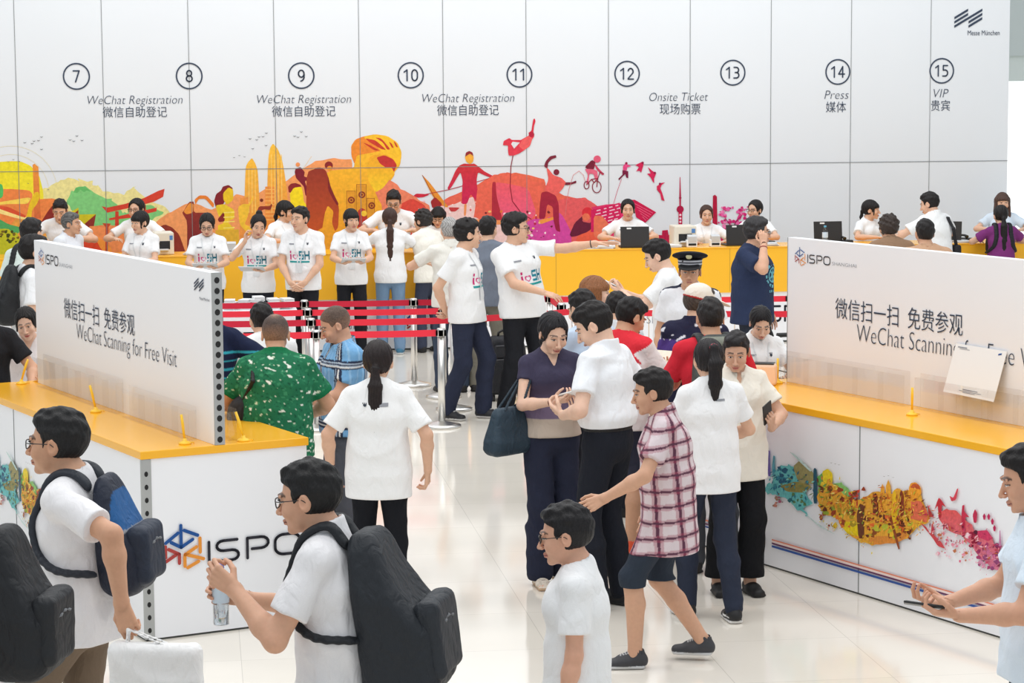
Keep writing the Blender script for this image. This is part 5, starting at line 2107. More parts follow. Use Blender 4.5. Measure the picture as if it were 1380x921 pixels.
    def f_hair(P):
        Q = hs(P)
        d = hair_sdf(Q, st, seed) * hsc
        if st == 'bun':
            bz = sp.get('bun', (0, -.10, .06))
            d = smin(d, s_ell(Q, bz, (.038, .032, .036)) * hsc, .012)
        if tl_pts:
            ds = []
            for (a, rx, ry), (b, rx2, ry2) in zip(tl_pts[:-1], tl_pts[1:]):
                ds.append(s_ecap(P, a, b, (rx, ry), (rx2, ry2), K.Rh[:, 0]))
            t = union(ds, .02)
            Qs = P - K.hc.astype(np.float32)
            t = t + .0016 * np.sin((Qs @ K.Rh[:, 0].astype(np.float32)) * 420 + 3 * np.sin(Qs[:, 2] * 25))
            d = smin(d, t, .012)
        return d
    hl, hhi = K.hc - .17, K.hc + .19
    if tl_pts:
        hl = np.minimum(hl, np.min([p[0] for p in tl_pts], 0) - .07)
        hhi = np.maximum(hhi, np.max([p[0] for p in tl_pts], 0) + .07)
    if st in ('long', 'bangslong'):
        hl = hl - V3(.02, .02, .18)

    def c_hair(v):
        c = np.tile(lin3(hcol), (len(v), 1))
        Q = hs(v)
        n = np.sin(Q[:, 0] * 300 + 4 * np.sin(Q[:, 2] * 60)) * .5 + .5
        if hgrey is not None:
            c = c * (1 - (n * .6 + .2)[:, None]) + lin3(hgrey) * (n * .6 + .2)[:, None]
        if st == 'crew':
            sd = .07 + np.clip((.06 - Q[:, 2]) / .08, 0, 1) * .34 + sp.get('spot', 0) * np.exp(-((Q[:, 0]) / .022) ** 2 - ((Q[:, 1] + .062) / .022) ** 2) * (Q[:, 2] > .07) + .12 * np.clip((Q[:, 1] - .01) / .06, 0, 1)
            c = c * (1 - sd[:, None]) + sk * sd[:, None]
        if st == 'bald':
            sd = np.clip((Q[:, 2] - .06) / .06, 0, 1) * .6
            c = c * (1 - sd[:, None]) + sk * sd[:, None]
        return c
    hair = child('hair', f_hair, hl, hhi, max(hh, .004), c_hair, M['hair'], 0)
    if tl_pts and sp.get('tie') is not False:
        c0 = tl_pts[1][0]
        ax = unit(tl_pts[1][0] - tl_pts[0][0])
        ring_mesh('hair_tie', c0 * k, ax, (tl_pts[1][1] + .003) * k, .006 * k, sp.get('tie', (30, 26, 28)), hair or root)

    # ----- glasses
    if sp.get('glasses'):
        mb = MB()
        h2 = lambda x, y, z: Vector((K.hc + K.Rh @ V3(x, y, z) * hsc) * k)
        for s in (-1, 1):
            pts = []
            for t in np.linspace(0, 2 * math.pi, 21)[:-1]:
                cx, sx = math.cos(t), math.sin(t)
                pts.append(h2(s * .0325 + .023 * math.copysign(abs(cx) ** .7, cx), .1045 - .003 * abs(cx), .003 + .0165 * math.copysign(abs(sx) ** .7, sx)))
            mb.tube(pts + [pts[0]], .0022 * k, seg=6, cap=False)
            mb.tube([h2(s * .056, .102, .010), h2(s * .074, .085, .011), h2(s * .083, .0, .010), h2(s * .082, -.018, -.004)], .0018 * k, seg=6)
        mb.tube([h2(-.0095, .105, .007), h2(0, .111, .009), h2(.0095, .105, .007)], .002 * k, seg=6)
        mb.build('glasses', M['specs'], root)
    # ----- lanyard with badge
    if sp.get('lanyard') and shirt:
        drape_lanyard(K, root, k, sp['lanyard'] if isinstance(sp['lanyard'], tuple) else (225, 226, 228))
    for (sd, nm, colw) in sp.get('bands', ()):
        w = K.wri[sd] - wdir[sd] * (.02 if nm != 'wristband' else .035)
        ring_mesh(nm, w * k, wdir[sd], .030 * am * k, (.007 if nm == 'watch' else .003) * k, colw, root)
    for pr in sp.get('prints', ()):
        shirt_print(K, root, k, *pr)
    K.spec = sp
    return K


def ring_mesh(name, c, ax, R, r, col, parent):
    ax = unit(ax)
    x = unit(np.cross(ax, V3(.3, .2, 1)))
    y = np.cross(ax, x)
    v, q = [], []
    n, m = 20, 8
    for i in range(n):
        t = 2 * math.pi * i / n
        rad = x * math.cos(t) + y * math.sin(t)
        for j in range(m):
            p = 2 * math.pi * j / m
            v.append(c + rad * (R + r * .5 * math.cos(p)) + ax * r * 1.3 * math.sin(p))
    for i in range(n):
        for j in range(m):
            q.append((i * m + j, ((i + 1) % n) * m + j, ((i + 1) % n) * m + (j + 1) % m, i * m + (j + 1) % m))
    return mesh_of(name, np.array(v), np.array(q), np.tile(lin3(col), (len(v), 1)), M['shoe'], parent)


def bvh_of(o):
    me = o.data
    return BVHTree.FromPolygons([v.co.copy() for v in me.vertices], [tuple(p.vertices) for p in me.polygons])


def front_point(bvh, K, k, x, z, back=False, lift=.003):
    """point on the shirt surface at chest-frame coordinates x, z (metres, from the neck base)"""
    o = K.nb + K.Rc @ V3(x, 0, z)
    d = K.Rc @ V3(0, -1 if back else 1, 0)
    start = o + d * .5
    hit = bvh.ray_cast(Vector(start * k), Vector(-d), 1.2 * k)
    if hit[0] is None:
        return None
    return np.array(hit[0]) + d * lift


def drape_lanyard(K, root, k, col):
    b = bvh_of(K.shirt)
    v, q = [], []
    for s in (-1, 1):
        pts = []
        for t in np.linspace(0, 1, 12):
            x = s * (.062 * (1 - t) + .006)
            z = -.015 - .33 * t
            p = front_point(b, K, k, x, z, lift=.004)
            if p is not None:
                pts.append(p)
        if len(pts) < 3:
            return
        side = K.Rc[:, 0] * .0065 * k
        for i, p in enumerate(pts):
            v += [p - side, p + side]
            if i:
                n = len(v)
                q.append((n - 4, n - 3, n - 1, n - 2))
    p = front_point(b, K, k, 0, -.36, lift=.006)
    if p is not None:
        n = len(v)
        X, Z = K.Rc[:, 0] * .035 * k, K.Rc[:, 2] * .05 * k
        v += [p - X - Z, p + X - Z, p + X + Z, p - X + Z]
        q.append((n, n + 1, n + 2, n + 3))
    mesh_of('lanyard', np.array(v), np.array(q), np.tile(lin3(col), (len(v), 1)), M['cloth'], root, False)


def shirt_print(K, root, k, kind, x, z, w, h, back=False):
    """lettering or a mark lying on the shirt"""
    b = bvh_of(K.shirt)
    parts = []
    if kind == 'slogan':        # magenta i, heart, teal SH with a line below
        rects = [('i', (0.0, .10, .25, 1.0), (206, 50, 120)), ('heart', (.14, .46, .25, .72), (214, 60, 130)), ('S', (.50, .73, .25, 1.0), (40, 130, 150)), ('H', (.77, 1.0, .25, 1.0), (30, 110, 130)), ('bar', (0, 1.0, 0, .14), (40, 150, 150))]
    elif kind == 'mark':
        rects = [('dot', (0, 1, 0, 1), (60, 66, 76))]
    elif kind == 'words':
        rects = [('bar', (0, 1, 0, 1), (150, 152, 158))]
    elif kind == 'crest':
        rects = [('crest', (0, 1, 0, 1), (110, 176, 190))]
    else:
        rects = [('bar', (0, 1, 0, 1), kind)]
    v, q, c = [], [], []

    def cell(x0, x1, z0, z1, col):
        ids = []
        for (a, e) in ((x0, z0), (x1, z0), (x1, z1), (x0, z1)):
            p = front_point(b, K, k, x + (a - .5) * w * (1 if back else -1), z + (e - .5) * h, back, .0035)
            if p is None:
                return
            ids.append(p)
        n = len(v)
        v.extend(ids)
        q.append((n, n + 1, n + 2, n + 3))
        c.extend([lin3(col)] * 4)

    def grid(fn, r, col, n=14):
        x0, x1, z0, z1 = r
        for i in range(n):
            for j in range(n):
                if fn((i + .5) / n, (j + .5) / n):
                    cell(x0 + (x1 - x0) * i / n, x0 + (x1 - x0) * (i + 1) / n, z0 + (z1 - z0) * j / n, z0 + (z1 - z0) * (j + 1) / n, col)
    for nm, r, col in rects:
        if nm == 'i':
            grid(lambda a, e: (e < .66 or e > .78) and .1 < a < .9, r, col, 8)
        elif nm == 'heart':
            def heart(a, e):
                X, Z = (a - .5) * 2.5, (e - .45) * 2.5
                o = (X * X + Z * Z - 1) ** 3 - X * X * Z ** 3
                X2, Z2 = X * 1.5, Z * 1.5
                i = (X2 * X2 + Z2 * Z2 - 1) ** 3 - X2 * X2 * Z2 ** 3
                return o < 0 and i > 0
            grid(heart, r, col, 14)
        elif nm == 'S':
            grid(lambda a, e: e > .8 or e < .2 or .4 < e < .6 or (a < .25 and e > .5) or (a > .75 and e < .5), r, col, 10)
        elif nm == 'H':
            grid(lambda a, e: a < .25 or a > .75 or .4 < e < .6, r, col, 10)
        elif nm == 'crest':
            def crest(a, e):
                X, Z = (a - .5) * 2, (e - .5) * 2
                R = math.hypot(X, Z)
                t = math.atan2(Z, X)
                wr = .78 < R < 1.0 and math.sin(t * 14) > -.5 and not (Z > .75)
                inn = R < .62 and (abs(X) < .09 or abs(Z - X * .8) < .1 or abs(Z + X * .8) < .1 or .5 < R)
                return wr or inn
            grid(crest, (0, 1, .15, 1), col, 26)
            grid(lambda a, e: math.sin(a * 26) > -.2, (.2, .8, 0, .08), col, 16)
        elif nm == 'dot':
            grid(lambda a, e: math.hypot(a - .5, e - .4) < .34 or (e > .7 and math.sin(a * 18) > 0), r, col, 6)
        else:
            grid(lambda a, e: math.sin(a * 60) > -.55, r, col, 10)
    if v:
        mesh_of('shirt_print', np.array(v), np.array(q), np.array(c), M['cloth'], root, False)


# ---------------------------------------------------------------- things: barriers, desk equipment, bags
def on_floor(px, s):
    """floor point below pixel column px at scale s (px per metre)"""
    Y = F / s
    d = ray(px, 104 + H * s)
    return EYE + d * (Y / d[1])


def stanchion(p, label):
    root = empty('barrier_post', (p[0], p[1], 0))
    tag(root, label, 'barrier post', 'chrome queue barrier posts')
    MB().lathe([(0, 0), (.165, 0), (.17, .008), (.168, .022), (.12, .034), (.045, .05), (.032, .056), (0, .056)], 36).build('base', M['chrome'], root)
    MB().lathe([(0, .05), (.031, .05), (.031, .80), (0, .80)], 24).build('post', M['chrome'], root)
    h = MB().lathe([(0, .80), (.036, .80), (.036, .868), (.03, .874), (0, .876)], 24)
    hd = h.build('belt_head', M['chrome'], root)
    c = MB()
    for a in (0, math.pi / 2, math.pi, 1.5 * math.pi):
        c.box((-.045, -.02, .805), (.045, .02, .858), bevel=.004, rot=Matrix.Rotation(a, 3, 'Z'))
    c.build('belt_clip', M['black_plastic'], hd)
    return root


def belt(root, a, b, mat, z=.832, w=.058):
    a, b = np.array(a[:2]), np.array(b[:2])
    d = unit(np.append(b - a, 0))[:2]
    n = np.array([d[1], -d[0]])
    L = np.linalg.norm(b - a)
    bm = bmesh.new()
    N = 24
    rows = []
    for i in range(N + 1):
        t = i / N
        q = a + (b - a) * t
        sag = .014 * 4 * t * (1 - t) * min(L / 3, 1)
        r = []
        for off, zz in ((.0012, -w / 2), (.0012, w / 2), (-.0012, w / 2), (-.0012, -w / 2)):
            o = q + n * off - np.array(root.location[:2])
            r.append(bm.verts.new((o[0], o[1], z - sag + zz)))
        rows.append(r)
    for r0, r1 in zip(rows[:-1], rows[1:]):
        for k in range(4):
            bm.faces.new((r0[k], r0[(k + 1) % 4], r1[(k + 1) % 4], r1[k]))
    me = bpy.data.meshes.new('belt')
    bm.to_mesh(me)
    bm.free()
    o = link('belt', me, mat, root)
    o['label'] = 'red retractable belt'
    return o


ST = {}
for key, px, s, lab in (
        ('a0', 262, 138, 'barrier post behind the white sign board holding the farthest red belt'),
        ('a1', 412, 137, 'chrome barrier post before the young man with clasped hands, farthest of its cluster'),
        ('a2', 558.5, 136.5, 'free standing chrome barrier post with its round base in full view'),
        ('b0', 258, 143, 'barrier post behind the white sign board holding the second farthest red belt'),
        ('b1', 416.5, 142.3, 'second chrome barrier post of the cluster beside the shaven head man'),
        ('b2', 598, 141.8, 'chrome barrier post behind the legs of the youth in navy trousers'),
        ('c1', 421, 148.5, 'third chrome barrier post of the cluster beside the shaven head man'),
        ('c2', 612, 147.5, 'barrier post behind the youth in navy trousers whose belt runs past the pointing man'),
        ('d1', 428, 156, 'nearest chrome barrier post of the cluster beside the shaven head man'),
        ('d2', 595.5, 155.2, 'nearest free standing chrome post just under the clasped hands of the youth'),
        ('r0', 728, 130, 'farthest chrome barrier post beside the pointing man'),
        ('r1', 741.5, 135, 'middle chrome barrier post beside the pointing man'),
        ('r2', 757, 140, 'nearest chrome barrier post beside the pointing man, behind a dark head'),
        ('q1', 1064, 135.5, 'chrome barrier post behind the sign board by the navy tee shirt man'),
        ('q2', 775, 142.5, 'chrome barrier post behind the white shirt man and auburn haired woman'),
        ('q3', 1078, 145, 'chrome barrier post behind the sign board, nearer belt row'),
        ('e0', 252, 149, 'barrier post behind the white sign board holding the second nearest red belt'),
        ('f0', 246, 157, 'barrier post behind the white sign board holding the nearest red belt')):
    ST[key] = (stanchion(on_floor(px, s), lab), on_floor(px, s))
for a, b, m in (('a0', 'a1', 'belt_crimson'), ('a1', 'a2', 'belt_crimson'), ('a2', 'r1', 'belt_crimson'), ('b0', 'b1', 'belt_red'), ('b1', 'b2', 'belt_red'),
                ('e0', 'c1', 'belt_crimson'), ('c1', 'c2', 'belt_red'), ('c2', 'q2', 'belt_red'), ('f0', 'd1', 'belt_red'), ('d1', 'd2', 'belt_red'),
                ('r0', 'r1', 'belt_red'), ('r1', 'r2', 'belt_red'), ('r1', 'q1', 'belt_red'), ('q2', 'q3', 'belt_red')):
    belt(ST[a][0], ST[a][1], ST[b][1], M[m])

# low white table with stacks of programme booklets
tp = on_floor(348, 134)
tb = empty('side_table', (tp[0], tp[1], 0), WA)
tag(tb, 'low white table piled with booklets behind the red belts', 'table')
MB().box((-.36, -.2, .70), (.40, .2, .735), bevel=.006).build('table_top', M['board'], tb)
for x in (-.32, .36):
    for y in (-.16, .16):
        MB().box((x - .02, y - .02, 0), (x + .02, y + .02, .70)).build('leg', M['board'], tb)
MB().box((-.33, -.17, .52), (.37, -.155, .70)).build('apron', M['board'], tb)
_bk = None
_names = ('first', 'second', 'third', 'fourth', 'fifth')
for i, x in enumerate((-.26, -.12, .02, .17, .31)):
    for j in range(4 if i != 2 else 5):
        rz = WA + random.uniform(-.35, .35)
        q = Vector((tp[0], tp[1], 0)) + Matrix.Rotation(WA, 3, 'Z') @ Vector((x + random.uniform(-.012, .012), random.uniform(-.03, .03), .735 + j * .026))
        if _bk is None:
            _bk = empty('booklet')
            cv = MB()
            cv.box((-.052, -.09, 0), (.052, .09, .002))
            cv.box((-.052, -.09, .0235), (.052, .09, .0255))
            cv.box((-.053, -.09, 0), (-.051, .09, .0255))
            cv.build('cover', M['paper'], _bk)
            MB().box((-.05, -.088, .002), (.05, .088, .0235)).build('pages', M['paper_edge'], _bk)
            o = _bk
        else:
            o = copy_tree(_bk)
        o.location = q
        o.rotation_euler = (0, 0, rz)
        tag(o, 'white booklet in the low stacks on the white table behind the belts', 'booklet', 'booklets on the low white table')


# ---- equipment on the long counter; a = place along it, d = depth behind its front
def bk_at(px, d, z=ZB):
    a = BKF.hit(px, 334)[0]
    p = BKF.pt(a, z, -d)
    return p


def laptop(px, d, label, turn=0.0, screen_h=.225, w=.33):
    p = bk_at(px, d)
    root = empty('laptop', p, WA + turn)
    tag(root, label, 'laptop', 'black laptops on the registration counter')
    lb = MB().box((-w / 2, 0, 0.0), (w / 2, .23, .018), bevel=.004).build('base', M['laptop'], root)
    k = MB()
    for r in range(5):
        for c in range(13):
            k.box((-w / 2 + .025 + c * .0215, .055 + r * .021, .018), (-w / 2 + .043 + c * .0215, .072 + r * .021, .0205))
    k.build('keyboard', M['black_plastic'], lb)
    R = Matrix.Rotation(math.radians(-8), 3, 'X')
    ld = MB().box((-w / 2, -.008, 0), (w / 2, 0.0, screen_h), bevel=.003, rot=R, loc=(0, .004, .018)).build('lid', M['laptop'], root)
    MB().box((-w / 2 + .012, .0002, .014), (w / 2 - .012, .0012, screen_h - .014), rot=R, loc=(0, .004, .018)).build('screen', M['screen'], ld)
    MB().box((-w * .28, -.0092, screen_h - .03), (-w * .12, -.008, screen_h - .012), rot=R, loc=(0, .004, .018)).build('lid_sticker', M['steel_label'], ld)
    return root


laptop(858, .10, 'open black laptop before the woman with centre parted hair', -.06)
laptop(1002, .16, 'open black laptop partly behind the man in the navy tee shirt', .05)
laptop(1125.5, .30, 'open black laptop above the sign board beside a water bottle', .03, .24, .34)
laptop(1285, .24, 'open black laptop beside the man with the black shoulder strap', -.5)


def printer(px, d, label, w=.26, hgt=.24, rz=0.0):
    p = bk_at(px, d)
    root = empty('ticket_printer', p, WA + rz)
    tag(root, label, 'printer', 'beige badge printers')
    b = MB().box((-w / 2, 0, 0), (w / 2, .30, hgt), bevel=.014)
    b.build('housing', M['beige'], root)
    MB().box((-w * .30, -.004, hgt * .25), (w * .30, .004, hgt * .62), bevel=.003).build('paper_slot', M['black_plastic'], root)
    MB().box((w * .28, -.005, hgt * .66), (w * .44, .002, hgt * .86), bevel=.002).build('logo_patch', plain('patch_blue', (80, 130, 190), .5), root)
    f = MB()
    f.box((-w * .24, -.06, .012), (w * .2, .01, .03), rot=Matrix.Rotation(math.radians(-12), 3, 'X'), loc=(0, 0, .03))
    f.build('output_tray', M['paper_edge'], root)
    return root


printer(927, .14, 'beige badge printer in front of the seated auburn woman')
printer(221, .16, 'beige badge printer on the counter beside the woman with a tablet', .22, .25, .1)


def papers(px, d, n, w, l, label, rz=0.0, h=.004, z=ZB):
    p = bk_at(px, d, z)
    root = empty('paper_stack', p, WA + rz)
    tag(root, label, 'paper stack')
    for i in range(n):
        m = MB()
        m.box((-w / 2, -l / 2, i * h), (w / 2, l / 2, i * h + h * .93), rot=Matrix.Rotation(random.uniform(-.12, .12), 3, 'Z'), loc=(random.uniform(-.008, .008), random.uniform(-.008, .008), 0))
        m.build('sheet', M['paper'] if i % 2 else M['paper_edge'], root)
    return root


papers(790, .16, 5, .21, .26, 'loose white forms under the pointing hand', .2)
papers(820, .15, 6, .19, .26, 'white form pile beside the laptop and the pointing hand', -.15, .005)
papers(905, .14, 6, .21, .24, 'white forms between the laptop and the badge printer', .3, .005)
papers(1040, .18, 5, .21, .28, 'white forms on the counter behind the navy tee shirt man', -.1, .006)
papers(320, .12, 4, .22, .2, 'white cards on the counter behind the woman with a tablet', .05, .009)
papers(262, .16, 5, .2, .24, 'white sheets on the counter beside the beige printer', -.2, .006)
papers(1300, .16, 5, .2, .26, 'white sheets beside the woman in the purple top', .1, .005)


def card_dispenser(px, d, label):
    p = bk_at(px, d)
    root = empty('card_dispenser', p, WA)
    tag(root, label, 'card dispenser')
    MB().box((-.06, 0, 0), (.06, .1, .085), bevel=.008).build('body', M['paper'], root)
    MB().box((-.05, .012, .05), (.05, .09, .125), bevel=.002, rot=Matrix.Rotation(math.radians(14), 3, 'X')).build('card_pack', M['paper_edge'], root)
    MB().box((-.045, -.003, .02), (.045, .002, .045)).build('slot', M['black_plastic'], root)


card_dispenser(934, .04, 'small white card box standing before the beige printer')
card_dispenser(966, .06, 'small white card box before the seated woman in a lanyard')
card_dispenser(312, .04, 'low white card box on the counter beside the bun haired woman')


def phone_desk(px, d, label):
    p = bk_at(px, d)
    root = empty('desk_phone', p, WA + .3)
    tag(root, label, 'telephone', 'black desk phones')
    MB().box((-.07, 0, 0), (.07, .18, .04), bevel=.012).build('base', M['black_plastic'], root)
    h = MB()
    h.tube([(-.045, .01, .055), (-.048, .05, .072), (-.048, .12, .072), (-.045, .165, .055)], [.022, .013, .013, .022], 12)
    h.build('handset', M['black_plastic'], root)


phone_desk(1047, .30, 'black desk phone behind the navy tee shirt man')
phone_desk(1152, .26, 'black desk phone beside the water bottle and laptop')
phone_desk(1318, .26, 'black desk phone next to the woman in the purple top')


def bottle(loc, label, h=.215, r=.032, cap=(60, 110, 200), parent=None, rot=None):
    root = empty('water_bottle', loc)
    if rot:
        root.rotation_euler = rot
    tag(root, label, 'bottle')
    MB().lathe([(0, 0), (r * .9, .002), (r, .012), (r, h * .36), (r * .93, h * .42), (r, h * .48), (r, h * .66), (r * .8, h * .78), (r * .42, h * .87), (r * .4, h * .92), (0, h * .92)], 20).build('body', M['clear'], root)
    MB().lathe([(0, .004), (r * .9, .006), (r * .93, h * .33), (r * .86, h * .42), (r * .93, h * .5), (r * .92, h * .6), (0, h * .6)], 20).build('water', M['water'], root)
    MB().lathe([(r * 1.005, h * .38), (r * 1.01, h * .5), (r * 1.01, h * .64), (r * 1.0, h * .655)], 20).build('wrapper', plain('wrapper_pale', (205, 222, 236), .4), root)
    MB().lathe([(0, h * .91), (r * .47, h * .91), (r * .47, h * .995), (r * .42, h), (0, h)], 20).build('cap', plain('cap_blue', cap, .4), root)
    return root


M['water'] = plain('water_tint', (222, 232, 240), .05)
_w = M['water'].node_tree.nodes['Principled BSDF']
_w.inputs['Transmission Weight'].default_value = .8
_w.inputs['IOR'].default_value = 1.2
bottle(bk_at(1115.5, .12), 'clear water bottle with blue cap on the counter before a black laptop', .22, .034, (90, 170, 205))


# ---- clear leaflet holders and pens on the service counters
def holder(fr, u, v0, v1, h, label, side=-1):
    root = empty('leaflet_holder')
    tag(root, label, 'leaflet holder', None)
    flat_box(fr, u, u + .003, v0, v1, ZC + .001, ZC + h, MB()).build('front_plate', M['clear'], root)
    flat_box(fr, u + .045, u + .048, v0, v1, ZC + .001, ZC + h * 1.12, MB()).build('back_plate', M['clear'], root)
    flat_box(fr, u, u + .048, v0, v1, ZC + .0005, ZC + .004, MB()).build('base_plate', M['clear'], root)
    e = MB()
    flat_box(fr, u, u + .048, v0, v0 + .003, ZC + .001, ZC + h, e)
    e.build('end_plate', M['clear'], root)
    n = max(2, int((v1 - v0) / .22))
    for i in range(1, n):
        vv = v0 + (v1 - v0) * i / n
        flat_box(fr, u + .004, u + .044, vv - .001, vv + .001, ZC + .004, ZC + h * .96, MB()).build('divider', M['clear'], root)


holder(LC, .36, .22, 1.30, .17, 'clear leaflet holder along the sign board nearest the counter corner')
holder(LC, .365, 1.42, 2.95, .19, 'long clear leaflet holder along the sign board towards the smiling woman')
holder(LC, .55, .10, .40, .16, 'clear leaflet holder behind the perforated sign board edge by the green shirt man')
holder(RC, _ru - .075, _rv + .02, _rv + 1.32, .19, 'clear leaflet holder along the sign board below the big square text')
holder(RC, _ru - .075, _rv + 1.42, _rv + 2.75, .19, 'clear leaflet holder below the leaning white sheet')


def pen_stand(p, label, tilt=.12, rz=0.0):
    root = empty('pen_stand', p, rz)
    tag(root, label, 'pen stand', None)
    MB().lathe([(0, 0), (.034, 0), (.036, .006), (.028, .014), (.012, .02), (.010, .032), (0, .034)], 24).build('foot', M['yellow_plastic'], root)
    MB().tube([(0, 0, .022), (tilt * .09, 0, .11), (tilt * .16, 0, .165)], [.006, .0085, .0075], 10).build('pen', M['yellow_plastic'], root)
    c = MB()
    c.tube([(.02, 0, .012), (.05, .02, .004), (.045, .05, .003), (.01, .05, .003)], .0018, 6)
    c.build('cord', M['yellow_plastic'], root)


pen_stand(at_z(249, 599, ZC), 'yellow counter pen nearest the corner of the counter with the big logo', -.1)
pen_stand(at_z(129, 556, ZC), 'yellow counter pen behind the passer by with the blue backpack', -.2)
pen_stand(at_z(328, 595, ZC), 'yellow counter pen below the black bag of the green shirt man', -.25)
pen_stand(at_z(29, 518, ZC), 'yellow counter pen in front of the smiling woman', .3)
pen_stand(at_z(1229, 560, ZC), 'yellow counter pen in the middle of the counter with the loose white sheet', 0)
pen_stand(at_z(1048, 517, ZC), 'yellow counter pen beside the ponytailed woman with a cream scanner box', 0)

# loose white sheet leaning against the right sign board (its code is left out)
sh = empty('leaning_sheet')
tag(sh, 'loose white sheet leaning against the sign board and covering its text', 'sheet')
mb = MB()
front = []
for (x, y), o in zip(((1288.5, 463), (1357, 474), (1339, 542), (1271, 528)), (.012, .012, .075, .075)):
    pl_ = Plane(RB.o + RB.n * o, RB.d, RB.n)
    q_ = pl_.hit(x, y)
    front.append((pl_.pt(*q_), pl_.pt(*q_, -.003)))
bm = mb.bm
f0 = [bm.verts.new(p[0]) for p in front]
f1 = [bm.verts.new(p[1]) for p in front]
bm.faces.new(f0)
bm.faces.new(f1[::-1])
for i in range(4):
    bm.faces.new((f0[i], f1[i], f1[(i + 1) % 4], f0[(i + 1) % 4]))
mb.build('sheet', M['paper'], sh)


def on_sheet(s, t, off=.002):
    """bilinear point on the leaning sheet: s across, t up"""
    p = (front[3][0] * (1 - s) + front[2][0] * s) * (1 - t) + (front[0][0] * (1 - s) + front[1][0] * s) * t
    n = Vector((RB.n[0], RB.n[1], 0))
    return p + n * off


for nm, rects in (('printed_heading', ((.06, .24, .93, .95), (.10, .30, .905, .915))), ('printed_small_print', ((.36, .66, .115, .13), (.30, .74, .085, .095), (.38, .62, .06, .07)))):
    bm = bmesh.new()
    for s0, s1, t0, t1 in rects:
        bm.faces.new([bm.verts.new(on_sheet(*q)) for q in ((s0, t0), (s1, t0), (s1, t1), (s0, t1))])
    me = bpy.data.meshes.new(nm)
    bm.to_mesh(me)
    bm.free()
    link(nm, me, M['ink_grey'], sh)
bm = bmesh.new()
bm.faces.new([bm.verts.new(on_sheet(*q)) for q in ((.86, .90), (.92, .92), (.92, .95), (.86, .93))])
me = bpy.data.meshes.new('printed_bar_mark')
bm.to_mesh(me)
bm.free()
link('printed_bar_mark', me, M['blue'], sh)
ez = MB()
_b = (front[2][1] + front[3][1]) / 2
_t = on_sheet(.5, .7, -.004)
nn = Vector((RB.n[0], RB.n[1], 0))
dd = Vector((RB.d[0], RB.d[1], 0))
for sgn in (-1, 1):
    p0 = on_sheet(.5 + sgn * .25, .02, -.006)
    ez.tube([p0, Vector((p0.x, p0.y, ZC + .004))], .004, 8)
ez.build('easel_leg', M['clear'], sh)

# cream scanner box with a dark phone on it, on the far end of the right counter
sbp = at_z(1029, 519, ZC)
sb = empty('scanner_box', sbp, math.radians(-12))
tag(sb, 'cream scanner box standing before the ponytailed woman in white', 'scanner box')
m_ = MB()
m_.box((-.085, -.05, 0), (.085, .05, .14), bevel=.02, seg=3)
m_.build('housing', plain('cream_plastic', (252, 218, 190), .4), sb)
MB().box((-.07, -.045, .14), (.07, .045, .146), bevel=.002).build('cradle', M['black_plastic'], sb)

# rolling suitcase between the barrier and the pointing man
sp_ = on_floor(682, 143)
sc = empty('suitcase', (sp_[0], sp_[1], 0), math.radians(12))
tag(sc, 'black wheeled fabric suitcase standing behind the pointing man', 'suitcase')


def sdf_part(name, f, lo, hi, h, col, mat, parent, rel=1):
    v, q = surface(f, lo, hi, h)
    v = relax(v, q, rel)
    c = col(v) if callable(col) else np.tile(lin3(col), (len(v), 1))
    return mesh_of(name, v, q, c, mat, parent)


def _sc_body(P):
    w = .195 - .05 * np.clip((P[:, 2] - .3) / .3, 0, 1) ** 2
    Q = P.copy()
    Q[:, 0] = Q[:, 0] * (.195 / w)
    return s_box(Q, (0, 0, .335), (.195, .12, .275), .05) + .003 * np.sin(P[:, 2] * 40) * np.sin(P[:, 0] * 25)


sdf_part('body', _sc_body, (-.25, -.2, 0), (.25, .2, .66), .009, (36, 37, 42), M['gear'], sc)
sdf_part('lower_pocket', lambda P: s_box(P, (0, -.125, .24), (.165, .035, .16), .03), (-.22, -.2, .02), (.22, .0, .45), .008, (31, 32, 37), M['gear'], sc)
sdf_part('upper_pocket', lambda P: s_box(P, (0, -.118, .475), (.135, .03, .065), .025), (-.2, -.2, .35), (.2, .0, .6), .008, (40, 41, 46), M['gear'], sc)
MB().tube([(-.07, .02, .60), (-.065, .02, .64), (-.03, .02, .66), (.03, .02, .66), (.065, .02, .64), (.07, .02, .60)], .012, 8).build('handle', M['black_plastic'], sc)
z_ = MB()
z_.tube([(-.15, -.162, .40), (-.05, -.166, .405), (.05, -.166, .405), (.15, -.162, .40)], .004, 6)
z_.tube([(-.12, -.15, .53), (0, -.152, .535), (.12, -.15, .53)], .004, 6)
z_.build('zipper', plain('zip_grey', (92, 94, 98), .4, metal=.4), sc)
MB().lathe([(0, 0), (.018, 0), (.018, .004), (0, .005)], 16).build('emblem', M['chrome'], sc).location = (0, -.15, .50)
for x in (-.14, .14):
    for y in (-.08, .08):
        w_ = MB()
        w_.tube([(x - .012, y, .03), (x + .012, y, .03)], .03, 16)
        w_.box((x - .016, y - .012, .03), (x + .016, y + .012, .075))
        w_.build('wheel', M['black_plastic'], sc)

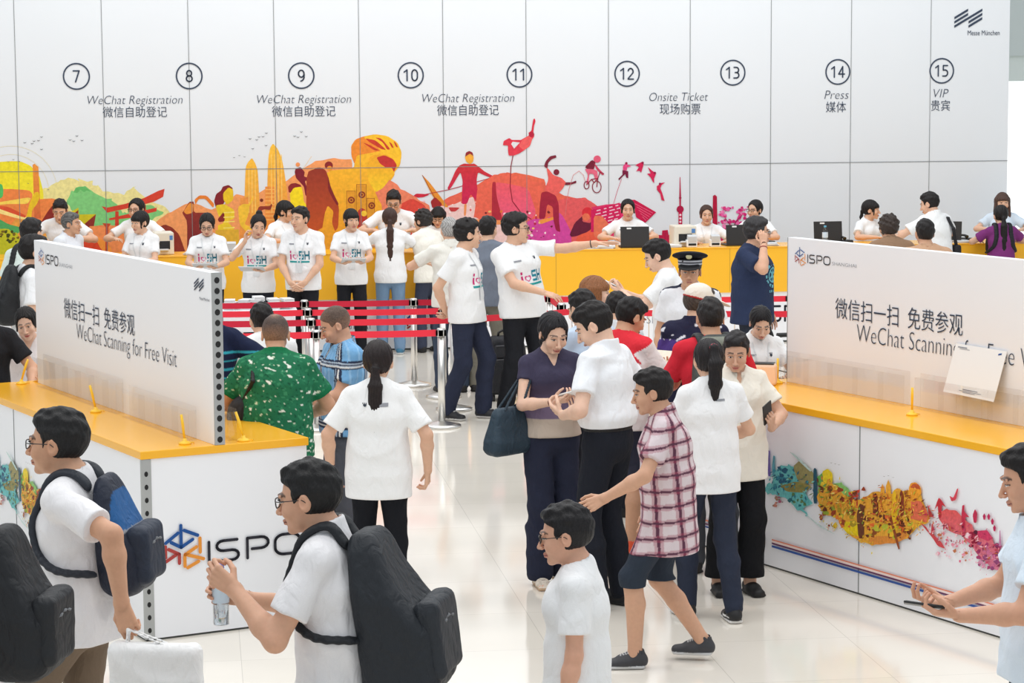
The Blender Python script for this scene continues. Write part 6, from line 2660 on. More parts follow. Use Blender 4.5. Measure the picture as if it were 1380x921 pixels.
# folded luggage trolley behind the right sign board
tp = on_floor(1068, 175)
tr = empty('luggage_trolley', (tp[0], tp[1], 0), math.radians(20))
tag(tr, 'grey luggage trolley half hidden by the sign board beside the navy tee shirt man', 'luggage trolley')
fr_ = MB()
for x in (-.14, .14):
    fr_.tube([(x, 0, .12), (x, 0, 1.0), (x, -.06, 1.06)], .013, 8)
for z in (.3, .62, .9):
    fr_.tube([(-.14, 0, z), (.14, 0, z)], .010, 8)
fr_.build('frame', plain('trolley_grey', (120, 122, 120), .4, metal=.5), tr)
MB().tube([(-.17, -.06, 1.06), (.17, -.06, 1.06)], .018, 10).build('handle', M['black_plastic'], tr)
bs = MB()
for z in (.72, .78, .84, .90):
    bs.tube([(-.13, -.02, z), (-.13, -.16, z), (.13, -.16, z), (.13, -.02, z)], .005, 6)
for x in (-.1, -.05, 0, .05, .1):
    bs.tube([(x, -.16, .72), (x, -.16, .90)], .004, 6)
bs.build('basket', plain('trolley_wire', (96, 98, 96), .4, metal=.5), tr)
MB().box((-.15, -.28, .10), (.15, .02, .125), bevel=.006).build('platform', M['black_plastic'], tr)
for x in (-.13, .13):
    for y in (-.22, .0):
        MB().tube([(x - .015, y, .05), (x + .015, y, .05)], .05, 16).build('wheel', M['black_plastic'], tr)


# ---- things people wear or hold
def gear_root(K, name, label, cat, group=None):
    o = empty(name, (K.root_xy[0], K.root_xy[1], 0), math.radians(K.spec['yaw']))
    tag(o, label, cat, group)
    return o


def worn_sdf(K, root, name, f, lo, hi, h, col, mat='gear', rel=1):
    v, q = surface(f, lo, hi, h)
    v = relax(v, q, rel)
    c = col(v) if callable(col) else np.tile(lin3(col), (len(v), 1))
    return mesh_of(name, v * K.k, q, c, M[mat], root)


def shoulder_path(K, s, front=False, drop=.0, x=.095):
    """strap centre line: from the back (or front) bag over the shoulder and round the arm"""
    C = lambda a, b, c: K.ch + K.Rc @ V3(a, b, c)
    sg = -1 if not front else 1
    g = K.girth
    return [C(s * x * .8, sg * .150, .16), C(s * x, sg * .112, .215), C(s * x, 0.02 * -sg, .226 + drop), C(s * x, -sg * .085 * g, .17), C(s * x * 1.1, -sg * .145 * g, .05), C(s * x * 1.35, -sg * .125 * g, -.08), C(s * .185 * g, -sg * .02, -.15), C(s * .15, sg * .12, -.17)]


def tube_strap(K, root, name, pts, w, t, col, hug=False):
    if hug:
        bv = bvh_of(K.shirt)
        q = []
        for a, b in zip(pts[:-1], pts[1:]):
            for i in range(4):
                q.append(np.asarray(a) + (np.asarray(b) - np.asarray(a)) * i / 4)
        q.append(np.asarray(pts[-1]))
        out = []
        for p in q:
            loc, nr, _, dist = bv.find_nearest(Vector(p * K.k))
            out.append(np.array(loc) / K.k + np.array(nr) * t * .75 if loc is not None else p)
        for _ in range(2):
            out = [out[0]] + [(out[i - 1] + out[i] * 2 + out[i + 1]) / 4 for i in range(1, len(out) - 1)] + [out[-1]]
        pts = out
    ds = [(a, b) for a, b in zip(pts[:-1], pts[1:])]

    def f(P):
        o = None
        for a, b in ds:
            d = s_ecap(P, a, b, (w, t), (w, t), K.Rc[:, 0])
            o = d if o is None else smin(o, d, .015)
        return o
    lo, hi = np.min(pts, 0) - .06, np.max(pts, 0) + .06
    return worn_sdf(K, root, name, f, lo, hi, .007, col)


def backpack(K, label, body, pocket, strap, size=(.15, .10, .24), accent=None, front=False, straps=True, zc=-.01, two_tone=None):
    root = gear_root(K, 'backpack', label, 'backpack')
    sg = -1 if not front else 1
    w, dth, hh_ = size
    off = (.112 if not front else .15) * K.girth + dth * .88
    c = K.ch + K.Rc @ V3(0, sg * off, zc)
    R = K.Rc
    sd = K.spec['seed']

    def f(P):
        Q = (P - c.astype(np.float32)) @ R.astype(np.float32)
        tz = Q[:, 2] / hh_
        Q2 = Q.copy()
        Q2[:, 0] = Q[:, 0] * (1 + .6 * np.clip(tz, 0, 1) ** 2)
        fy = 1 + 1.25 * np.clip(tz + .25, 0, 1.3) ** 1.4
        Q2[:, 1] = (Q[:, 1] + sg * dth) * fy - sg * dth
        return s_box(Q2, (0, 0, 0), (w, dth, hh_), .07) + folds(P, sd, .006, .8, .8)
    bcol = body
    if two_tone:
        def bcol(v):
            Q = (v - c) @ R
            cc = np.tile(lin3(body), (len(v), 1))
            cc[(Q[:, 2] > hh_ * .12) & (Q[:, 1] * sg > -.01) & (Q[:, 2] < hh_ * .80)] = lin3(two_tone)
            cc[np.abs(Q[:, 2] - hh_ * .12) < .006] = lin3((150, 152, 158))
            return cc
    worn_sdf(K, root, 'main_compartment', f, c - .36, c + .36, .008, bcol)
    pc = c + R @ V3(0, sg * dth * .86, -hh_ * .32)
    pk = worn_sdf(K, root, 'pocket', lambda P: s_box((P - pc.astype(np.float32)) @ R.astype(np.float32), (0, 0, 0), (w * .8, .045, hh_ * .48), .035) + folds(P, sd + 2, .004), pc - .25, pc + .25, .008, pocket)
    if accent is not None:
        fc = c + R @ V3(0, sg * dth * .05, hh_ * .66)
        worn_sdf(K, root, 'top_flap', lambda P: s_box((P - fc.astype(np.float32)) @ R.astype(np.float32), (0, 0, 0), (w * .74, dth * .62, hh_ * .3), .05), fc - .25, fc + .25, .008, accent)
    zp = [c + R @ V3(x * w * .52, sg * (dth * .86 + .044), -hh_ * (.10 + .06 * abs(x))) for x in (-1, -.5, 0, .5, 1)]
    tube_strap(K, pk, 'zipper', zp, .004, .004, (120, 122, 126))
    hp = [c + R @ V3(-.03, -sg * dth * .2, hh_ * .93), c + R @ V3(-.02, -sg * dth * .2, hh_ * 1.06), c + R @ V3(.02, -sg * dth * .2, hh_ * 1.06), c + R @ V3(.03, -sg * dth * .2, hh_ * .93)]
    tube_strap(K, root, 'grab_loop', hp, .008, .006, strap)
    if straps:
        for s in (-1, 1):
            tube_strap(K, root, 'strap', shoulder_path(K, s, front), .026, .011, strap, True)
    return root


def palm(K, s, up=.02, along=.085):
    fd, pn, _ = K.hand[s]
    return K.wri[s] + fd * along + pn * up


def flat_thing(K, name, label, cat, c, nrm, axis, size, mat, screen=None, group=None, bevel=.004):
    """slab (phone, tablet) with its own screen or printed face; c, nrm, axis in body space"""
    n = unit(nrm)
    y = unit(np.asarray(axis) - n * (np.asarray(axis) @ n))
    x = np.cross(y, n)
    root = empty(name)
    tag(root, label, cat, group)
    R = Matrix([[*(K.wdir(x))], [*(K.wdir(y))], [*(K.wdir(n))]]).transposed()
    o = K.world(c)
    root.matrix_world = Matrix.Translation(Vector(o)) @ R.to_4x4()
    w, l, t = size
    MB().box((-w / 2, -l / 2, -t / 2), (w / 2, l / 2, t / 2), bevel=min(bevel, t * .4)).build('body', mat, root)
    if screen:
        MB().box((-w / 2 * .9, -l / 2 * .88, t / 2), (w / 2 * .9, l / 2 * .88, t / 2 + .0008)).build('screen', screen, root)
    return root


def tablet(K, label, up=.018):
    c = (palm(K, -1, up) + palm(K, 1, up)) / 2
    n = unit(K.hand[-1][1] + K.hand[1][1] + V3(0, -.25, 0))
    return flat_thing(K, 'tablet', label, 'tablet', c + V3(0, .02, 0), n, K.Rc[:, 1], (.26, .19, .012), M['paper_edge'], M['screen'], 'tablets of the fair staff')


def phone(K, s, label, mat, up=.02, along=.095, back=None, size=(.074, .15, .009), ax=None):
    fd, pn, _ = K.hand[s]
    return flat_thing(K, 'phone', label, 'phone', palm(K, s, up, along), pn, fd if ax is None else ax, size, mat, M['screen'])


def peaked_cap(K, col=(28, 30, 38)):
    R, c, k = K.Rh, K.hc, K.k
    Hs = lambda P: (P - c.astype(np.float32)) @ R.astype(np.float32)

    def crown(P):
        Q = Hs(P)
        band = s_ecap(Q, (0, -.012, .052), (0, -.012, .098), (.090, .108), (.092, .110), V3(1, 0, 0))
        band = smax(smax(band, Q[:, 2] - .10, .003), .05 - Q[:, 2], .003)
        tq = Q.copy()
        tq[:, 2] = Q[:, 2] - (.125 + .22 * (Q[:, 1]) * (Q[:, 1] > 0) * .9)
        d = s_ell(tq, (0, .0, 0), (.135, .145, .03))
        d = smin(d, band, .012)
        return d

    def colr(v):
        Q = Hs(v)
        cc = np.tile(lin3(col), (len(v), 1))
        b = (np.abs(Q[:, 2] - .066) < .005) | (np.abs(Q[:, 2] - .088) < .005)
        b &= np.hypot(Q[:, 0] / .09, (Q[:, 1] + .012) / .11) < 1.12
        cc[b] = lin3((190, 192, 200))
        return cc
    lo, hi = c - .22, c + .26
    v, q = surface(crown, lo, hi, .0045)
    cap = mesh_of('peaked_cap', v * k, q, colr(v), M['cloth'], K.obj)
    cap['label'] = 'black peaked cap with two pale bands and a badge'
    v, q = surface(lambda P: smax(s_ell(Hs(P), (0, .085, .05), (.085, .075, .016), rotx(-18)), .06 - Hs(P)[:, 1], .004), lo, hi, .0045)
    mesh_of('cap_visor', v * k, q, np.tile(lin3((20, 20, 24)), (len(v), 1)), M['shoe'], cap)
    v, q = surface(lambda P: s_ell(Hs(P), (0, .125, .128), (.024, .012, .02)), lo, hi, .004)
    mesh_of('cap_badge', v * k, q, np.tile(lin3((196, 190, 150)), (len(v), 1)), M['shoe'], cap)


def baseball_cap(K, col=(232, 224, 212), trim=(190, 60, 60)):
    R, c, k = K.Rh, K.hc, K.k
    Hs = lambda P: (P - c.astype(np.float32)) @ R.astype(np.float32)

    def f(P):
        Q = Hs(P)
        d = s_ell(Q, (0, -.012, .042), (.094, .114, .104))
        d = smax(d, .030 - .1 * Q[:, 1] - Q[:, 2], .004)
        br = s_ell(Q, (0, .145, .035), (.082, .085, .012), rotx(-14))
        br = smax(br, .07 - Q[:, 1], .004)
        return smin(d, br, .012)

    def colr(v):
        Q = Hs(v)
        cc = np.tile(lin3(col), (len(v), 1))
        cc[(Q[:, 2] < .042 - .1 * Q[:, 1]) & (Q[:, 1] < .07)] = lin3(trim)
        return cc
    v, q = surface(f, c - .22, c + .26, .0045)
    mesh_of('baseball_cap', v * k, q, colr(v), M['cloth'], K.obj)['label'] = 'beige baseball cap with a red edge'


# ---------------------------------------------------------------- clothing patterns (real colours of the cloth)
def blobs(v, seed, n, scale, thr):
    rg = np.random.default_rng(seed)
    o = np.zeros(len(v))
    for i in range(n):
        k = rg.normal(0, 1, 3) * scale
        o += np.sin(v @ k + rg.uniform(0, 6) + 1.5 * np.sin(v @ (rg.normal(0, 1, 3) * scale * .6)))
    return o / math.sqrt(n) > thr


def pat_floral(v, K, c):
    c[:] = lin3((36, 112, 78))
    c[blobs(v, 5, 5, 95, .9)] = lin3((60, 140, 100))
    c[blobs(v, 6, 5, 120, 1.1)] = lin3((24, 84, 60))
    c[blobs(v, 9, 6, 78, 1.35)] = lin3((232, 236, 226))
    c[blobs(v, 11, 6, 130, 1.45)] = lin3((206, 222, 196))
    hz = (v - K.nb) @ unit(K.hc - K.nb)
    c[hz > .0] = lin3((22, 110, 70))
    for s in (-1, 1):
        d = (v - K.sh[s]) @ unit(K.elb[s] - K.sh[s])
        near = np.linalg.norm(np.cross(v - K.sh[s], unit(K.elb[s] - K.sh[s])), axis=1) < .10
        c[(d > .172) & near] = lin3((22, 110, 70))
    return c


def pat_plaid(v, K, c):
    c[:] = lin3((120, 172, 216))
    t = np.arctan2((v - K.ch) @ K.Rc[:, 0], (v - K.ch) @ K.Rc[:, 1]) * .14
    z = (v - K.ch) @ K.Rc[:, 2]
    c[np.sin(t * 160) > .75] = lin3((146, 190, 226))
    for coord, per in ((t, .17), (z, .20)):
        m = np.mod(coord, per) / per
        c[(m > .10) & (m < .30)] = lin3((176, 190, 206))
        for a, b in ((.08, .15), (.20, .26), (.31, .36)):
            c[(m > a) & (m < b)] = lin3((44, 52, 76))
        c[(m > .155) & (m < .195)] = lin3((230, 228, 224))
    return c


def pat_teal(v, K, c):
    c[:] = lin3((26, 34, 62))
    z = v[:, 2]
    m = np.mod(z - .02, .052) / .052
    c[(m > .3) & (m < .55) & (z < K.sh[1][2] - .07)] = lin3((52, 160, 176))
    return c


def pat_plaid_red(v, K, c):
    c[:] = lin3((214, 200, 204))
    z = (v - K.ch) @ K.Rc[:, 2]
    t = np.arctan2((v - K.ch) @ K.Rc[:, 0], (v - K.ch) @ K.Rc[:, 1]) * .14
    for coord, per in ((t, .095), (z, .085)):
        m = np.mod(coord, per) / per
        k = (m > .1) & (m < .52)
        c[k] = c[k] * .55 + lin3((140, 56, 78)) * .6
        c[(m > .24) & (m < .38)] = lin3((92, 56, 74))
    return c


def pat_redyoke(v, K, c):
    q = (v - K.nb) @ K.Rc
    lim = -.10 - .0 * q[:, 0]
    c[q[:, 2] > lim - .35 * np.maximum(np.abs(q[:, 0]) - .03, 0)] = lin3((222, 50, 62))
    c[(np.abs(q[:, 2] - (lim - .35 * np.maximum(np.abs(q[:, 0]) - .03, 0))) < .010)] = lin3((206, 60, 72))
    for s in (-1, 1):
        ax = unit(K.elb[s] - K.sh[s])
        near = np.linalg.norm(np.cross(v - K.sh[s], ax), axis=1) < .10
        out = ((v - K.sh[s]) @ ax > -.01) & near & (np.sign(q[:, 0]) == s)
        c[out] = lin3((236, 232, 232))
    return c


def pat_purple(v, K, c):
    c[:] = lin3((38, 38, 62))
    q = (v - K.nb) @ K.Rc
    m = (q[:, 2] < -.10) & (q[:, 2] > -.16 - .15 * np.abs(q[:, 0]))
    c[m] = lin3((84, 60, 132))
    c[blobs(v, 14, 4, 60, 1.0) & (q[:, 2] > -.11)] = lin3((222, 222, 230))
    return c


def pat_ombre(v, K, c):
    z = (v - K.pel) @ K.Rp[:, 2]
    t = np.clip((z - .10) / .22, 0, 1)[:, None]
    c[:] = lin3((128, 112, 140)) * (1 - t) + lin3((64, 60, 82)) * t
    c[z < .095] = lin3((205, 190, 176))
    return c


def pat_stripe_side(v, K, c):
    for s in (-1, 1):
        q = (v - K.sh[s]) @ K.Rc
        m = (np.abs(q[:, 0] + s * .02) < .10) & (np.abs(q[:, 1] - q[:, 2] * .2) < .024) & (q[:, 2] > 0)
        c[m] = lin3((42, 46, 66))
        m2 = m & (np.abs(np.mod(q[:, 0] * s, .03) - .015) < .004) & (q[:, 0] * s > .03)
        c[m2] = lin3((225, 225, 230))
    return c


WHITE_T = (241, 241, 242)
TEE = dict(kind='tee', col=WHITE_T)
TEEF = dict(kind='tee', col=WHITE_T, fit=.016, sfit=.013)
TEE['sfit'] = .015
CREAM = (240, 236, 226)
BLK = (30, 31, 36)
NAVY = (42, 47, 66)
SLOGAN = [('slogan', 0, -.245, .21, .12), ('mark', -.085, -.11, .026, .026), ('words', .085, -.115, .06, .014)]
POLOP = [('mark', -.075, -.10, .03, .03), ('words', .075, -.10, .06, .012)]
PONY = [(0, -.098, .02, .022, .020), (0, -.122, .005, .019, .018), (0, -.142, -.09, .030, .024), (0, -.13, -.22, .024, .018), (0, -.125, -.30, .010, .008)]
PONYS = [(0, -.10, .03, .020, .018), (0, -.122, .015, .018, .017), (0, -.14, -.06, .026, .02), (0, -.13, -.16, .010, .009)]
PONYLONG = [(0, -.105, -.005, .026, .024), (0, -.128, -.025, .021, .020), (0, -.15, -.12, .040, .028), (0, -.15, -.30, .043, .028), (0, -.15, -.47, .028, .020), (0, -.148, -.53, .012, .010)]
PONYHI = [(0, -.085, .085, .022, .022), (0, -.12, .09, .022, .022), (0, -.155, .0, .042, .030), (0, -.15, -.12, .040, .028), (0, -.145, -.21, .018, .014)]
LAN = (222, 224, 226)
DARKSKIN = (208, 160, 130)
PALE = (230, 190, 166)
seed_n = [100]


def person(**sp):
    seed_n[0] += 3
    sp.setdefault('seed', seed_n[0])
    return build_person(sp)


# ---- staff behind the long counter and the visitors leaning on it
person(at=(80, 270, 118), yaw=180, sex='m', hair='short', lean=16, hpitch=22, arms='counterhi', top=TEE, label='man in white tee leaning forward behind the counter, face half hidden by an older head')
person(at=(95, 287, 125), yaw=-118, sex='m', hair='grey', haircol=(52, 50, 50), hairgrey=(120, 118, 116), hyaw=14, skin=DARKSKIN, arms='down', top=dict(kind='shirt', col=(226, 228, 234)),
       label='older man with greying hair in profile above the sign board')
person(at=(184, 268, 118), yaw=176, sex='f', hair='part', hyaw=-12, glasses=True, arms='counterhi', lean=10, tail=PONYS, top=TEEF, label='woman in glasses and white tee standing behind a fringed colleague near the red gate mural')
person(at=(188, 285, 124), yaw=158, sex='f', hair='bangspony', hyaw=-16, hpitch=6, tail=[(.02, -.09, .01, .02, .018), (.05, -.11, -.03, .02, .017), (.075, -.10, -.12, .022, .017), (.08, -.09, -.2, .008, .008)], arms='hold', top=TEEF, lanyard=LAN, prints=POLOP,
       label='woman with fringe and side ponytail in white tee right behind the sign board')
K5 = person(at=(278.5, 289, 126), yaw=182, sex='f', hair='part', glasses=True, hpitch=20, arms='hold', top=TEEF, lanyard=LAN, prints=SLOGAN, label='woman in glasses reading a tablet above the end of the sign board')
tablet(K5, 'white tablet of the woman in glasses at the sign board end')
K6 = person(at=(350, 290, 128), yaw=178, sex='f', hair='bun', bun=(0, -.055, .135), hyaw=16, hpitch=14, hroll=-8, top=TEEF, prints=SLOGAN, lanyard=LAN,
            R=((.115, .17, 1.40), (.8, .1, -1), (-.1, -.1, .9), (-.9, .2, 0), .6), L=((-.08, .28, 1.09), (-.9, -.4, -.8), (.5, .8, .1), (0, -.1, 1), .3), label='woman with a topknot touching her cheek, tablet in the other hand')
flat_thing(K6, 'tablet', 'white tablet of the woman with the topknot', 'tablet', palm(K6, -1, .02) + V3(.05, .03, 0), V3(0, -.3, 1), K6.Rc[:, 1], (.26, .19, .012), M['paper_edge'], M['screen'], 'tablets of the fair staff')
person(at=(384, 271, 117), yaw=-140, sex='f', hair='bangspony', hyaw=25, glasses=True, tail=PONYS, arms='counterhi', top=TEEF, lanyard=LAN, label='woman in glasses with dark ponytail behind the counter looking sideways under the yellow figure')
person(at=(405, 279, 129), yaw=168, sex='m', hair='short', hyaw=-22, arms='clasp', top=TEE, prints=SLOGAN, lanyard=LAN, trouser=BLK, label='young man in printed white tee with hands clasped before him')
K9 = person(at=(473, 282, 123.5), yaw=188, sex='f', hair='bangspony', hyaw=14, tail=PONYS, arms='hold', top=TEEF, prints=SLOGAN, lanyard=LAN, trouser=BLK, shoe=((225, 228, 230), (235, 235, 235)), label='fringed girl in printed white tee and black trousers holding a tablet')
tablet(K9, 'white tablet of the fringed girl in black trousers')
person(at=(530, 258, 116), yaw=178, sex='m', hair='short', glasses=True, lean=12, hpitch=24, arms='counterhi', top=TEE, prints=POLOP, label='man in black glasses and white tee facing the long ponytail girl')
person(at=(525, 281, 122), yaw=4, sex='f', hair='ponylow', haircol=(66, 46, 40), tail=PONYLONG, tie=(60, 40, 36), arms='counterhi', top=TEEF, trouser=(118, 146, 176), tfold=.009, shoe=((66, 120, 150), (226, 230, 232)),
       label='girl seen from behind with a long brown ponytail and pale jeans')
person(at=(570, 284, 121), yaw=34, sex='f', hair='curly', haircol=(46, 42, 40), lean=14, hyaw=22, girth=1.1, arms='counterhi', top=dict(kind='tee', col=CREAM, fit=.022), trouser=(60, 66, 84), label='woman with short curly hair in a cream blouse leaning on the counter')
person(at=(590, 280, 116), yaw=176, sex='f', hair='bangsbob', glasses=True, hpitch=18, lean=10, arms='counterhi', top=TEEF, label='woman with black fringe and glasses peeping over the counter between customers')
person(at=(606, 294, 139.2), yaw=14, sex='m', hair='grey', haircol=(120, 118, 116), hairgrey=(196, 194, 192), arms='counterhi', top=dict(kind='polo', col=(234, 232, 224)), trouser=(60, 70, 88), label='grey haired man in a cream polo shirt seen from behind')
person(at=(657, 292, 139), yaw=-12, sex='m', hair='short', hyaw=-10, girth=1.08, arms='down', top=dict(kind='tee', col=(116, 124, 138)), trouser=(128, 124, 112), shoe=((40, 38, 40), (36, 36, 38)), feet=((-.14, .0), (.1, .0)), label='man in a slate grey shirt and khaki trousers with his back turned')
person(at=(629, 296, 151.5), yaw=-112, sex='m', hair='spiky', hyaw=36, arms='back', lean=-3, top=dict(kind='tee', col=WHITE_T, fit=.024), prints=SLOGAN, trouser=NAVY, tfold=.009, tfit=(.022, .018, .016), shoe=((36, 36, 40), (206, 204, 202)), lanyard=LAN,
       feet=((-.11, .10), (.10, -.14)), label='youth in white tee and navy trousers holding his hands behind his back')
person(at=(694, 288, 150.5), yaw=-146, sex='m', hair='spiky', hyaw=48, glasses=True, girth=1.1, lean=-7, side=8, top=dict(kind='tee', col=WHITE_T, fit=.028), prints=[('slogan', -.02, -.28, .21, .12), ('mark', -.085, -.12, .026, .026), ('words', .085, -.125, .06, .014)],
       L=((-.60, .38, 1.44), (-.2, -.6, -1), (-.83, .55, -.02), (.3, .2, -.95), .12), R=((.03, .33, 1.06), (.9, -.6, -.5), (-.7, .5, -.3), (0, -.5, -.8), .3), bands=[(-1, 'wristband', (40, 40, 44))], trouser=BLK, tfit=(.022, .022, .014),
       feet=((-.13, .04), (.12, -.06)), label='man in glasses and white tee pointing with a stretched arm')
person(at=(846, 269, 115.5), yaw=180, sex='f', hair='part', arms='counterhi', top=dict(kind='polo', col=WHITE_T, fit=.016), prints=POLOP, label='woman with centre parted black hair behind an open laptop', tail=PONYS)
person(at=(952, 277, 115), yaw=182, sex='f', hair='part', haircol=(72, 50, 42), arms='counterhi', top=dict(kind='polo', col=WHITE_T, fit=.016), lanyard=LAN, label='auburn haired woman with lanyard behind the badge printer', tail=PONYS)
person(at=(1018, 270, 114), yaw=150, sex='f', hair='bun', bun=(0, -.105, .05), hyaw=-10, glasses=True, arms='counterhi', top=TEEF, label='woman in glasses with hair pinned in a bun behind the navy tee shirt man')
person(at=(1173, 270, 113.5), yaw=-140, sex='f', hair='bangspony', hyaw=30, tail=[(0, -.095, .0, .022, .02), (0, -.115, -.015, .019, .018), (0, -.125, -.09, .024, .02), (0, -.12, -.17, .012, .01)], arms='counterhi', top=dict(kind='polo', col=WHITE_T, fit=.016), label='fringed woman with ponytail in white beside the black laptop, in profile')
person(at=(1198, 291, 136), yaw=12, sex='m', hair='curly', haircol=(58, 48, 44), lean=16, arms='counterhi', skin=DARKSKIN, top=dict(kind='tee', col=(150, 120, 96)), label='curly haired head rising over the right sign board')
K47 = person(at=(1250, 260, 119), yaw=34, sex='m', hair='short', hyaw=26, hpitch=16, girth=1.08, lean=8, arms='counterhi', top=dict(kind='shirt', col=(240, 240, 240), fit=.028), label='man in white shirt with a black shoulder strap at the long counter')
person(at=(1247, 296, 147), yaw=6, sex='m', hair='short', lean=12, arms='counterhi', skin=DARKSKIN, top=dict(kind='tee', col=(200, 160, 130)), label='short haired black head just above the right sign board')
person(at=(1351, 260, 111), yaw=178, sex='f', hair='bangslong', haircol=(84, 62, 54), arms='counterhi', top=dict(kind='tee', col=(214, 226, 238), fit=.016), label='woman with long brown hair facing the visitor in purple')
K50 = person(at=(1349, 277, 118), yaw=6, sex='f', hair='ponylow', tail=PONYLONG, arms='counterhi', top=dict(kind='tee', col=(124, 52, 116), fit=.02), label='woman in a purple top with a long black ponytail at the counter')
backpack(K50, 'black backpack worn on the chest of the woman in purple', (30, 31, 36), (34, 35, 40), (28, 28, 32), front=True, size=(.13, .07, .18))
r_ = gear_root(K47, 'shoulder_bag', 'black shoulder bag of the man in white shirt at the long counter', 'bag')
_c = K47.pel + K47.Rp @ V3(.24, .02, .02)
worn_sdf(K47, r_, 'bag_body', lambda P: s_box((P - _c.astype(np.float32)) @ K47.Rp.astype(np.float32), (0, 0, 0), (.05, .13, .13), .03), _c - .25, _c + .25, .009, (32, 32, 36))
tube_strap(K47, r_, 'strap', [_c + V3(0, .06, .12), K47.sh[1] + K47.Rc @ V3(-.03, .12, -.06), K47.sh[1] + K47.Rc @ V3(-.045, .04, .062), K47.sh[1] + K47.Rc @ V3(-.045, -.08, .02), K47.ch + K47.Rc @ V3(.125, -.155, .0), _c + V3(0, -.08, .12)], .024, .010, (30, 30, 34))

# ---- left side, far end of the counter with the big logo
K44 = person(at=(41, 295, 150), yaw=-24, sex='m', hair='short', girth=1.05, top=dict(kind='tee', col=(222, 234, 228)), label='man with black hair in a pale mint shirt at the picture edge, back turned')
backpack(K44, 'black backpack worn in front by the man in pale mint', (36, 36, 38), (44, 44, 48), (34, 34, 36), size=(.13, .07, .17), front=True)
K44b = person(at=(44, 317, 170), yaw=-62, sex='m', hair='short', hyaw=-6, top=dict(kind='tee', col=(240, 240, 242)), label='man in white tee half covered by the left edge of the sign board')
backpack(K44b, 'black backpack of the man at the sign board edge', (32, 33, 36), (38, 39, 43), (30, 31, 34), size=(.14, .09, .22))
person(at=(31, 416, 195), yaw=196, sex='f', hair='part', hyaw=-14, hpitch=14, hroll=10, lean=18, arms='counter', top=dict(kind='vneck', col=(242, 236, 236), fit=.02, fold=.011), skin=PALE, tail=PONYS, face=dict(lips=(190, 92, 88)),
       label='smiling woman in a loose white blouse leaning on the yellow counter end')
K43 = person(at=(-24, 396, 201), yaw=196, sex='m', hair='short', arms=None, L=((-.30, .30, 1.05), (-.8, -.5, -.6), (-.6, .7, .3), (.3, -.4, .8), .7), R='counter', top=dict(kind='tee', col=(34, 34, 38)), skin=DARKSKIN, bands=(), label='person in a black tee at the picture edge holding a yellow phone')
phone(K43, -1, 'yellow phone in the hand of the person in black tee', plain('phone_yellow', (244, 178, 50), .4))

# ---- green shirt group at the right end of that counter
K34 = person(at=(371, 424, 228), yaw=4, sex='m', hair='crew', haircol=(52, 47, 46), spot=.45, girth=1.22, lean=8, hpitch=14, skin=DARKSKIN, top=dict(kind='polo', col=(36, 112, 78), pattern=pat_floral, fit=.03, sleeve=.72),
             L=((-.20, .30, 1.10), (-.9, -.5, -.6), (.3, .9, 0), (0, 0, -1), .4), R=((.20, .28, 1.04), (.9, -.6, -.5), (-.5, .8, 0), (0, 0, -1), .4), trouser=(70, 72, 80), label='man in a green patterned polo shirt seen from behind at the yellow counter')
r_ = gear_root(K34, 'shoulder_bag', 'black pouch bag hanging at the side of the man in the green shirt', 'bag')
_c2 = K34.wa + K34.Rc @ V3(-.21, -.03, .02)
worn_sdf(K34, r_, 'bag_body', lambda P: s_ell((P - _c2.astype(np.float32)) @ (K34.Rc @ roty(20)).astype(np.float32), (0, 0, 0), (.085, .06, .105)) + folds(P, 3, .006), _c2 - .2, _c2 + .2, .007, (36, 34, 36))
tube_strap(K34, r_, 'strap', [_c2 + V3(.03, .02, .08), K34.sh[-1] + K34.Rc @ V3(.03, .10, -.05), K34.sh[-1] + K34.Rc @ V3(.03, .02, .062), K34.ch + K34.Rc @ V3(-.13, -.165, .02), _c2 + V3(.02, -.03, .08)], .014, .007, (30, 28, 30))
person(at=(443, 415, 214), yaw=118, sex='m', hair='crew', haircol=(70, 60, 54), hyaw=-14, hpitch=24, girth=1.06, skin=(214, 164, 136), top=dict(kind='shirt', col=(120, 172, 216), pattern=pat_plaid, fit=.026),
       L=((-.02, .30, 1.06), (-.9, -.5, -.7), (.6, .7, .1), (0, 0, 1), .5), R=((.06, .30, 1.04), (.9, -.5, -.7), (-.5, .8, .1), (0, 0, 1), .5), trouser=(84, 86, 94), bands=[(-1, 'watch', (190, 170, 140))], label='man with shaven hair in a blue checked shirt looking down')
person(at=(352, 434, 202), yaw=20, sex='m', hair='short', lean=14, hpitch=10, arms='hold', top=dict(kind='tee', col=(240, 240, 240)), k=.93, label='black haired person in white hidden behind the green shirt')
person(at=(274, 388, 212), yaw=4, sex='m', hair='short', lean=6, girth=1.1, R=((.32, .16, 1.06), (1, -.6, -.2), (-.2, .9, -.3), (-1, 0, 0), .4), L='hold', top=dict(kind='tee', col=(26, 34, 62), pattern=pat_teal, sleeve=.75), trouser=(30, 44, 60), label='person in a navy tee with teal stripes behind the perforated board edge')
person(at=(509, 460, 246), yaw=-4, sex='f', hair='ponylow', haircol=(36, 28, 28), tail=PONYLONG, tie=(24, 20, 22), girth=1.06, top=dict(kind='tee', col=(243, 243, 243), fit=.024, sleeve=.82, sfit=.020, hem=-.165, fold=.007), trouser=(24, 26, 32), tfit=(.008, .006, .006),
       L=((-.285, .03, .93), (-.9, -.8, .2), (.10, .25, -.95), (.9, .2, 0), .55), R=((.285, .03, .93), (.9, -.8, .2), (-.10, .25, -.95), (-.9, .2, 0), .55), bands=[(-1, 'wristband', (60, 34, 34))], prints=[('mark', -.06, -.09, .03, .022, True), ('words', .05, -.09, .05, .02, True)],
       label='woman in white tee and black trousers walking away, long dark ponytail down her back')

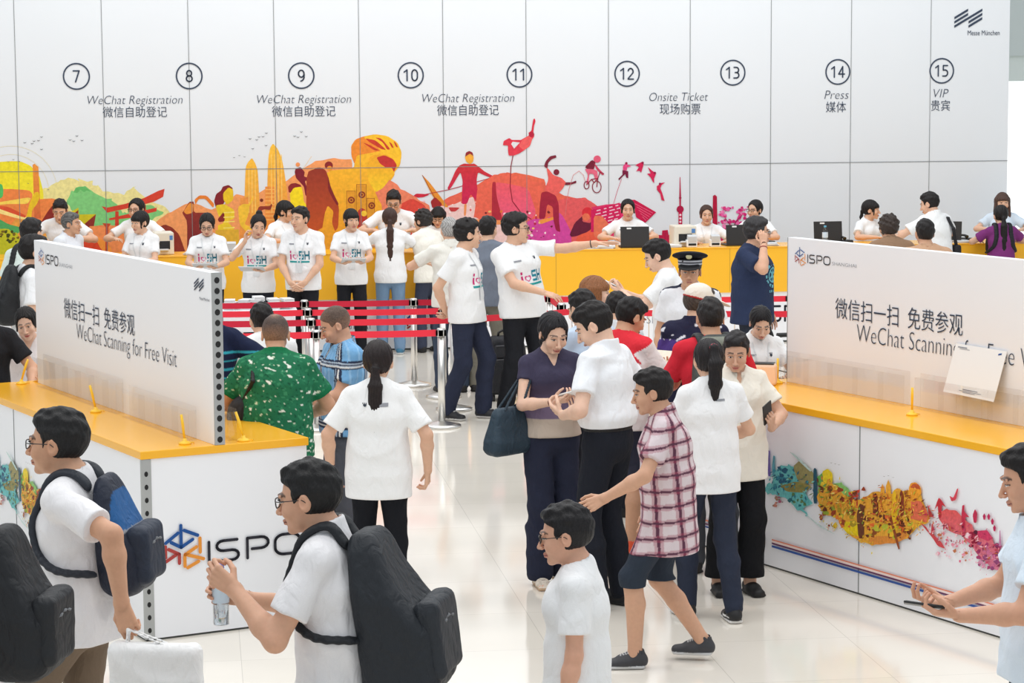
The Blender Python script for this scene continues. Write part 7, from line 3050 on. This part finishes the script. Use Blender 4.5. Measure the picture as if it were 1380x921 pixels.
# ---- crowd in front of the right counter
person(at=(801, 373, 188), yaw=-84, sex='f', hair='bangsbob', haircol=(142, 92, 58), skin=PALE, arms='hold', top=dict(kind='vneck', col=(236, 238, 242)), label='auburn bobbed woman in profile behind a dark head')
person(at=(781, 392, 205), yaw=40, sex='m', hair='short', hpitch=16, lean=6, arms='hold', top=dict(kind='tee', col=(190, 206, 226)), label='dark head of black hair between the auburn woman and the white shirt man')
K20 = person(at=(878, 325, 168), yaw=82, sex='m', hair='short', hpitch=26, lean=8, L=((-.07, .35, 1.27), (-.9, -.4, -.9), (.3, .8, .35), (.2, -.5, .7), .7), R=((.10, .34, 1.25), (.9, -.4, -.9), (-.4, .8, .3), (-.2, -.5, .7), .7), top=dict(kind='tee', col=WHITE_T), trouser=(60, 62, 70), skin=PALE, label='lean youth in white tee looking down at his phone in profile')
phone(K20, -1, 'white phone of the lean youth in profile', M['paper'])
K21 = person(at=(930, 338, 178), yaw=172, sex='m', hair='short', hat=.035, skin=DARKSKIN, top=dict(kind='shirt', col=(236, 236, 240), pattern=pat_stripe_side, fit=.026), arms='down', label='guard in a peaked cap and white uniform shirt')
peaked_cap(K21)
K22 = person(at=(945, 381, 203), yaw=-16, sex='m', hair='grey', haircol=(60, 52, 48), hairgrey=(90, 80, 74), hat=.02, hyaw=-52, hpitch=10, girth=1.08, arms='hold', top=dict(kind='polo', col=(38, 38, 62), pattern=pat_purple, fit=.026), label='man in a beige cap and navy purple patterned shirt')
baseball_cap(K22)
K23 = person(at=(957, 402, 221), yaw=6, sex='m', hair='short', haircol=(40, 36, 36), hpitch=8, skin=DARKSKIN, arms='phone', top=dict(kind='tee', col=(214, 44, 60)), trouser=(70, 72, 78), label='short haired man in a red tee carrying a rucksack')
backpack(K23, 'grey and orange rucksack on the man in the red tee', (70, 74, 72), (226, 96, 44), (52, 54, 56), accent=(120, 124, 112), size=(.15, .10, .23))
K24 = person(at=(857, 403, 212), yaw=-38, sex='m', hair='short', hyaw=-20, hpitch=24, lean=8, girth=1.1, skin=DARKSKIN, legs='shorts', trouser=(52, 54, 70), shoe=((240, 96, 60), (244, 236, 232)), top=dict(kind='tee', col=(236, 232, 232), pattern=pat_redyoke, fit=.026),
             L=((-.08, .32, 1.16), (-.9, -.5, -.8), (.5, .8, .1), (0, 0, 1), .6), R=((.10, .32, 1.18), (.9, -.5, -.8), (-.4, .9, .1), (0, 0, 1), .6), bands=[(1, 'wristband', (180, 60, 60))], label='man in a red and white sports shirt, shorts and orange trainers')
flat_thing(K24, 'leaflet', 'pale checked leaflet held by the man in the red and white shirt', 'leaflet', (palm(K24, -1, .03) + palm(K24, 1, .03)) / 2 + V3(0, .06, .03), V3(0, -.5, 1), K24.Rc[:, 1], (.28, .20, .004), plain('leaflet_cream', (226, 214, 196), .6, var=.2, vscale=40), None)
person(at=(833, 421, 194), yaw=-20, sex='m', hair='short', hpitch=20, lean=12, arms='hold', top=dict(kind='tee', col=(214, 216, 220)), k=.93, label='dark head bent beside the man in the red and white shirt')
person(at=(1019, 294, 150), yaw=-118, sex='m', hair='spiky', haircol=(52, 50, 52), hyaw=36, glasses=True, girth=1.24, top=dict(kind='tee', col=(44, 54, 82), fit=.034, sleeve=.76, fold=.011, hem=-.16), prints=[('crest', -.03, -.24, .22, .26)], trouser=(50, 54, 66), skin=(218, 170, 142),
       R=((.17, .17, 1.475), (.75, .35, -1), (-.25, -.15, .9), (-.7, -.5, .1), .75), L='down', bands=[(1, 'wristband', (150, 50, 50)), (-1, 'watch', (40, 40, 44))], label='heavy man in a navy crest tee pressing a finger to his ear')
K26 = person(at=(1027, 417, 198), yaw=190, sex='f', hair='pony', haircol=(28, 25, 27), lean=12, hpitch=30, hyaw=-4, skin=PALE, tail=[(0, -.085, .08, .022, .02), (-.02, -.118, .075, .020, .02), (-.065, -.10, -.04, .038, .028), (-.10, -.05, -.16, .034, .024), (-.11, -.02, -.26, .012, .010)],
             R=((.02, .33, 1.14), (.9, -.4, -.8), (-.6, .8, -.1), (0, 0, -1), .35), L=((-.14, .30, 1.10), (-.9, -.4, -.7), (.3, .9, .1), (.5, 0, .8), .4), top=dict(kind='polo', col=WHITE_T, fit=.018), lanyard=LAN, prints=POLOP, label='woman in white polo with ponytail bent over a device at the counter end')
flat_thing(K26, 'tablet', 'black tablet under the fingers of the ponytailed woman in white polo', 'tablet', palm(K26, 1, .03) + V3(-.05, .03, 0), V3(0, -.2, 1), K26.Rc[:, 1], (.15, .10, .012), M['black_plastic'], M['screen'])
K30 = person(at=(748, 424, 228), yaw=196, sex='f', hair='part', haircol=(30, 28, 32), hyaw=6, hpitch=20, skin=PALE, tail=PONYS, top=dict(kind='vneck', col=(62, 56, 86), pattern=pat_ombre, fit=.016, sleeve=.42, sfit=.008, hem=-.02), trouser=(43, 47, 66), tfit=(.022, .030, .016), tfold=.009,
             R=((.07, .29, 1.17), (.9, -.4, -.9), (-.5, .75, .25), (-.3, -.3, .9), .6), L=((-.05, .30, 1.12), (-.9, -.4, -.9), (.3, .85, .3), (.2, -.3, .9), .6), shoe=((226, 214, 200), (200, 170, 140)), shoe_kind='sandal', bands=[(1, 'wristband', (120, 60, 50))],
             feet=((-.06, -.02), (.10, .06)), label='woman in a purple top and navy trousers reading a white phone')
phone(K30, 1, 'white phone in both hands of the woman in purple', M['paper'], up=.022)
r_ = gear_root(K30, 'handbag', 'dark teal leather handbag on the arm of the woman in the purple top', 'handbag')
_c3 = K30.pel + K30.Rp @ V3(.29, .07, .03)
_Rb = K30.Rp @ rotz(30)


def _hb(P):
    Q = (P - _c3.astype(np.float32)) @ _Rb.astype(np.float32)
    w = .17 - .055 * np.clip((Q[:, 2] + .05) / .18, 0, 1)
    Q[:, 0] = Q[:, 0] * .17 / w
    Q[:, 1] = Q[:, 1] * (1 + .9 * np.clip((Q[:, 2] + .06) / .2, 0, 1))
    return s_box(Q, (0, 0, 0), (.17, .075, .145), .05) + folds(P, 8, .004)


worn_sdf(K30, r_, 'bag_body', _hb, _c3 - .25, _c3 + .25, .006, (44, 62, 76))
for dy in (-.03, .03):
    tube_strap(K30, r_, 'handle', [_c3 + _Rb @ V3(-.06, dy, .13), K30.elb[1] + V3(.0, dy, .02), K30.sh[1] + K30.Rc @ V3(-.02, .055 + dy * .3, -.04), K30.sh[1] + K30.Rc @ V3(-.03, .0 + dy * .3, .052), K30.sh[1] + K30.Rc @ V3(-.02, -.06, -.02), _c3 + _Rb @ V3(.06, dy, .13)], .010, .006, (38, 54, 66))
person(at=(787, 411, 237), yaw=58, sex='m', hair='short', hyaw=22, hpitch=30, lean=4, skin=PALE, top=dict(kind='shirt', col=(240, 242, 246), tucked=True, blouse=True, fit=.026, fold=.010), trouser=(30, 33, 42), tfit=(.018, .018, .010),
       L=((-.17, .17, 1.07), (-.9, -.6, -.7), (.3, .8, .3), (.6, -.2, .6), .6), R=((.16, .12, 1.05), (.9, -.6, -.4), (-.3, .8, .2), (-.8, 0, .4), .6), label='young man in white short sleeved shirt tucked into black trousers, bending over a phone')
K27 = person(at=(992, 449, 233), yaw=192, sex='f', hair='short', haircol=(34, 30, 32), hyaw=-20, hpitch=16, skin=(212, 168, 142), girth=1.1, top=dict(kind='shirt', col=(238, 232, 220), fit=.03, hem=-.20, open=True), trouser=(22, 23, 27), tfit=(.024, .030, .022), hem=.11,
             L=((-.15, .27, 1.10), (-1, -.4, -.6), (.25, .55, .8), (.5, -.8, .2), .85), R=((.12, .26, 1.1), (.9, -.4, -.7), (-.5, .8, .1), (0, 0, 1), .4), shoe=((34, 34, 36), (28, 28, 30)), shoe_kind='flat', label='older woman in a cream blouse holding a black phone upright')
phone(K27, -1, 'black phone held upright by the woman in the cream blouse', M['laptop'], up=.025, along=.12)
person(at=(955, 458, 243), yaw=16, sex='f', hair='pony', haircol=(30, 26, 28), tail=PONYHI, tie=(170, 50, 70), hyaw=-4, top=dict(kind='tee', col=(243, 243, 244), fit=.022, hem=-.16), trouser=(44, 50, 66), tfit=(.010, .012, .006),
       R=((.14, .26, 1.05), (.9, -.5, -.6), (-.5, .8, 0), (0, 0, 1), .4), L='hold', shoe=((34, 34, 36), (226, 224, 222)), swoosh=True, feet=((-.11, .14), (.11, -.06)), prints=[('words', .02, -.08, .06, .012, True)], label='woman in white tee with a high ponytail, black trainers with a pale stripe')

# ---- passers-by close to the camera
person(at=(876, 498, 264), yaw=86, sex='m', hair='short', hpitch=10, lean=6, skin=(206, 160, 132), legs='shorts', trouser=(46, 54, 66), shoe=((60, 60, 64), (200, 200, 200)), top=dict(kind='shirt', col=(214, 200, 204), pattern=pat_plaid_red, fit=.04, hem=-.27),
       L=((-.30, .34, .98), (-.6, -.8, -.2), (-.3, .9, -.4), (.8, 0, -.2), .3), R='down', feet=((-.10, .20), (.10, -.17, .03)), label='passer by in a red and white checked shirt and dark shorts')
person(at=(760, 680, 378), yaw=84, sex='f', hair='short', haircol=(30, 28, 30), glasses=True, hpitch=8, skin=(218, 168, 142), arms='down', top=dict(kind='tee', col=(240, 240, 241), fit=.02), trouser=(60, 62, 70), label='short haired passer by in glasses and a white tee, low in the picture centre')
K40 = person(at=(413, 622, 384), yaw=78, sex='m', hair='short', haircol=(28, 27, 28), glasses=True, lean=7, hpitch=8, skin=(214, 166, 138), top=dict(kind='polo', col=(232, 230, 232), fit=.026),
             L=((-.16, .31, 1.19), (-.7, -.7, -1), (.05, .75, .5), (.9, .1, .1), .8), R=((.10, .36, 1.10), (.8, -.5, -1), (0, 1, .2), (-1, 0, 0), .7), feet=((-.1, .28), (.1, -.24, .05)), trouser=(60, 62, 70), label='man in glasses and grey white polo striding past with a big black backpack')
backpack(K40, 'large black backpack on the striding man in glasses', (36, 40, 46), (42, 46, 52), (30, 33, 38), size=(.18, .135, .285), zc=-.11)
_p = K40.world(palm(K40, 1, .035, .08))
bottle(tuple(_p - np.array([0, 0, .11])), 'water bottle with blue cap in the hand of the man with the large backpack', .23, .031, (60, 110, 205))
K38 = person(at=(80, 552, 345), yaw=82, sex='m', hair='short', haircol=(30, 29, 30), glasses=True, lean=4, skin=DARKSKIN, top=dict(kind='tee', col=(236, 234, 236), fit=.026, sleeve=.75), L=((-.29, -.24, .98), (-.6, -1, 0), (-.1, -.3, -.9), (.9, 0, -.2), .8), R='down', feet=((-.1, .24), (.1, -.2, .04)), trouser=(120, 104, 88), legs='shorts',
             label='man in glasses and white tee walking past with a navy and blue backpack')
backpack(K38, 'navy and bright blue backpack of the man walking past the counter corner', (34, 40, 56), (40, 48, 64), (46, 50, 58), two_tone=(26, 88, 146), size=(.150, .085, .225), zc=-.05)
r_ = gear_root(K38, 'carrier_bag', 'white carrier bag swinging beside the man with the blue backpack', 'bag')
_c4 = K38.wri[-1] + K38.hand[-1][0] * .09 + V3(-.02, -.10, -.17)
worn_sdf(K38, r_, 'bag_body', lambda P: s_box(P - _c4.astype(np.float32), (0, 0, 0), (.05, .17, .125), .04) + folds(P, 21, .010), _c4 - .32, _c4 + .32, .009, (240, 240, 240), 'cloth')
for dx in (-.02, .02):
    tube_strap(K38, r_, 'handle', [_c4 + V3(dx, -.06, .11), K38.wri[-1] + K38.hand[-1][0] * .085 + V3(dx * .3, 0, -.01), _c4 + V3(dx, .10, .11)], .010, .004, (236, 236, 236))
K39 = person(at=(-62, 640, 398), yaw=82, sex='m', hair='short', skin=DARKSKIN, top=dict(kind='tee', col=(238, 238, 240), fit=.028, sleeve=.78), arms='down', trouser=(70, 74, 84), label='person in white tee cut off by the lower corner, black backpack on the back')
backpack(K39, 'black backpack in the lower corner before the passer by with the blue backpack', (30, 32, 36), (34, 36, 40), (28, 29, 32), size=(.16, .11, .26))
K41 = person(at=(1381, 600, 373), yaw=84, sex='m', hair='short', hpitch=14, skin=(210, 160, 132), top=dict(kind='shirt', col=(222, 234, 246), fit=.026), L=((-.14, .30, 1.08), (-.8, -.5, -.7), (.1, .95, .1), (.3, 0, .95), .6), R=((.08, .32, 1.08), (.8, -.5, -.7), (-.3, .9, .1), (0, 0, 1), .5), trouser=(40, 46, 62), label='man in a pale blue shirt entering at the right edge with a dark phone')
phone(K41, -1, 'dark phone of the man in pale blue at the edge', M['black_plastic'], along=.13)

for _o in SC.objects:
    if _o.type == 'MESH' and _o.parent is None and _o.name.startswith('lettering'):
        bpy.data.objects.remove(_o)
